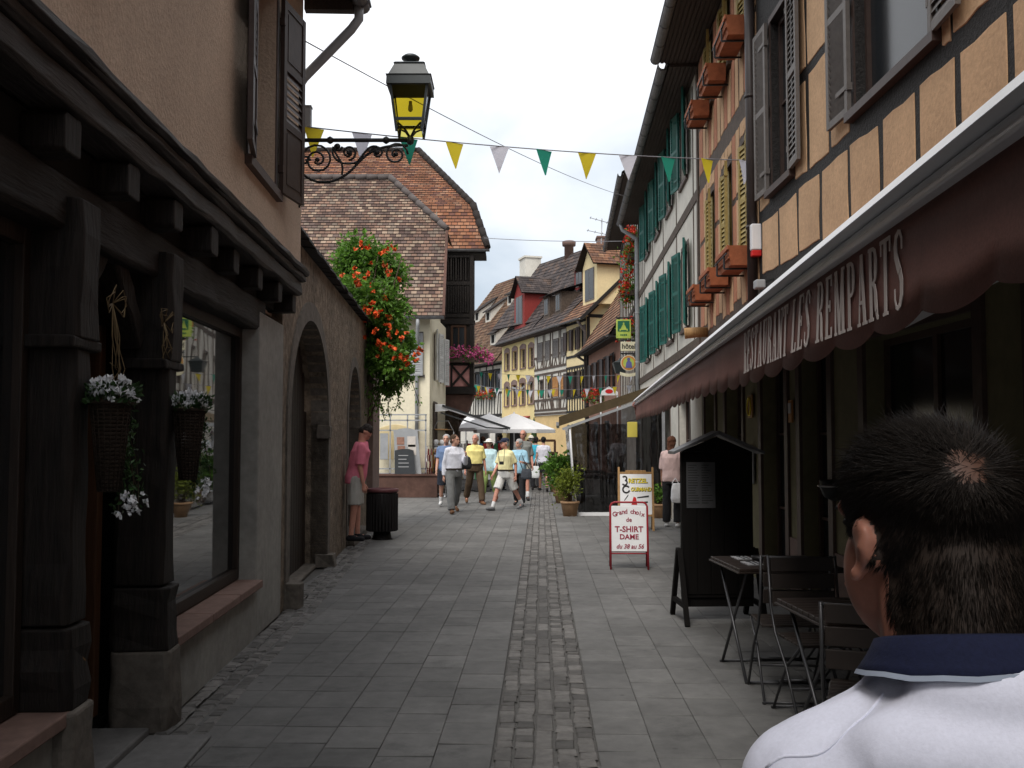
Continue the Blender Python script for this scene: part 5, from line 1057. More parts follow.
m = MB(); m.tube([(1.18, -.05, 1.8), (1.22, -.06, 1.2), (1.27, -.06, .5), (1.33, -.06, .06)], .02, 6); m.hexa([(1.32, -.05, 0), (xw0 - .1, -.05, 0), (xw0 - .1, -.01, 0), (1.32, -.01, 0), (1.32, -.05, .07), (xw0 - .1, -.05, .07), (xw0 - .1, -.01, .07), (1.32, -.01, .07)]); m.build('curtain_hem', K['plastic_white'], tt)
# dark furniture inside
for i, (x, y) in enumerate(((1.9, 1.4), (2.6, 3.0), (1.9, 4.6))):
    t = thing('terrace_table', ['dark table just inside the plastic curtain', 'dark table in the middle of the enclosed terrace', 'dark table at the far end of the enclosed terrace'][i], 'table', (x, TY0 + y, 0), 0, 'tables inside the terrace'); m = MB(); m.box(-.4, -.4, .71, .4, .4, .75); m.build('tabletop', K['plinth_brown'], t); m = MB(); [m.bar((sx * .35, sy * .35, 0), (sx * .35, sy * .35, .71), .04) for sx in (1, -1) for sy in (1, -1)]; m.build('legs_frame', K['iron'], t)
    m = MB(); m.box(-.3, -.3, .755, .3, .3, .76); m.build('cloth', K['bin_lid'], t)
ys = thing('price_flag', 'yellow fabric price flag hanging at the far end of the maroon awning', 'sign', at(632, 429, 17.0)); m = MB(); m.box(-.08, -.01, -.14, .09, .01, .12); m.build('board', K['yellow_sign'], ys, bevel=.006); m = MB(); m.bar((-.08, 0, .125), (.12, 0, .17), .016); m.build('rod', K['iron'], ys); text('12 €', .10, K['letter_black'], ys, (0.01, -.012, .02), (math.pi / 2, 0, 0)) if False else None
# ================================================================ corner house with the steep mixed-tile roof (faces the camera)
CY0 = 27.3
H6 = thing('corner_house', 'cream corner house with a steep patchy brown tiled roof', 'house', (-6.6, CY0, 0)); W6 = 4.35; bx = lambda px: at(px, 400, CY0).x + 6.6
m = MB(); o1 = (bx(401), 3.30, bx(421), 4.42); o2 = (bx(386), 1.55, bx(412), 2.0); m.wall(0, W6, 0, 5.05, [o1], 0, .3)
sd = Fr((-6.6 + W6, CY0), (-6.6 + W6 + .15, 31.6)); SI = H6.matrix_basis.inverted(); m.M = Matrix.Translation((-6.6, CY0, 0)).inverted() @ sd.M

ops6 = [(1.0, 3.2, 1.8, 4.6), (2.6, 3.2, 3.4, 4.6)]; m.wall(.31, sd.L, 0, 5.05, ops6, 0, .3); m.M = Matrix()
m.box(0, .301, 0, .3, 4.5, 5.05); m.box(.3, 4.2, 0, W6, 4.5, 5.0); m.f([(W6 - .08, .1, 5.0), (W6 - .02, 4.4, 5.0), (W6 - .05, 3.0, 8.6), (W6 - .05, 1.7, 7.2)]); m.box(.31, .31, 4.9, W6 - .4, 4.1, 4.95); m.build('wall', K['cream_plaster'], H6)
window(H6, o1[0], o1[2], o1[1], o1[3], K['shutter_gray'], rec=.1, bars=(2, 2), casing=.06, sill=.05)
m = MB(); x0, x1 = bx(400), bx(423); m.mi = 0; me = shutter_mesh(x1 - x0, 1.16, 'louvre', K['zinc']); so_ = bpy.data.objects.new('shutter', me); COL.objects.link(so_); so_.parent = H6; so_.location = (x0, -.13, 3.27); m.bm.free()

for i, o in enumerate(ops6):
    m = MB(SI.copy() if False else Matrix.Translation((-6.6, CY0, 0)).inverted() @ sd.M); x0, z0, x1, z1 = o
    m.box(x0, .06, z0, x0 + .05, .12, z1); m.box(x1 - .05, .06, z0, x1, .12, z1); m.box(x0 + .05, .06, z0, x1 - .05, .12, z0 + .05); m.box(x0 + .05, .06, z1 - .05, x1 - .05, .12, z1); m.box((x0 + x1) / 2 - .03, .065, z0 + .05, (x0 + x1) / 2 + .03, .11, z1 - .05)
    wn = m.build('window', K['window_brown'], H6); m = MB(Matrix.Translation((-6.6, CY0, 0)).inverted() @ sd.M); m.f([(x0, .1, z0), (x1, .1, z0), (x1, .1, z1), (x0, .1, z1)]); m.build('pane', K['pane'], wn)
    for left in (1, 0):
        so_ = bpy.data.objects.new('shutter', shutter_mesh(.42, 1.42, 'louvre', K['shutter_white'])); COL.objects.link(so_); so_.parent = wn; so_.matrix_local = Matrix.Translation((-6.6, CY0, 0)).inverted() @ sd.M @ Matrix.Translation((x0 if left else x1, -.04 if left else -.075, z0)) @ Matrix.Rotation(rad(192 if left else -12), 4, 'Z')
m = MB(); n = 10; a, b = bx(380), bx(411); m.prism([(a, 1.0), (b, 1.0)] + [(b + (a - b) * i / n, 1.84 + .1 * math.sin(math.pi * i / n)) for i in range(n + 1)], lambda x, z, d: (x, d, z), -.012, .02); m.build('blind_arch', K['creamlight_plaster'], H6)
m = MB(); zz = [(.85, 'a'), (1.05, 'b')]
for z in (2.05, 2.2, 1.78, .75, .62): m.bar((bx(378), -.35, z), (bx(428), -.35, z), .035)
for px in (379, 392, 409, 427): m.bar((bx(px), -.35, .58), (bx(px), -.35, 2.2), .035)
for px in (382, 396): m.box(bx(px), -.37, 1.0, bx(px + 8), -.34, 1.7); m.box(bx(px), -.372, 1.28, bx(px + 8), -.345, 1.31)
m.build('railing', K['zinc'], H6)
gz, ey = 4.87, -.42; RY, RZ = 2.75, 9.45; xe = W6 + .42
m = MB(); tY = 1.45; tz = gz + (RZ - gz) * (tY - ey) / (RY - ey); lx = -6
m.roof((lx, ey, gz), (xe, ey, gz), (xe - .04, tY, tz), (lx, tY, tz), .13); m.roof((lx, tY, tz), (xe - .04, tY, tz), (W6 - 1.45, RY, RZ), (lx, RY, RZ), .13); m.build('roof', K['tile_mixed'], H6, recalc=False)
m = MB(); m.f([(xe - .04, tY, tz), (xe - .04, 2 * RY - tY, tz), (W6 - 1.45, RY, RZ)], [(0, 0), (3, 0), (1.5, 3)]); m.roof((xe, 2 * RY - ey, gz), (lx, 2 * RY - ey, gz), (lx, RY, RZ), (W6 - 1.45, RY, RZ)); m.build('roof_hip', K['tile_brown'], H6, recalc=False)
m = MB(); rr_ = [((xe - .04), tY, tz), (W6 - 1.45, RY, RZ), (lx, RY, RZ)]
for p, q in zip(rr_, rr_[1:]):
    p, q = Vector(p), Vector(q); n = int((q - p).length / .33)
    for i in range(n): m.tube([p.lerp(q, i / n) + Vector((0, 0, .05)), p.lerp(q, (i + 1.08) / n) + Vector((0, 0, .03))], [.085, .105], 8)
m.build('ridge_tiles', K['roof_dark'], H6)
m = MB(); m.bar((xe - .02, ey - .02, gz - .05), (xe - .06, tY, tz - .05), .07, .2); m.build('bargeboard', K['plinth_brown'], H6)
gutter(H6, [(lx, ey - .07, gz - .03), (xe, ey - .07, gz - .03)], .07); pipe(H6, [(bx(419), ey - .07, gz - .1), (bx(419), ey - .07, gz - .28), (bx(417), -.1, gz - .75), (bx(417), -.07, gz - .95), (bx(417), -.07, .1)], .05, K['zinc'])
pl = MB(); pl.box(-3.60, 26.55, 0, -1.98, 26.85, .56); pl.box(-3.62, 26.52, .56, -1.94, 26.88, .62); pl.box(-2.28, 26.86, 0, -1.98, 27.25, .56); o = pl.build('low_wall', K['plinth_brown'], bevel=.01); tag(o, 'low reddish brown wall in front of the cream corner house', 'low wall')
# ================================================================ tall house with the timber gallery
H7 = thing('gallery_house', 'tall house with an orange tiled roof, dark timber gallery and flowered balcony', 'house', (0, 32, 0))
m = MB(); m.wall(-6.5, -2.15, 0, 7.9, (), .6, .4); m.box(-2.2, .6, 0, -2.05, 8, 7.8); m.f([(-2.1, 1, 7.6), (-2.1, 8, 7.6), (-2.5, 6, 11), (-2.5, 3.5, 11)]); m.build('wall', K['plinth_brown'], H7)
gx0, gx1 = -2.28, -1.24
m = MB(); m.box(gx0, .5, 2.95, gx0 + .1, 1, 7.7); m.box(gx0, .06, 5.45, gx1, .5, 5.55)
for x in (gx0 + .06, gx1 - .06): m.bar((x, .06, 3.2), (x, .06, 7.62), .13)
for z in (7.45, 6.55, 5.5, 5.35, 4.22, 3.95): m.bar((gx0, .05, z), (gx1, .05, z), .09, .12)
for i in range(11): x = gx0 + .14 + i * .078; m.box(x, .02, 5.6, x + .045, .06, 6.5); m.box(x, .02, 6.65, x + .045, .06, 7.4) if i % 2 == 0 else m.box(x + .01, .03, 6.6, x + .03, .05, 7.4)
m.box(gx0, .05, 4.25, -1.98, .1, 5.35); m.box(-1.46, .05, 4.25, gx1, .1, 5.35); m.box(-1.98, .05, 5.22, -1.46, .1, 5.35)
m.box(gx1 - .1, .12, 3.2, gx1, .9, 7.6); m.box(gx0, .9, 3.2, gx1, 1.0, 7.6); m.box(-2.6, -.02, 7.5, -.85, 1.3, 7.63); m.box(gx0 + .12, .45, 5.6, gx1 - .1, .55, 7.6); m.box(gx0 - .02, -.05, 2.98, gx1 + .05, 1.1, 3.2); m.box(gx0 - .02, -.02, 5.22, gx1 + .06, .02, 5.34)
m.build('gallery', K['old_timber'], H7)
m = MB(); m.box(gx0, .02, 3.2, -1.98, .09, 4.2); m.box(-1.94, .04, 3.22, gx1 - .12, .09, 3.90); m.build('balcony_panel', mat('pink_panel', (.50, .24, .22), rough=.85, scale=8, bump=.2), H7)
m = MB(); m.bar((-1.93, .0, 3.24), (gx1 - .13, .0, 3.88), .07); m.bar((-1.93, -.005, 3.88), (gx1 - .13, -.005, 3.24), .072); m.box(-1.97, -.02, 3.2, -1.91, .05, 4.25); m.build('balcony_brace', K['old_timber'], H7)
m = MB(); m.box(-1.97, .04, 4.26, -1.90, .12, 5.2); m.box(-1.54, .04, 4.26, -1.47, .12, 5.2); m.box(-1.9, .04, 5.13, -1.54, .12, 5.2); m.box(-1.74, .05, 4.26, -1.70, .1, 5.13); wn = m.build('window', K['jamb_wood'], H7); m = MB(); m.f([(-1.95, .1, 4.26), (-1.5, .1, 4.26), (-1.5, .1, 5.2), (-1.95, .1, 5.2)]); m.build('pane', K['pane'], wn)
m = MB(); n = 8
prof = [(gx0 + .05, 2.96)] + [(gx1 - .35 * (i / n), 2.96 - .75 * math.sin(math.pi / 2 * i / n)) for i in range(n + 1)] + [(gx0 + .35, 1.6), (gx0 + .05, 1.6)]
m.prism(prof, lambda x, z, d: (x, d, z), .1, 1.2); m.build('corbel', K['plinth_brown'], H7)
m = MB(); m.box(-2.2, .3, 0, -1.75, .9, 1.75); m.build('corner_post', K['timber_brown'], H7)
e0, e1, e2 = (0, 7.66), (1.25, 9.35), (5.0, 12.3)
m = MB(); m.roof((-9, e0[0], e0[1]), (-.78, e0[0], e0[1]), (-1.3, e1[0], e1[1]), (-9, e1[0], e1[1]), .16); m.roof((-9, e1[0], e1[1]), (-1.3, e1[0], e1[1]), (-3.5, e2[0], e2[1]), (-9, e2[0], e2[1]), .16)
m.f([(-.78, 0, 7.66), (-1.1, 1.6, 7.66), (-2.4, 2.6, 9.35), (-1.3, 1.25, 9.35)], [(0, 0), (2, 0), (2, 2), (0, 2)]); m.f([(-1.3, 1.25, 9.35), (-2.4, 2.6, 9.35), (-3.5, 5, 12.3)], [(0, 0), (8, 0), (4, 4)]); m.build('roof', K['tile_orange'], H7, recalc=False)
m = MB(); P = [(-.78, 0, 7.66), (-1.3, 1.25, 9.35), (-3.5, 5.0, 12.3), (-9, 5.0, 12.3)]
for p, q in zip(P, P[1:]):
    p, q = Vector(p), Vector(q); n = int((q - p).length / .4)
    for i in range(n): m.tube([p.lerp(q, i / n) + Vector((0, 0, .05)), p.lerp(q, (i + 1.08) / n) + Vector((0, 0, .03))], [.10, .13], 8)
m.build('ridge_tiles', K['tile_orange'], H7); gutter(H7, [(-2.3, -.07, 7.62), (-.72, -.07, 7.62)], .06)
m = MB(); f = MB(); t = thing('balcony_flowers', 'pink geraniums along the rail of the timber balcony', 'flower box', (-1.35, 31.85, 4.0))
b_ = MB(); b_.box(-.62, -.1, -.02, .5, .1, .16); b_.build('box', K['timber_brown'], t)
for i in range(420): m.leaf((R.uniform(-.7, .6), R.gauss(0, .15), .2 + R.gauss(0, .1)), R.uniform(.06, .11))
for i in range(240):
    x = R.uniform(-.7, .75); c = Vector((x, -.12 + R.gauss(0, .12), .28 + R.gauss(0, .11) - .28 * max(0, x - .2)))
    for _ in range(3): f.leaf(c, R.uniform(.05, .09), None, .9)
m.build('foliage', K['leaf_green'], t, recalc=False); f.build('flowers', K['flower_pink'], t, recalc=False)
# ================================================================ row of far houses: yellow, white half-timbered, cream half-timbered
FB = Fr((-.62, 62.0), (3.62, 48.0))
def fbx(px): return FB.p(px, 380)[0]
def rect(px0, px1, py0, py1):
    c = (px0 + px1) / 2; return (fbx(px0), FB.p(c, py1)[1], fbx(px1), FB.p(c, py0)[1])
XB, XC, XD = fbx(534.5), fbx(567.5), FB.L
ZE = 7.45
def sub(name, label, x0, x1): 
    t = facade(name, label, 'house', FB); return t
# yellow house
H8 = sub('yellow_house', 'yellow house with arched brown windows and a red dormer', 0, XB)
up = [rect(a, b, c, d) for a, b, c, d in ((505.2, 509.2, 353, 370), (512.8, 517, 351, 369), (520.8, 525.5, 349, 368), (529.2, 533.4, 347.5, 367))]
lo = [rect(a, b, c, d) for a, b, c, d in ((505, 509, 386.5, 406), (512, 516.6, 385, 405), (520, 525, 383, 404.5), (528.4, 533.4, 381.5, 403.5))]
ops = [tuple(q) for q in up + lo]; m = MB(); m.wall(0, XB - .01, 0, ZE, ops + [(1.0, 0, 4.4, 2.1)], 0, .3); m.box(0, .301, 0, .3, 6, ZE); m.build('wall', K['yellow_plaster'], H8)
for o in ops: window(H8, o[0], o[2], o[1], o[3], K['shutter_white'], rec=.12, bars=(2, 3), casing=.16, proud=.03, lintel=.14, sill=.06); 
for o in list(H8.children):
    if o.name.startswith('window'): o.data.materials.clear(); o.data.materials.append(K['pink_plaster'])
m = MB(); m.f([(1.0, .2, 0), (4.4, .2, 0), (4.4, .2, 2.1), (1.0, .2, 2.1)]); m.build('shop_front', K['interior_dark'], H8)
m = MB(); m.hexa([(.3, -1.3, 2.15), (XB - .8, -1.3, 2.15), (XB - .8, 0, 2.75), (.3, 0, 2.75), (.3, -1.3, 2.2), (XB - .8, -1.3, 2.2), (XB - .8, 0, 2.8), (.3, 0, 2.8)]); m.build('awning', K['red_boards'], H8)
m = MB()   # painted garland on the wall
for i in range(30):
    x = .6 + (XB - 1.2) * i / 29; z = 4.72 - .25 * math.sin(math.pi * i / 29) + R.uniform(-.08, .08); m.box(x - .06, -.006, z - .05, x + R.uniform(.02, .12), -.002 - R.random() * .002, z + .06)
m.build('painted_garland', K['zinc'], H8)
def roofpart(H, x0, x1, perp, z1, mt, skew=0, eave=.45):
    m = MB(); m.roof((x0 - .05, -eave, ZE - .12), (x1 + .05, -eave, ZE - .12), (x1 + skew, perp, z1), (x0 + skew, perp, z1), .28); m.roof((x1 + .05, 2 * perp + eave, ZE - .12), (x0 - .05, 2 * perp + eave, ZE - .12), (x0 + skew, perp, z1), (x1 + skew, perp, z1), .28); m.build('roof', mt, H, recalc=False); gutter(H, [(x0, -eave - .06, ZE - .15), (x1, -eave - .06, ZE - .15)], .07)
    m = MB(); m.box(x0, -eave, ZE - .26, x1, .0, ZE - .2); m.build('soffit', K['soffit_wood'], H)
roofpart(H8, 0, XB, 3.4, 11.7, K['tile_slate'])
def dormer(H, x0, x1, z0, z1, y0, y1, wall_m, roof_m, peak=0, ov=.15, win=True):
    m = MB(); m.box(x0, y0, z0, x1, y1, z1)
    if peak: m.prism([(x0, z1), (x1, z1), ((x0 + x1) / 2, z1 + peak)], lambda x, z, d: (x, d, z), y0, y0 + .1)
    d = m.build('dormer', wall_m, H); m = MB(); xm = (x0 + x1) / 2
    if peak: m.roof((x0 - ov, y1, z1 - .05), (x0 - ov, y0 - ov, z1 - .05), (xm, y0 - ov, z1 + peak), (xm, y1 + .6, z1 + peak), .2); m.roof((x1 + ov, y0 - ov, z1 - .05), (x1 + ov, y1, z1 - .05), (xm, y1 + .6, z1 + peak), (xm, y0 - ov, z1 + peak), .2)
    else: m.roof((x0 - ov, y0 - ov, z1), (x1 + ov, y0 - ov, z1), (x1 + ov, y1 + .8, z1 + .9), (x0 - ov, y1 + .8, z1 + .9), .2)
    m.build('dormer_roof', roof_m, d, recalc=False)
    if win:
        m = MB(); w = (x1 - x0) * .32; m.box(xm - w, y0 - .03, z0 + .25, xm + w, y0 - .002, z1 - .12); q = m.build('dormer_window', K['shutter_gray'], d); m = MB(); [m.box(a_, y0 - .038, z0 + .32, b_, y0 - .032, z1 - .18) for a_, b_ in ((xm - w + .07, xm - .04), (xm + .04, xm + w - .07))]; m.build('dormer_pane', K['pane'], q)
    return d
xx = fbx(517); dormer(H8, xx - 1.0, xx + 1.0, 8.0, 10.05, .15, 2.4, K['red_boards'], K['tile_slate'], 1.1, .25)
m = MB(); q = FB.p(529, 250, 3.2); m.box(q[0] - .55, 2.7, 9.5, q[0] + .75, 3.8, 13.6); m.box(q[0] - .62, 2.62, 13.6, q[0] + .82, 3.88, 13.72); m.build('chimney', K['white_plaster'], H8)
# white half-timbered house
H9 = sub('half_timbered_house', 'white half-timbered house with grey and orange shutters between the yellow and cream houses', XB, XC)
up = [rect(*a) for a in ((538, 543, 343.5, 361.5), (545.6, 550.2, 341.5, 360), (553.4, 558.8, 339.5, 357.5), (561.6, 566.2, 337.5, 356))]
lo = [rect(*a) for a in ((539, 543.2, 380.5, 398.5), (546.4, 551, 379.5, 398), (553.2, 558.4, 377, 396.5), (561.5, 566.5, 376, 396))]
m = MB(); m.wall(XB, XC, 2.75, ZE, [tuple(o) for o in up + lo], 0, .3); m.build('wall', K['white_plaster'], H9)
m = MB(); m.wall(XB, XC, 0, 2.749, [], .05, .3); m.build('ground_wall', K['ochre_plaster'], H9)
for i, o in enumerate(up + lo): window(H9, *[o[0], o[2], o[1], o[3]], K['timber_brown'], rec=.08, bars=(2, 2), casing=.05, sh=None, pane=None)
for i, o in enumerate(up + lo):
    mt = K['shutter_orange'] if i >= 6 else (K['shutter_gray'] if i < 4 else None)
    if mt: q = bpy.data.objects.new('closed_shutter', shutter_mesh(o[2] - o[0], o[3] - o[1], 'louvre', mt)); COL.objects.link(q); q.parent = H9; q.location = (o[0], -.045, o[1])
m = MB()
for z in (2.85, 3.05, 3.60, 5.0, 5.3, 5.95, 7.2): m.bar2(XB, z, XC, z, .12)
for o in up + lo:
    for x in (o[0] - .09, o[2] + .09): m.bar2(x, 3.05 if o in lo else 5.3, x, 5.0 if o in lo else 7.2, .11)
nC = 12
for i in range(nC):
    x = XB + (XC - XB) * (i + .5) / nC; m.bar2(x, 3.05, x + R.choice((-.25, .25, 0)), 3.6, .09); m.bar2(x, 5.3, x + R.choice((-.3, .3)), 5.95, .09)
m.build('timber_frame', K['timber_brown'], H9); roofpart(H9, XB, XC, 4.3, 12.2, K['tile_slate'])
for px in (541.5, 553): xx = fbx(px); dormer(H9, xx - .5, xx + .5, 8.05, 9.3, .3, 2.0, K['timber_brown'], K['tile_slate'], 0, .2)
for px in (543, 552, 561): xx = fbx(px) + 1.0; dormer(H9, xx - .75, xx + .75, 9.5, 10.7, 1.75, 2.4, K['red_boards'], K['tile_slate'], 0, .25)
# cream half-timbered house with a gable and a tiled dormer
H10 = sub('cream_house', 'cream half-timbered house with black shutters, gable end and a boxy tiled dormer', XC, XD)
up = [rect(*a) for a in ((568.4, 571.6, 332, 351), (574.6, 578, 329, 350), (581.6, 585.6, 326, 348))]; lo = [rect(*a) for a in ((568.5, 573, 373, 397), (576, 580, 371.5, 396), (582.5, 586.5, 370, 394))]
m = MB(); m.wall(XC + .01, XD, 2.75, ZE, [tuple(o) for o in up + lo], -.05, .3); m.wall(XC + .01, XD, 0, 2.749, [], .05, .3)
pk = 4.2
for seg in (((-.05, 0), (8.3, 0), (8.3, ZE), (-.05, ZE)), ((-.05, ZE), (8.3, ZE), (pk, 11.6))): m.prism(seg, lambda y, z, d: (d, y, z), XD - .2, XD + .02)
m.build('wall', K['creamlight_plaster'], H10)
for o in up + lo: window(H10, *[o[0], o[2], o[1], o[3]], K['timber_black'], rec=.08, bars=(2, 2), casing=.05, sh=(K['shutter_brown'], .34, 'board', 8, 8), y0=-.05)
m = MB(); 
for z in (2.85, 3.55, 5.05, 5.6, 7.25): m.bar2(XC, z, XD, z, .12, -.075 - R.random() * .01)
for i in range(8):
    x = XC + .1 + (XD - XC - .2) * i / 7; m.bar2(x, 2.85, x, 5.05, .1, -.075 - R.random() * .01); 
sw = Matrix.Translation((XD + .02, 0, 0)) @ Matrix.Rotation(math.pi / 2, 4, 'Z'); m.M = sw
for a in ((.05, 0, .05, 7.4), (.05, 5.3, 8.2, 5.3), (.05, 6.3, 8, 6.3), (.05, 7.45, 8.2, 7.45), (2.2, 5.3, 2.2, 7.45), (1.2, 6.3, 2.2, 5.4), (2.2, 7.45, 1.4, 6.3), (3.4, 5.3, 3.4, 9.8), (4.3, 7.45, 4.3, 11.2), (1.6, 8.6, 6.8, 8.6), (0, 7.5, pk, 11.5), (8.3, 7.5, pk, 11.5), (2.3, 7.5, 3.3, 8.6), (5.4, 5.3, 5.4, 9.4), (3.4, 6.3, 4.2, 7.4)): m.bar2(*a, .16)
m.build('timber_frame', K['timber_black'], H10); m.bm if 0 else None
m = MB(); e = .5; m.roof((XC, -e, ZE - .15), (XD + .5, -e, ZE - .15), (XD + .5, pk, 11.75), (XC, pk, 11.75), .25); m.roof((XD + .5, 8.7, ZE - .15), (XC, 8.7, ZE - .15), (XC, pk, 11.75), (XD + .5, pk, 11.75), .25); m.build('roof', K['tile_rust'], H10, recalc=False); gutter(H10, [(XC, -e - .07, ZE - .18), (XD + .45, -e - .07, ZE - .18)], .08); pipe(H10, [(XD + .2, -e - .06, ZE - .3), (XD + .1, -.15, ZE - .8), (XD + .1, -.13, 2.5)], .07, K['roof_dark'])
m = MB(); m.bar((XD + .48, -e, ZE - .22), (XD + .48, pk, 11.68), .08, .16); m.build('bargeboard', K['timber_black'], H10)
xx = fbx(583.5); dormer(H10, xx - .95, xx + .95, 8.0, 9.95, .35, 2.6, K['creamlight_plaster'], K['tile_rust'], 1.15, .3)
# tall dark roofed house behind the row, chimney and aerial
def rw(px, py, Y): return at(px, py, Y)
H11 = thing('far_house', 'dark slate roofed house rising behind the cream house, with a pale chimney', 'house', (5.2, 55, 0)); O = Vector((5.2, 55, 0))
m = MB(); m.box(-2.5, 0, 0, 4, 6, 9.5); m.build('wall', K['creamlight_plaster'], H11)
m = MB(); c, d = rw(612, 240, 55) - O, rw(540, 264, 64) - O; dn = Vector((-3.1, -.95, -4.4)); m.roof(d + dn, c + dn, c, d, .3); dn = Vector((3.1, .95, -4.4)); m.roof(c + dn, d + dn, d, c, .3); m.build('roof', K['tile_slate'], H11, recalc=False)
c = rw(607, 258, 54.6) - O; m = MB(); m.box(c.x - .55, c.y - .4, c.z - 2.0, c.x + .55, c.y + .5, c.z + 1.05); m.box(c.x - .6, c.y - .45, c.z + 1.05, c.x + .6, c.y + .55, c.z + 1.15); m.build('chimney', K['sandstone'], H11)
c = rw(569, 262, 60) - O; m = MB(); m.lathe([(.28, -1), (.28, .95), (.40, .97), (.42, 1.22), (.34, 1.27)], c, 12); m.build('chimney', K['sandstone'], H11)
c = rw(600, 262, 54.2); t = thing('aerial', 'thin television aerial beside the pale chimney', 'aerial', c); m = MB(); m.tube([(0, 0, -1.0), (.12, 0, 2.4)], .03, 6)
for z, w_ in ((2.2, 1.0), (1.5, 1.3)):
    m.tube([(-w_ * .55, 0, z + .25), (w_ * .75, 0, z - .12)], .022, 5)
    for i in range(5): x = -w_ * .5 + w_ * 1.2 * i / 4; zz = z + .25 - .37 * (i / 4); m.tube([(x, -.3, zz), (x, .3, zz)], .015, 4)
m.build('antenna', K['zinc'], t)
# ================================================================ brown house: lower wing to the right of the row
FE = Fr((3.66, 47.6), (4.22, 38.8)); H12 = facade('brick_pink_house', 'low pinkish house with a long sloping roof and dark shutters before the cream gable', 'house', FE)
ops = [(FE.xY(y + .42), z, FE.xY(y - .42), z + 1.35) for z in (3.6,) for y in (46.2, 44.4, 42.6, 40.8)] + [(FE.xY(y + .5), .4, FE.xY(y - .5), 2.2) for y in (45.4, 42.2)]
m = MB(); m.wall(0, FE.L, 0, 5.75, ops, 0, .3); m.build('wall', K['brick_pink'], H12)
for o in ops: window(H12, *[o[0], o[2], o[1], o[3]], K['timber_black'], rec=.08, bars=(2, 2), casing=.08, sh=(K['shutter_brown'], .36, 'board', 12, 12) if o[1] > 1 else None)
m = MB(); m.roof((-.3, -.45, 5.6), (FE.L, -.45, 5.6), (FE.L, 3.0, 10.8), (-.3, 3.0, 10.8), .25); m.build('roof', K['tile_rust'], H12, recalc=False); m = MB(); m.box(-.3, -.42, 5.48, FE.L, -.001, 5.56); m.box(-.3, -.48, 5.42, FE.L, -.42, 5.62); m.f([(-.1, 0, 5.6), (-.1, 6, 5.6), (-.1, 3.0, 10.6)]); m.build('soffit', K['timber_black'], H12); gutter(H12, [(-.4, -.55, 5.55), (FE.L, -.55, 5.55)], .08, K['roof_dark']); pipe(H12, [(-.2, -.5, 5.45), (-.15, -.15, 5.2), (-.12, -.1, 2.2)], .07, K['roof_dark'])
for i, (y, z) in enumerate(((46.2, 3.35), (43.6, 3.2))): geranium(FE.M @ Vector((FE.xY(y), -.02, z)), 1.3, ['red geranium box on the pink house by the cream gable', 'red geranium box on the pink house nearer the hanging signs'][i], 'geraniums on the pink house', 150, d=.3, hang=.25, ang=FE.ang)
t = thing('small_shade', 'small white gabled canopy with a red emblem above the brown awning', 'canopy', at(609, 392, 36)); m = MB(); m.prism([(-.32, -.12), (.32, -.12), (.32, .0), (.0, .2), (-.32, .0)], lambda x, z, d: (x, d, z), -.05, .05); m.build('board', K['plastic_white'], t); m = MB(); m.prism([(math.cos(a) * .14, .02 + math.sin(a) * .08) for a in [2 * math.pi * i / 14 for i in range(14)]], lambda x, z, d: (x, d, z), -.058, -.052); m.build('emblem', K['plastic_red'], t)
m = MB(); m.bar((-.3, 0, -.12), (-.3, 0, -3.2), .05); m.bar((.3, 0, -.12), (.3, 0, -3.2), .05); m.build('post', K['white_metal'], t)
# ================================================================ big roofed house at the street's end
FA = Fr((-5.6, 75.0), (-.66, 63.8)); H13 = facade('great_roof_house', 'white house at the end of the street under a huge brown roof with white dormers', 'house', FA)
fa = lambda px: FA.p(px, 390)[0]
ops = [(fa(a), 4.6, fa(a + 5.2), 5.9) for a in (451, 459.5, 468, 474.5, 481.5, 488, 494.5)]
m = MB(); m.wall(0, FA.L, 0, 6.5, ops, 0, .3); m.build('wall', K['white_plaster'], H13)
for o in ops: window(H13, *[o[0], o[2], o[1], o[3]], K['timber_black'], rec=.06, bars=(2, 1), casing=.1)
m = MB()
for z in (6.3, 4.45, 2.75, 3.0): m.bar2(0, z, FA.L, z, .2 if z < 3.1 else .14)
for i in range(26): x = .2 + i * (FA.L - .4) / 25; m.bar2(x, 3.1, x + (.0 if i % 3 else .2), 4.4, .11)
for o in ops: m.bar2(o[0] - .25, 4.5, o[0] - .25, 6.3, .13)
m.build('timber_frame', K['timber_black'], H13)
m = MB(); n = 10
for px in (484, 500): x = fa(px); m.prism([(x - .75, 0.3), (x + .75, .3)] + [(x + .75 * math.cos(math.pi * i / n), 1.7 + .55 * math.sin(math.pi * i / n)) for i in range(n + 1)], lambda x_, z, d: (x_, d, z), -.02, .05)
m.build('archway', K['interior_dark'], H13)
m = MB(); m.roof((-.5, -.7, 6.35), (FA.L + .4, -.7, 6.35), (FA.L + .4, 5.0, 13.5), (-.5, 5.0, 13.5), .3); m.roof((FA.L + .4, 10.5, 6.35), (-.5, 10.5, 6.35), (-.5, 5.0, 13.5), (FA.L + .4, 5.0, 13.5), .3); m.f([(FA.L + .2, 0, 6.3), (FA.L + .2, 10, 6.3), (FA.L + .2, 5, 13.3)]); m.build('roof', K['tile_brown'], H13, recalc=False); gutter(H13, [(0, -.8, 6.35), (FA.L, -.8, 6.35)], .09, K['roof_dark'])
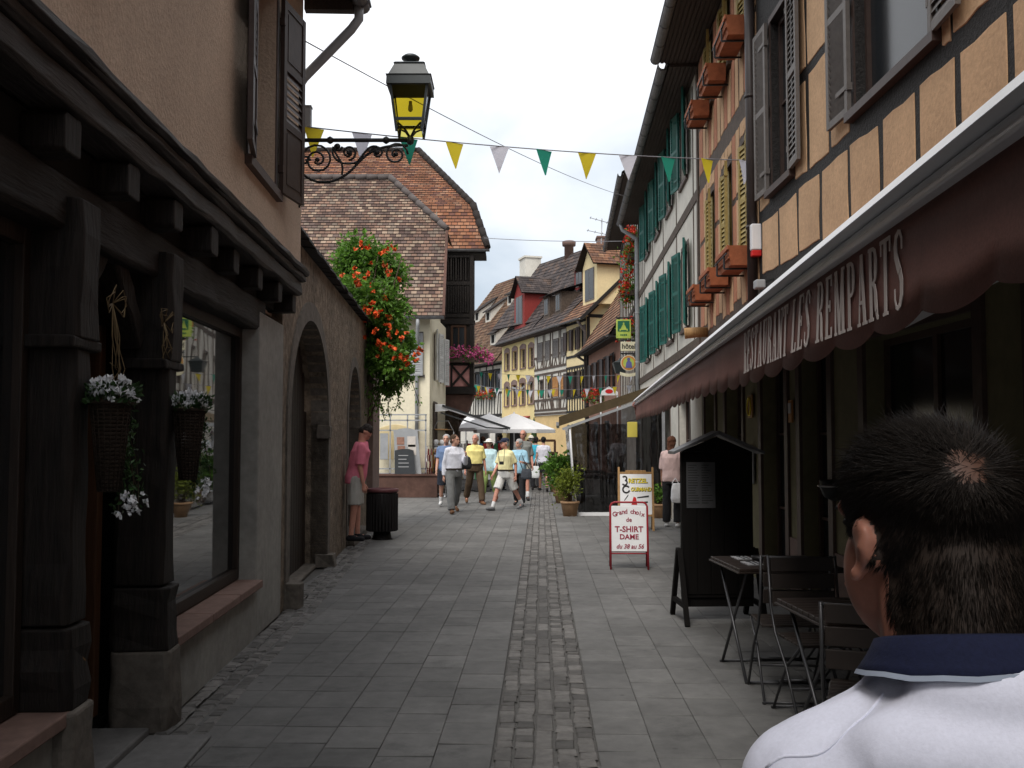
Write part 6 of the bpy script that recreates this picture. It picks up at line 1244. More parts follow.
for px, py in ((480, 297), (488, 322), (493, 345), (477, 322), (510, 305), (513, 332), (505, 352)):
    lo_, hi_ = -1, 6
    for _ in range(30):   # where the sight line meets the roof slope
        y = (lo_ + hi_) / 2; x, z = FA.p(px, py, y)
        if z > 6.35 + (y + .7) * 7.15 / 5.7: lo_ = y
        else: hi_ = y
    if not (0 < x < FA.L + .3): continue
    w_, hh = .42, 1.0; sl = 5.7 / 7.15; zt = z + hh * 1.1
    m = MB(); yb = y + (zt + .75 - z) * sl
    for s_ in (-w_, w_): m.prism([(y, z), (y, zt - .35), (yb, zt + .75)], lambda yy, zz_, d: (d, yy, zz_), x + s_ - .05, x + s_ + .05)
    m.box(x - w_, y, z - .1, x + w_, y + .1, zt - .35); d = m.build('dormer', K['white_plaster'], H13)
    m = MB(); m.box(x - .22, y - .03, z + .15, x + .22, y - .002, zt - .45); m.build('dormer_window', K['interior_dark'], d); m = MB(); m.hexa([(x - w_ - .15, y - .2, zt - .42), (x + w_ + .15, y - .2, zt - .42), (x + w_ + .15, yb, zt + .72), (x - w_ - .15, yb, zt + .72), (x - w_ - .15, y - .2, zt - .34), (x + w_ + .15, y - .2, zt - .34), (x + w_ + .15, yb, zt + .82), (x - w_ - .15, yb, zt + .82)]); m.build('dormer_roof', K['tile_brown'], d)
for i, px in enumerate((481, 492)): geranium(FA.M @ Vector((fa(px), -.02, 4.2)), 1.5, ['red geranium box under the great roof, left of the pair', 'red geranium box under the great roof, beside the yellow house'][i], 'geraniums under the great roof', 150, d=.35, hang=.3, ang=FA.ang)
# backing buildings closing the street
H14 = thing('pale_house', 'pale house front closing the street behind the parasols', 'house', (-9, 79, 0)); m = MB(); m.wall(0, 10, 0, 6, [(2, .4, 3.2, 2.3), (5, .4, 6.2, 2.3), (7.5, .4, 8.7, 2.3)], 0, .3); m.build('wall', K['white_plaster'], H14); m = MB(); m.roof((-.3, -.4, 6), (10.3, -.4, 6), (10.3, 4, 9), (-.3, 4, 9), .3); m.build('roof', K['tile_brown'], H14, recalc=False)
for x in (2, 5, 7.5): window(H14, x, x + 1.2, .4, 2.3, K['window_brown'], casing=.08)
# ================================================================ litter bin
p = ground(382, 539); t = thing('litter_bin', 'dark cylindrical litter bin with a dull red rim by the wall pier', 'litter bin', (p.x, p.y, 0))
m = MB(); m.lathe([(.235, .13), (.235, .72), (.225, .735)], n=24); [m.box(math.cos(a) * .237 - .012, math.sin(a) * .237 - .012, .14, math.cos(a) * .237 + .012, math.sin(a) * .237 + .012, .71) for a in [2 * math.pi * i / 28 for i in range(28)]]; m.build('body', K['bin_dark'], t)
m = MB(); m.lathe([(.245, .735), (.255, .75), (.255, .785), (.20, .795), (.19, .74), (.05, .735)], n=24); m.build('rim', K['bin_lid'], t); m = MB(); m.lathe([(.17, 0), (.15, .02), (.13, .13)], n=16); m.build('foot', K['bin_dark'], t)
# ================================================================ A-boards
p = ground(629, 568); t = thing('sandwich_board', 'white sandwich board in a red frame with red T-shirt lettering', 'sandwich board', (p.x, p.y, 0), rad(-4))
w_, h_ = .225, .80; tl = .16
def fb(x, z, d=0): return (x, tl * z / h_ - .16 + d, z)
m = MB()
for sgn in (1, -1):
    g_ = (lambda x, z: fb(x, z)) if sgn > 0 else (lambda x, z: (x, .16 - tl * z / h_, z))
    c = [g_(-w_, 0), g_(-w_, h_ * .5), g_(-w_, h_ - .05), g_(-w_ + .018, h_ - .015), g_(-w_ + .05, h_), g_(w_ - .05, h_), g_(w_ - .018, h_ - .015), g_(w_, h_ - .05), g_(w_, h_ * .5), g_(w_, 0)]; m.tube(c, .012, 8)
    m.tube([g_(-w_, .19), g_(w_, .19)], .008, 6)
m.bar((-w_, -.08, .42), (-w_, .08, .42), .012); m.bar((w_, -.08, .42), (w_, .08, .42), .012); m.build('frame', K['sign_red'], t)
m = MB(); a, b = .215, h_ - .045; m.hexa([fb(-w_ + .012, a, -.006), fb(w_ - .012, a, -.006), fb(w_ - .012, a, .006), fb(-w_ + .012, a, .006), fb(-w_ + .012, b, -.006), fb(w_ - .012, b, -.006), fb(w_ - .012, b, .006), fb(-w_ + .012, b, .006)]); pn = m.build('panel', K['sign_white'], t, bevel=.004)
m = MB(); q = lambda x, z, d: (x, .16 - tl * z / h_ + d, z); m.hexa([q(-w_ + .012, a, -.006), q(w_ - .012, a, -.006), q(w_ - .012, a, .006), q(-w_ + .012, a, .006), q(-w_ + .012, b, -.006), q(w_ - .012, b, -.006), q(w_ - .012, b, .006), q(-w_ + .012, b, .006)]); m.build('panel', K['sign_white'], t)
ti = math.atan(tl / h_); RX = (math.pi / 2 - ti, 0, 0)
def line(s, z, size, bold, x=0, sx=1, shear=0, rz=0): return text(s, size, K['letter_red'], t, fb(x, z, -.0085), RX if not rz else (RX[0], rz, 0), bold, 'lettering', shear, sx=sx)
for i, ch in enumerate('Grand choix'):
    u = (i - 5) / 5; x = u * .172
    if ch != ' ': line(ch, .690 - .035 * u * u, .078, .018, x, 1.0, 0, rad(9) * u)
line('de', .59, .072, .016); line('T-SHIRT', .475, .098, .026, 0, .98); line('DAME', .385, .086, .024, 0, 1.0); line('du 38 au 56', .272, .075, .02, .008, .93, .25)
p = ground(636, 530); t = thing('sandwich_board', 'wooden sandwich board with a painted pretzel advert, behind the red framed one', 'sandwich board', (p.x, p.y, 0), rad(-5))
w_, h_ = .29, 1.08
m = MB()
for x in (-w_, w_):
    m.bar((x, -.2, 0), (x, .02, h_), .035, .025); m.bar((x, .25, 0), (x, .04, h_ - .05), .035, .025)
f2 = lambda x, z, d=0: (x, -.2 + .22 * z / h_ + d, z)
m.bar(f2(-w_, .98, 0), f2(w_, .98, 0), .02, .035); m.bar(f2(-w_ * .6, 1.01, 0), f2(w_ * .6, 1.01, 0), .02, .03); m.bar(f2(-w_, .26), f2(w_, .26), .02, .03); m.build('frame', K['light_wood'], t, bevel=.004)
m = MB(); m.hexa([f2(-w_ + .02, .28, -.012), f2(w_ - .02, .28, -.012), f2(w_ - .02, .28, .0), f2(-w_ + .02, .28, .0), f2(-w_ + .02, .96, -.012), f2(w_ - .02, .96, -.012), f2(w_ - .02, .96, .0), f2(-w_ + .02, .96, .0)]); m.build('panel', K['sign_white'], t)
RX2 = (math.pi / 2 - math.atan(.22 / h_), 0, 0)
def l2(s, x, z, sz, mt, bold, sh=0, sx=1, al='LEFT', d=-.0145): return text(s, sz, K[mt], t, f2(x, z, d), RX2, bold, 'lettering', sh, al, sx=sx)
for dx, dz, mt, d in ((.006, -.006, 'letter_black', -.0145), (0, 0, 'letter_yellow', -.0175)):
    l2('RETZEL', -.13 + dx, .845 + dz, .105, mt, .03 if mt == 'letter_yellow' else .05, 0, .93, d=d); l2('OURMAND', -.09 + dx, .70 + dz, .095, mt, .03 if mt == 'letter_yellow' else .05, .15, .72, d=d)
def ring(cx, cz, r, a0, a1, wd=.022, mt='bin_dark'):
    n = 14; pts = [(cx + math.cos(a0 + (a1 - a0) * i / n) * r, cz + math.sin(a0 + (a1 - a0) * i / n) * r) for i in range(n + 1)]
    m = MB()
    for (xa_, za), (xb_, zb) in zip(pts, pts[1:]):
        d = Vector((xb_ - xa_, zb - za)).normalized(); nx, nz_ = -d.y * wd / 2, d.x * wd / 2; m.f([f2(xa_ - nx, za - nz_, -.016), f2(xb_ - nx, zb - nz_, -.016), f2(xb_ + nx, zb + nz_, -.016), f2(xa_ + nx, za + nz_, -.016)])
    m.build('lettering', K[mt], t)
ring(-.19, .885, .036, -1.4, 2.6, .026); ring(-.19, .815, .042, -2.6, 1.4, .026); ring(-.165, .70, .058, .6, 6.0, .028)
m = MB()
for a, b, c, d in ((-.2, .50, -.13, .62), (.02, .55, .22, .60), (0.05, .47, .2, .50)): m.f([f2(a, b, -.0145), f2(c, d - .03, -.0145), f2(c, d, -.0145), f2(a, b + .02, -.0145)])
m.build('picture', K['letter_black'], t); m = MB(); m.f([f2(-.08, .44, -.0145), f2(.02, .44, -.0145), f2(.0, .56, -.0145), f2(-.04, .58, -.0145)]); m.build('picture', K['plastic_red'], t)
# ================================================================ roofed menu board
p = ground(690, 614); MX, MY = 1.80, 8.85; t = thing('menu_board', 'tall black wooden menu board with a little gabled roof on splayed legs', 'menu board', (MX, MY, 0), rad(3))
m = MB(); m.box(-.315, -.035, .20, .315, .035, 1.47); m.prism([(-.315, 1.471), (.315, 1.471), (0, 1.60)], lambda x, z, d: (x, d, z), -.034, .034)
for i in range(5): m.box(-.30 + i * .122, -.042, .23, -.30 + i * .122 + .114, -.0355, 1.45)
m.build('panel', K['menu_wood'], t, bevel=.004)
m = MB()
for s_ in (1, -1): m.hexa([(s_ * .40, -.13, 1.45), (0, -.13, 1.625), (0, .13, 1.625), (s_ * .40, .13, 1.45), (s_ * .40, -.13, 1.475), (0, -.13, 1.655), (0, .13, 1.655), (s_ * .40, .13, 1.475)])
m.build('roof', K['lead'], t)
for x in (-.335, .335):
    for s_ in (1, -1): m = MB(); m.bar((x, s_ * .30, 0), (x, s_ * .03, .62), .04, .05); m.build('leg', K['menu_wood'], t, bevel=.004)
m = MB(); m.box(-.315, -.02, .12, .315, .02, .20); [m.bar((x, -.24, .16), (x, .24, .16), .035, .04) for x in (-.335, .335)]; m.build('crossbar', K['menu_wood'], t)
m = MB(); m.box(-.275, -.047, .98, -.02, -.0425, 1.38); pg = m.build('menu_page', K['menu_sheet'], t); m = MB(); 
for i in range(16):
    z = 1.35 - i * .022
    for q in range(2): x = -.262 + q * .12; m.box(x, -.0485, z, x + R.uniform(.05, .105), -.0475, z + .006)
m.build('print', K['letter_black'], pg)
# ================================================================ bistro tables and chairs under the awning
def bistro_chair(label):
    t = thing('bistro_chair', label, 'chair', (0, 0, 0), 0, 'folding bistro chairs under the awning')   # sitter faces -Y
    m = MB()
    for i in range(6): m.box(-.19, -.20 + i * .066, .445, .19, -.20 + i * .066 + .055, .46)
    m.build('seat', K['chair_slat'], t, bevel=.004); m = MB()
    for z in (.60, .70, .80): m.hexa([(-.19, .235 + (z - .6) * .12, z), (.19, .235 + (z - .6) * .12, z), (.19, .25 + (z - .6) * .12, z), (-.19, .25 + (z - .6) * .12, z), (-.19, .245 + (z - .6) * .12, z + .085), (.19, .245 + (z - .6) * .12, z + .085), (.19, .26 + (z - .6) * .12, z + .085), (-.19, .26 + (z - .6) * .12, z + .085)])
    m.build('backrest', K['chair_slat'], t, bevel=.004)
    for sx in (1, -1):
        m = MB(); x = sx * .205; m.tube([(x, -.24, 0), (x, -.02, .3), (x, .16, .46), (x, .235, .6), (x, .275, .89)], .0085, 6); m.build('leg', K['chair_steel'], t)
        m = MB(); x = sx * .19; m.tube([(x, .26, 0), (x, .02, .3), (x, -.20, .44)], .0085, 6); m.build('leg', K['chair_steel'], t)
    m = MB(); [m.tube([(-.205, y, z), (.205, y, z)], .007, 6) for y, z in ((-.235, .012), (.255, .012), (-.1, .2), (.275, .88), (.1, .2))]; m.build('stretcher', K['chair_steel'], t); return t
ch0 = bistro_chair('folding chair with its back to us at the nearer side of the farther table')
for i, (x, y, rz, lab) in enumerate(((1.72, 6.32, 176, None), (2.28, 6.9, -88, 'folding chair between the farther bistro table and the wall'), (1.62, 4.55, 160, 'folding chair at the street corner of the near bistro table, turned askew'), (1.95, 4.35, 178, 'folding chair beside the near bistro table, by the man in the white polo'), (1.75, 5.75, 4, 'folding chair between the two bistro tables, facing us'))):
    c = ch0 if i == 0 else copy_tree(ch0); c.location = (x, y, 0); c.rotation_euler = (0, 0, rad(rz))
    if lab: c['label'] = lab
def bistro_table(label):
    t = thing('bistro_table', label, 'table', (0, 0, 0), 0, 'bistro tables under the awning'); m = MB()
    for i in range(9): m.box(-.35, -.35 + i * .078, .725, .35, -.35 + i * .078 + .073, .745)
    m.box(-.36, -.36, .712, .36, .36, .7245); m.build('tabletop', K['table_wood'], t, bevel=.004)
    for sx in (1, -1): m = MB(); m.tube([(sx * .3, -.32, 0), (sx * .3, .28, .715)], .011, 6); m.build('leg', K['chair_steel'], t); m = MB(); m.tube([(sx * .28, .32, 0), (sx * .28, -.28, .715)], .011, 6); m.build('leg', K['chair_steel'], t)
    m = MB(); m.tube([(-.3, -.315, .01), (.3, -.315, .01)], .009, 6); m.tube([(-.3, .315, .01), (.3, .315, .01)], .009, 6); m.build('stretcher', K['chair_steel'], t); return t
tb0 = bistro_table('farther of two dark bistro tables, laid with cutlery'); tb0.location = (1.80, 6.92, 0); tb0.rotation_euler = (0, 0, rad(4))
t2 = copy_tree(tb0); t2['label'] = 'nearer of two dark bistro tables, beside the man in the white polo'; t2.location = (1.78, 5.05, 0)
for i, (x, y) in enumerate(((1.62, 6.8), (1.9, 6.8), (1.62, 7.1))):
    o = thing('place_setting', ['napkin and fork at the near street corner of the farther table', 'napkin and fork at the near wall corner of the farther table', 'napkin and fork at the far street corner of the farther table'][i], 'cutlery', (x, y, .746), rad(4), 'place settings'); m = MB(); m.box(-.055, -.09, 0, .055, .09, .006); m.build('napkin', K['paper'], o); m = MB(); m.box(-.012, -.09, .0065, -.004, .08, .010); m.box(-.022, .05, .0065, .004, .09, .010); m.box(.02, -.09, .0065, .03, .09, .010); m.build('cutlery', K['chair_steel'], o)
o = thing('ashtray', 'small round glass ashtray on the farther bistro table', 'ashtray', (1.72, 7.0, .746)); m = MB(); m.lathe([(.05, 0), (.06, .03), (.05, .03), (.042, .008), (.003, .007)], n=14); m.build('bowl', K['chair_steel'], o); m = MB(); m.tube([(-.01, .0, .012), (.06, .01, .034)], .004, 5); m.build('cigarette', K['paper'], o)
# little sign plates and a wall lamp on the dim restaurant wall
def plate(Y, z, w, h, mt, label, name='wall_sign'):
    x = (FO if Y < 11 else FP); xx_ = x.xY(Y); t = thing(name, label, 'sign', x.M @ Vector((xx_, -.03, z)), x.ang); m = MB(); m.box(-w / 2, -.012, -h / 2, w / 2, .008, h / 2); m.build('plate', mt, t, bevel=.005); return t
t = plate(11.5, 1.95, .26, .26, K['light_wood'], 'round gilt plaque high on the pale wall beside the doors'); m = MB(); m.tube([(math.cos(a) * .1, -.018, math.sin(a) * .1) for a in [2 * math.pi * i / 20 for i in range(21)]], .012, 6); m.build('ring', K['letter_yellow'], t)
t = plate(11.5, 1.28, .30, .42, K['zinc'], 'framed menu sheet on the pale wall beside the doors', 'framed_menu'); m = MB(); m.box(-.12, -.018, -.18, .12, -.0125, .18); m.build('sheet', K['paper'], t)
t = plate(9.75, 1.85, .12, .22, K['shutter_orange'], 'small orange badge on the pale wall between the two doors'); m = MB(); m.box(-.05, -.018, -.02, .05, -.0125, .08); m.build('sticker', K['paper'], t)
q = FO.M @ Vector((xo(8.2), -.12, 1.20)); t = thing('wall_shelf_bowl', 'dark wall planter bowl in a metal ring beside the restaurant door', 'wall planter', q, FO.ang); m = MB(); m.lathe([(.02, -.12), (.08, -.09), (.11, -.02), (.115, .05), (.10, .05), (.03, -.02)], n=16); m.build('bowl', K['iron'], t); m = MB(); m.tube([(math.cos(a) * .125, math.sin(a) * .125, .0) for a in [2 * math.pi * i / 20 for i in range(21)]], .008, 6); m.bar((.0, .1, 0), (.0, .13, -.15), .02); m.build('ring', K['steel'], t)
# ================================================================ potted shrubs by the terrace
def shrub(p, pot_r, pot_h, sz, leafmat, label, n, lf, sp=(1, 1, 1)):
    t = thing('potted_shrub', label, 'potted plant', p, 0, 'potted shrubs beside the terrace'); m = MB(); m.lathe([(pot_r * .72, 0), (pot_r * .95, pot_h * .82), (pot_r * .96, pot_h * .83), (pot_r * 1.04, pot_h * .84), (pot_r * 1.04, pot_h), (pot_r * .9, pot_h), (pot_r * .86, pot_h * .88), (.01, pot_h * .87)], n=20); m.build('pot', K['clay_pot'], t)
    m = MB(); st = MB()
    for q in range(14):
        e = Vector((R.gauss(0, sz * .35) * sp[0], R.gauss(0, sz * .35) * sp[1], pot_h + sz * R.uniform(.45, 1.5) * sp[2])); st.tube([(R.uniform(-.04, .04), R.uniform(-.04, .04), pot_h * .85), tuple(e * .6 + Vector((0, 0, pot_h * .3))), e], [.012, .008, .004], 5)
        for i in range(n // 14):
            c = e + Vector((R.gauss(0, sz * .22), R.gauss(0, sz * .22), R.gauss(0, sz * .24))); m.leaf(c, lf * R.uniform(.7, 1.3), Vector((c.x, c.y, .25)) * .8, .5)
    m.build('foliage', leafmat, t, recalc=False); st.build('stem', K['stem_brown'], t)
p = ground(570, 516); shrub((p.x, p.y, 0), .19, .30, .36, K['leaf_yellow'], 'round yellow green shrub in a clay pot at the corner of the plastic curtain', 1500, .06)
p = ground(562, 503); shrub((p.x, p.y, 0), .2, .30, .42, K['leaf_green'], 'taller fresh green shrub in a pot just behind the yellow green one', 1300, .11, (1, 1, 1.15))
p = ground(556, 492); shrub((p.x, p.y, 0), .2, .30, .40, K['leaf_dark'], 'dark green shrub in a pot, farthest of the row beside the terrace', 900, .11)
p = (2.9, 19.9, 0); shrub(p, .15, .28, .22, K['leaf_green'], 'small potted plant against the plastic curtain behind the woman with the bag', 300, .08)
# ================================================================ corner shop front: awning, racks and goods
t = thing('shop_awning', 'white souvenir shop awning on a dark folding frame by the cream corner house', 'awning', (0, 28, 0)); a_, b_, c_ = (-2.15, 2.48), (-.15, 1.86), (0, 0)
m = MB(); m.hexa([(a_[0], 0, a_[1]), (b_[0], 0, b_[1]), (b_[0], 4.5, b_[1]), (a_[0], 4.5, a_[1]), (a_[0], 0, a_[1] + .02), (b_[0], 0, b_[1] + .02), (b_[0], 4.5, b_[1] + .02), (a_[0], 4.5, a_[1] + .02)]); m.hexa([(a_[0], -.03, a_[1] - .18), (a_[0] + .38, -.03, a_[1] - .14), (a_[0] + .38, .0, a_[1] - .14), (a_[0], .0, a_[1] - .18), (a_[0], -.03, a_[1] + .04), (a_[0] + .25, -.03, a_[1] + .04), (a_[0] + .25, 0, a_[1] + .04), (a_[0], 0, a_[1] + .04)])
n = 14
for i in range(n): y0, y1 = 4.5 * i / n, 4.5 * (i + 1) / n; m.f([(b_[0], y0, b_[1]), (b_[0], y1, b_[1]), (b_[0], y1, b_[1] - .16), (b_[0], (y0 + y1) / 2, b_[1] - .22), (b_[0], y0, b_[1] - .16)])
m.build('cloth', K['white_cloth'], t)
m = MB(); m.bar((a_[0] + .2, -.05, a_[1] + .0), (b_[0] + .1, -.05, b_[1] - .02), .05, .06); m.bar((a_[0] + .15, -.04, a_[1] - .20), (-.7, -.04, 1.86), .04); m.bar((-.7, -.04, 1.86), (b_[0], -.04, b_[1] - .03), .04); m.bar((b_[0], -.05, b_[1]), (b_[0], 4.5, b_[1]), .05); m.build('frame', K['iron'], t)
t = thing('shop_wall', 'dim shop front under the white awning with crowded shelves', 'shop front', (-2.18, 31.5, 0)); m = MB(); m.box(-.02, -3.5, .0, .0, 1.5, 2.6); m.box(.0, .0, 0, .5, .1, 2.4); m.build('wall', K['timber_brown'], t)
m = MB(); [m.box(0.01, -3.3, z, .35, -.2, z + .03) for z in (.5, .95, 1.4, 1.8)]; m.build('shelf', K['light_wood'], t)
gcol = [cloth('goods_%d' % i, c) for i, c in enumerate(((.5, .05, .05), (.6, .55, .5), (.1, .2, .4), (.65, .5, .1), (.7, .7, .7), (.08, .25, .12)))]
def clothes_rack(p, label, cols, w=.8, h=1.45):
    t = thing('clothes_rack', label, 'clothes rack', p); m = MB(); m.tube([(-w / 2, 0, .08), (-w / 2, 0, h), (w / 2, 0, h), (w / 2, 0, .08)], .014, 6); [m.bar((x, -.24, .06), (x, .24, .06), .03) for x in (-w / 2, w / 2)]; m.bar((-w / 2, 0, .08), (w / 2, 0, .08), .025); [m.lathe([(.03, 0), (.035, .02), (.03, .045)], (x, y, 0), 8) for x in (-w / 2, w / 2) for y in (-.22, .22)]; m.build('frame', K['steel'], t)
    for i, c in enumerate(cols):
        x = -w / 2 + w * (i + .5) / len(cols); g = tag(MB_garment(x, h, c, t), None); 
    return t
def MB_garment(x, h, c, t):
    m = MB(); ln = R.uniform(.55, 1.05); n = 6; wd = .21
    for s_ in (-1, 1):
        for i in range(n):
            z0, z1 = h - .06 - ln * i / n, h - .06 - ln * (i + 1) / n; y0 = wd * (.45 + .55 * min(1, i * 1.2)); y1 = wd * (.45 + .55 * min(1, (i + 1) * 1.2)); dx = s_ * (.025 + .02 * math.sin(i * 1.7 + x * 9))
            m.f([(x + dx, -y0, z0), (x + dx * 1.2, y0, z0), (x + dx * 1.2, y1, z1), (x + dx, -y1, z1)])
    return m.build('garment', c, t)
p = ground(436, 497); clothes_rack((p.x, p.y, 0), 'rolling rack hung with red and pink clothes beside the cream corner house', [gcol[0], cloth('garment_pink', (.55, .25, .3)), gcol[3], gcol[0], gcol[4], cloth('garment_rose', (.6, .1, .2))], .5, 1.35)
t = thing('pot_stand', 'stand stacked with rows of white enamel pots behind the clothes rack', 'display stand', at(443, 440, 28.2) - Vector((0, 0, at(443, 440, 28.2).z))); m = MB(); [m.tube([(x, 0, 0), (x, 0, 1.75)], .015, 6) for x in (-.3, .3)]; [m.box(-.33, -.12, z, .33, .12, z + .02) for z in (.95, 1.15, 1.35)]; m.tube([(-.3, 0, 1.75), (-.15, 0, 2.05), (.15, 0, 2.05), (.3, 0, 1.75)], .012, 6); m.build('frame', K['zinc'], t)
for z in (.971, 1.171, 1.371):
    for x in (-.22, 0, .22): m = MB(); m.lathe([(.07, 0), (.10, .05), (.10, .12), (.07, .155), (.01, .16)], (x, -.01, z), 12); m.build('pot', K['plastic_white'], t)
def card_rack(p, label, n=4, hh=1.5, w=.5):
    t = thing('postcard_rack', label, 'postcard rack', p, R.uniform(-.3, .3), 'postcard racks by the shop'); m = MB(); m.tube([(0, 0, 0), (0, 0, hh)], .02, 6); [m.bar((-.25, 0, .02), (.25, 0, .02), .03), m.bar((0, -.25, .02), (0, .25, .02), .03)]; [m.box(-w / 2, -.06, z, w / 2, -.05, z + .01) for z in [.35 + i * (hh - .4) / n for i in range(n + 1)]]; m.build('frame', K['iron'], t)
    for i in range(n):
        for j in range(4): m = MB(); x = -w / 2 + w * j / 4 + .01; z = .36 + i * (hh - .4) / n; m.box(x, -.075, z, x + w / 4 - .02, -.065, z + (hh - .4) / n - .05); m.build('postcards', R.choice(gcol), t)
for px, py, lab in ((480, 497, 'postcard rack behind the man in the yellow shirt'), (497, 495, 'postcard rack behind the woman in the sun hat'), (463, 496, 'postcard rack behind the man in the white shirt')): p = ground(px, py); card_rack((p.x, p.y + 2.5, 0), lab)
t = thing('menu_sign', 'grey standing menu sign with food pictures on the low wall railing', 'sign', at(408, 474, 26.7)); m = MB(); n = 8; m.prism([(-.30, 0), (.36, -.02), (.34, 1.15)] + [(.34 - .62 * i / n, 1.15 + .07 * math.sin(math.pi * i / n)) for i in range(1, n)] + [(-.30, 1.15)], lambda x, z, d: (x - .08 * z, d, z), -.03, .01); m.build('panel', K['zinc'], t)
m = MB(); [m.box(a, -.037, b, a + .2, -.031, b + .2) for a, b in ((-.30, .78), (-.28, .55))]; m.build('picture', K['brick_pink'], t); m = MB(); [m.box(a, -.037, b, a + .22, -.031, b + .28) for a, b in ((-.02, .72), (.0, .5))]; m.build('picture', gcol[1], t)
t = thing('chalkboard', 'small dark chalkboard leaning before the grey menu panel', 'chalkboard', at(405, 474, 26.55)); m = MB(); m.prism([(-.27, 0), (.27, 0), (.22, .62), (.1, .66), (-.1, .66), (-.28, .62)], lambda x, z, d: (x, d + z * .1, z), -.03, 0); m.build('board', K['chalk_board'], t)
m = MB(); [m.box(-.18, -.034 + z * .1, z, R.uniform(.0, .17), -.031 + z * .1, z + .018) for z in (.18, .28, .38, .48)]; m.build('writing', K['paper'], t)
# parasols
def parasol(px, py, Y, half, drop, label, pole_h):
    c = at(px, py, Y); t = thing('parasol', label, 'parasol', (c.x, c.y, 0), rad(8), 'white parasols down the street'); H_ = c.z; m = MB(); n = 8; ring = lambda r, z: [(math.cos(2 * math.pi * (i + .5) / n) * r, math.sin(2 * math.pi * (i + .5) / n) * r, z) for i in range(n)]
    lv = [ring(.05, H_), ring(half * .55, H_ - drop * .50 - .02), ring(half, H_ - drop)]
    for a, b in zip(lv, lv[1:]):
        for i in range(n): m.f([a[i], a[(i + 1) % n], b[(i + 1) % n], b[i]])
    m.f(lv[0])
    for i in range(n): a, b = lv[2][i], lv[2][(i + 1) % n]; m.f([a, b, (b[0], b[1], b[2] - .12), (a[0], a[1], a[2] - .12)])
    m.build('canopy', K['parasol_cloth'], t, recalc=False); m = MB(); m.tube([(0, 0, 0), (0, 0, H_ + .06)], .025, 8); [m.bar((0, 0, H_ - .06), (p[0] * .97, p[1] * .97, H_ - drop - .02), .02) for p in lv[2]]; m.lathe([(.3, 0), (.3, .06), (.05, .1)], n=12); m.build('pole', K['white_metal'], t)
parasol(514, 413.5, 35, 1.48, .56, 'nearest white parasol with a wide canopy beyond the tourists', 2.4); parasol(489, 414, 39, 1.5, .55, 'white parasol half hidden behind the nearest one', 2.4); parasol(466, 415, 44, 1.7, .6, 'farthest white parasol, next to the shop awning', 2.4)
# closed green parasol, wooden counter under the yellow house
c = at(534, 428, 41); t = thing('closed_parasol', 'folded dark green parasol standing beyond the white parasols', 'parasol', (c.x, c.y, 0)); m = MB(); m.lathe([(.02, 2.35), (.08, 2.2), (.13, 1.5), (.16, .9), (.05, .88)], n=10); m.build('canopy', K['leaf_dark'], t); m = MB(); m.tube([(0, 0, 0), (0, 0, 2.4)], .02, 6); m.lathe([(.22, 0), (.22, .05), (.04, .08)], n=12); m.build('pole', K['iron'], t)
c = at(541, 444, 42); t = thing('wine_barrels_counter', 'brown wooden stall counter under the cream house', 'stall', (c.x, c.y, 0)); m = MB(); m.box(-.7, -.3, .9, .7, .3, .98); m.box(-.6, -.2, 1.4, .6, .2, 1.5); [m.box(x, -.25, 0, x + .08, .25, 1.45) for x in (-.62, .54)]; m.box(-.55, -.2, .1, .55, .2, .9); m.build('counter', K['jamb_wood'], t); m = MB(); [m.lathe([(.08, 0), (.11, .1), (.09, .2), (.02, .22)], (x, 0, .981), 10) for x in (-.4, -.1, .2)]; m.build('pots', K['terracotta'], t)
# ================================================================ bunting and wires
def bunting(P, label, xs_, cols, w, h, sag=.12, dirv=None):
    a, b = Vector(P[0]), Vector(P[1]); t = thing('bunting', label, 'bunting', a); n = 40; cv = lambda s_: (b - a) * s_ - Vector((0, 0, sag * 4 * s_ * (1 - s_))); m = MB(); m.tube([cv(i / n) for i in range(n + 1)], .006 if w < .3 else .009, 5); m.build('string', K['string'], t); d = (b - a).normalized(); fm = {}
    for s_, c in zip(xs_, cols):
        m = MB(); p = cv(s_) - Vector((0, 0, .004)); q = R.uniform(-.35, .35); ex = (Matrix.Rotation(q, 3, 'Z') @ Vector((d.x, d.y, 0)).normalized()) * (w / 2); nrm = ex.cross(Vector((0, 0, 1))).normalized(); cu_ = R.uniform(-.05, .05)
        k_ = 4; rows = []
        for i in range(k_ + 1):
            f_ = i / k_; rows.append((p - ex * (1 - f_) - Vector((0, 0, h * f_)) + nrm * (cu_ * f_ * f_), p + ex * (1 - f_) - Vector((0, 0, h * f_)) + nrm * (cu_ * f_ * f_ + .02 * f_)))
        for r0, r1 in zip(rows, rows[1:]): m.f([r0[0], r0[1], r1[1], r1[0]])
        o = m.build('flag', K['flag_' + c], t, smooth=True)
    return t
A0 = Vector((XL(9.0) + .20, 9.06, at(303, 127, 9.06).z)); B0 = FO.M @ Vector((-.06, -.14, at(757, 157.5, 10.95).z))
def sofx(px):   # parameter along the string that shows at this column
    lo_, hi_ = 0, 1
    for _ in range(40):
        s_ = (lo_ + hi_) / 2; p = A0.lerp(B0, s_); v = CR.transposed() @ (p - CAM); x = CX + F * v.x / -v.z
        if x < px: lo_ = s_
        else: hi_ = s_
    return lo_
bunting((A0, B0), 'nearest string of green, yellow and white pennants, across the street by the lantern', [sofx(p_) for p_ in (314, 362, 408.5, 454.5, 499.5, 544, 587, 628, 668, 707, 745)], ['yellow', 'white', 'green', 'yellow', 'white', 'green', 'yellow', 'white', 'green', 'yellow', 'white'], .195, .265, .05)
cyc = ['white', 'green', 'yellow']
bunting((at(470, 371, 38), at(642, 374, 30)), 'far string of pennants, upper one before the yellow house', [.02 + .062 * i for i in range(16)], [cyc[i % 3] for i in range(16)], .24, .30, .12)
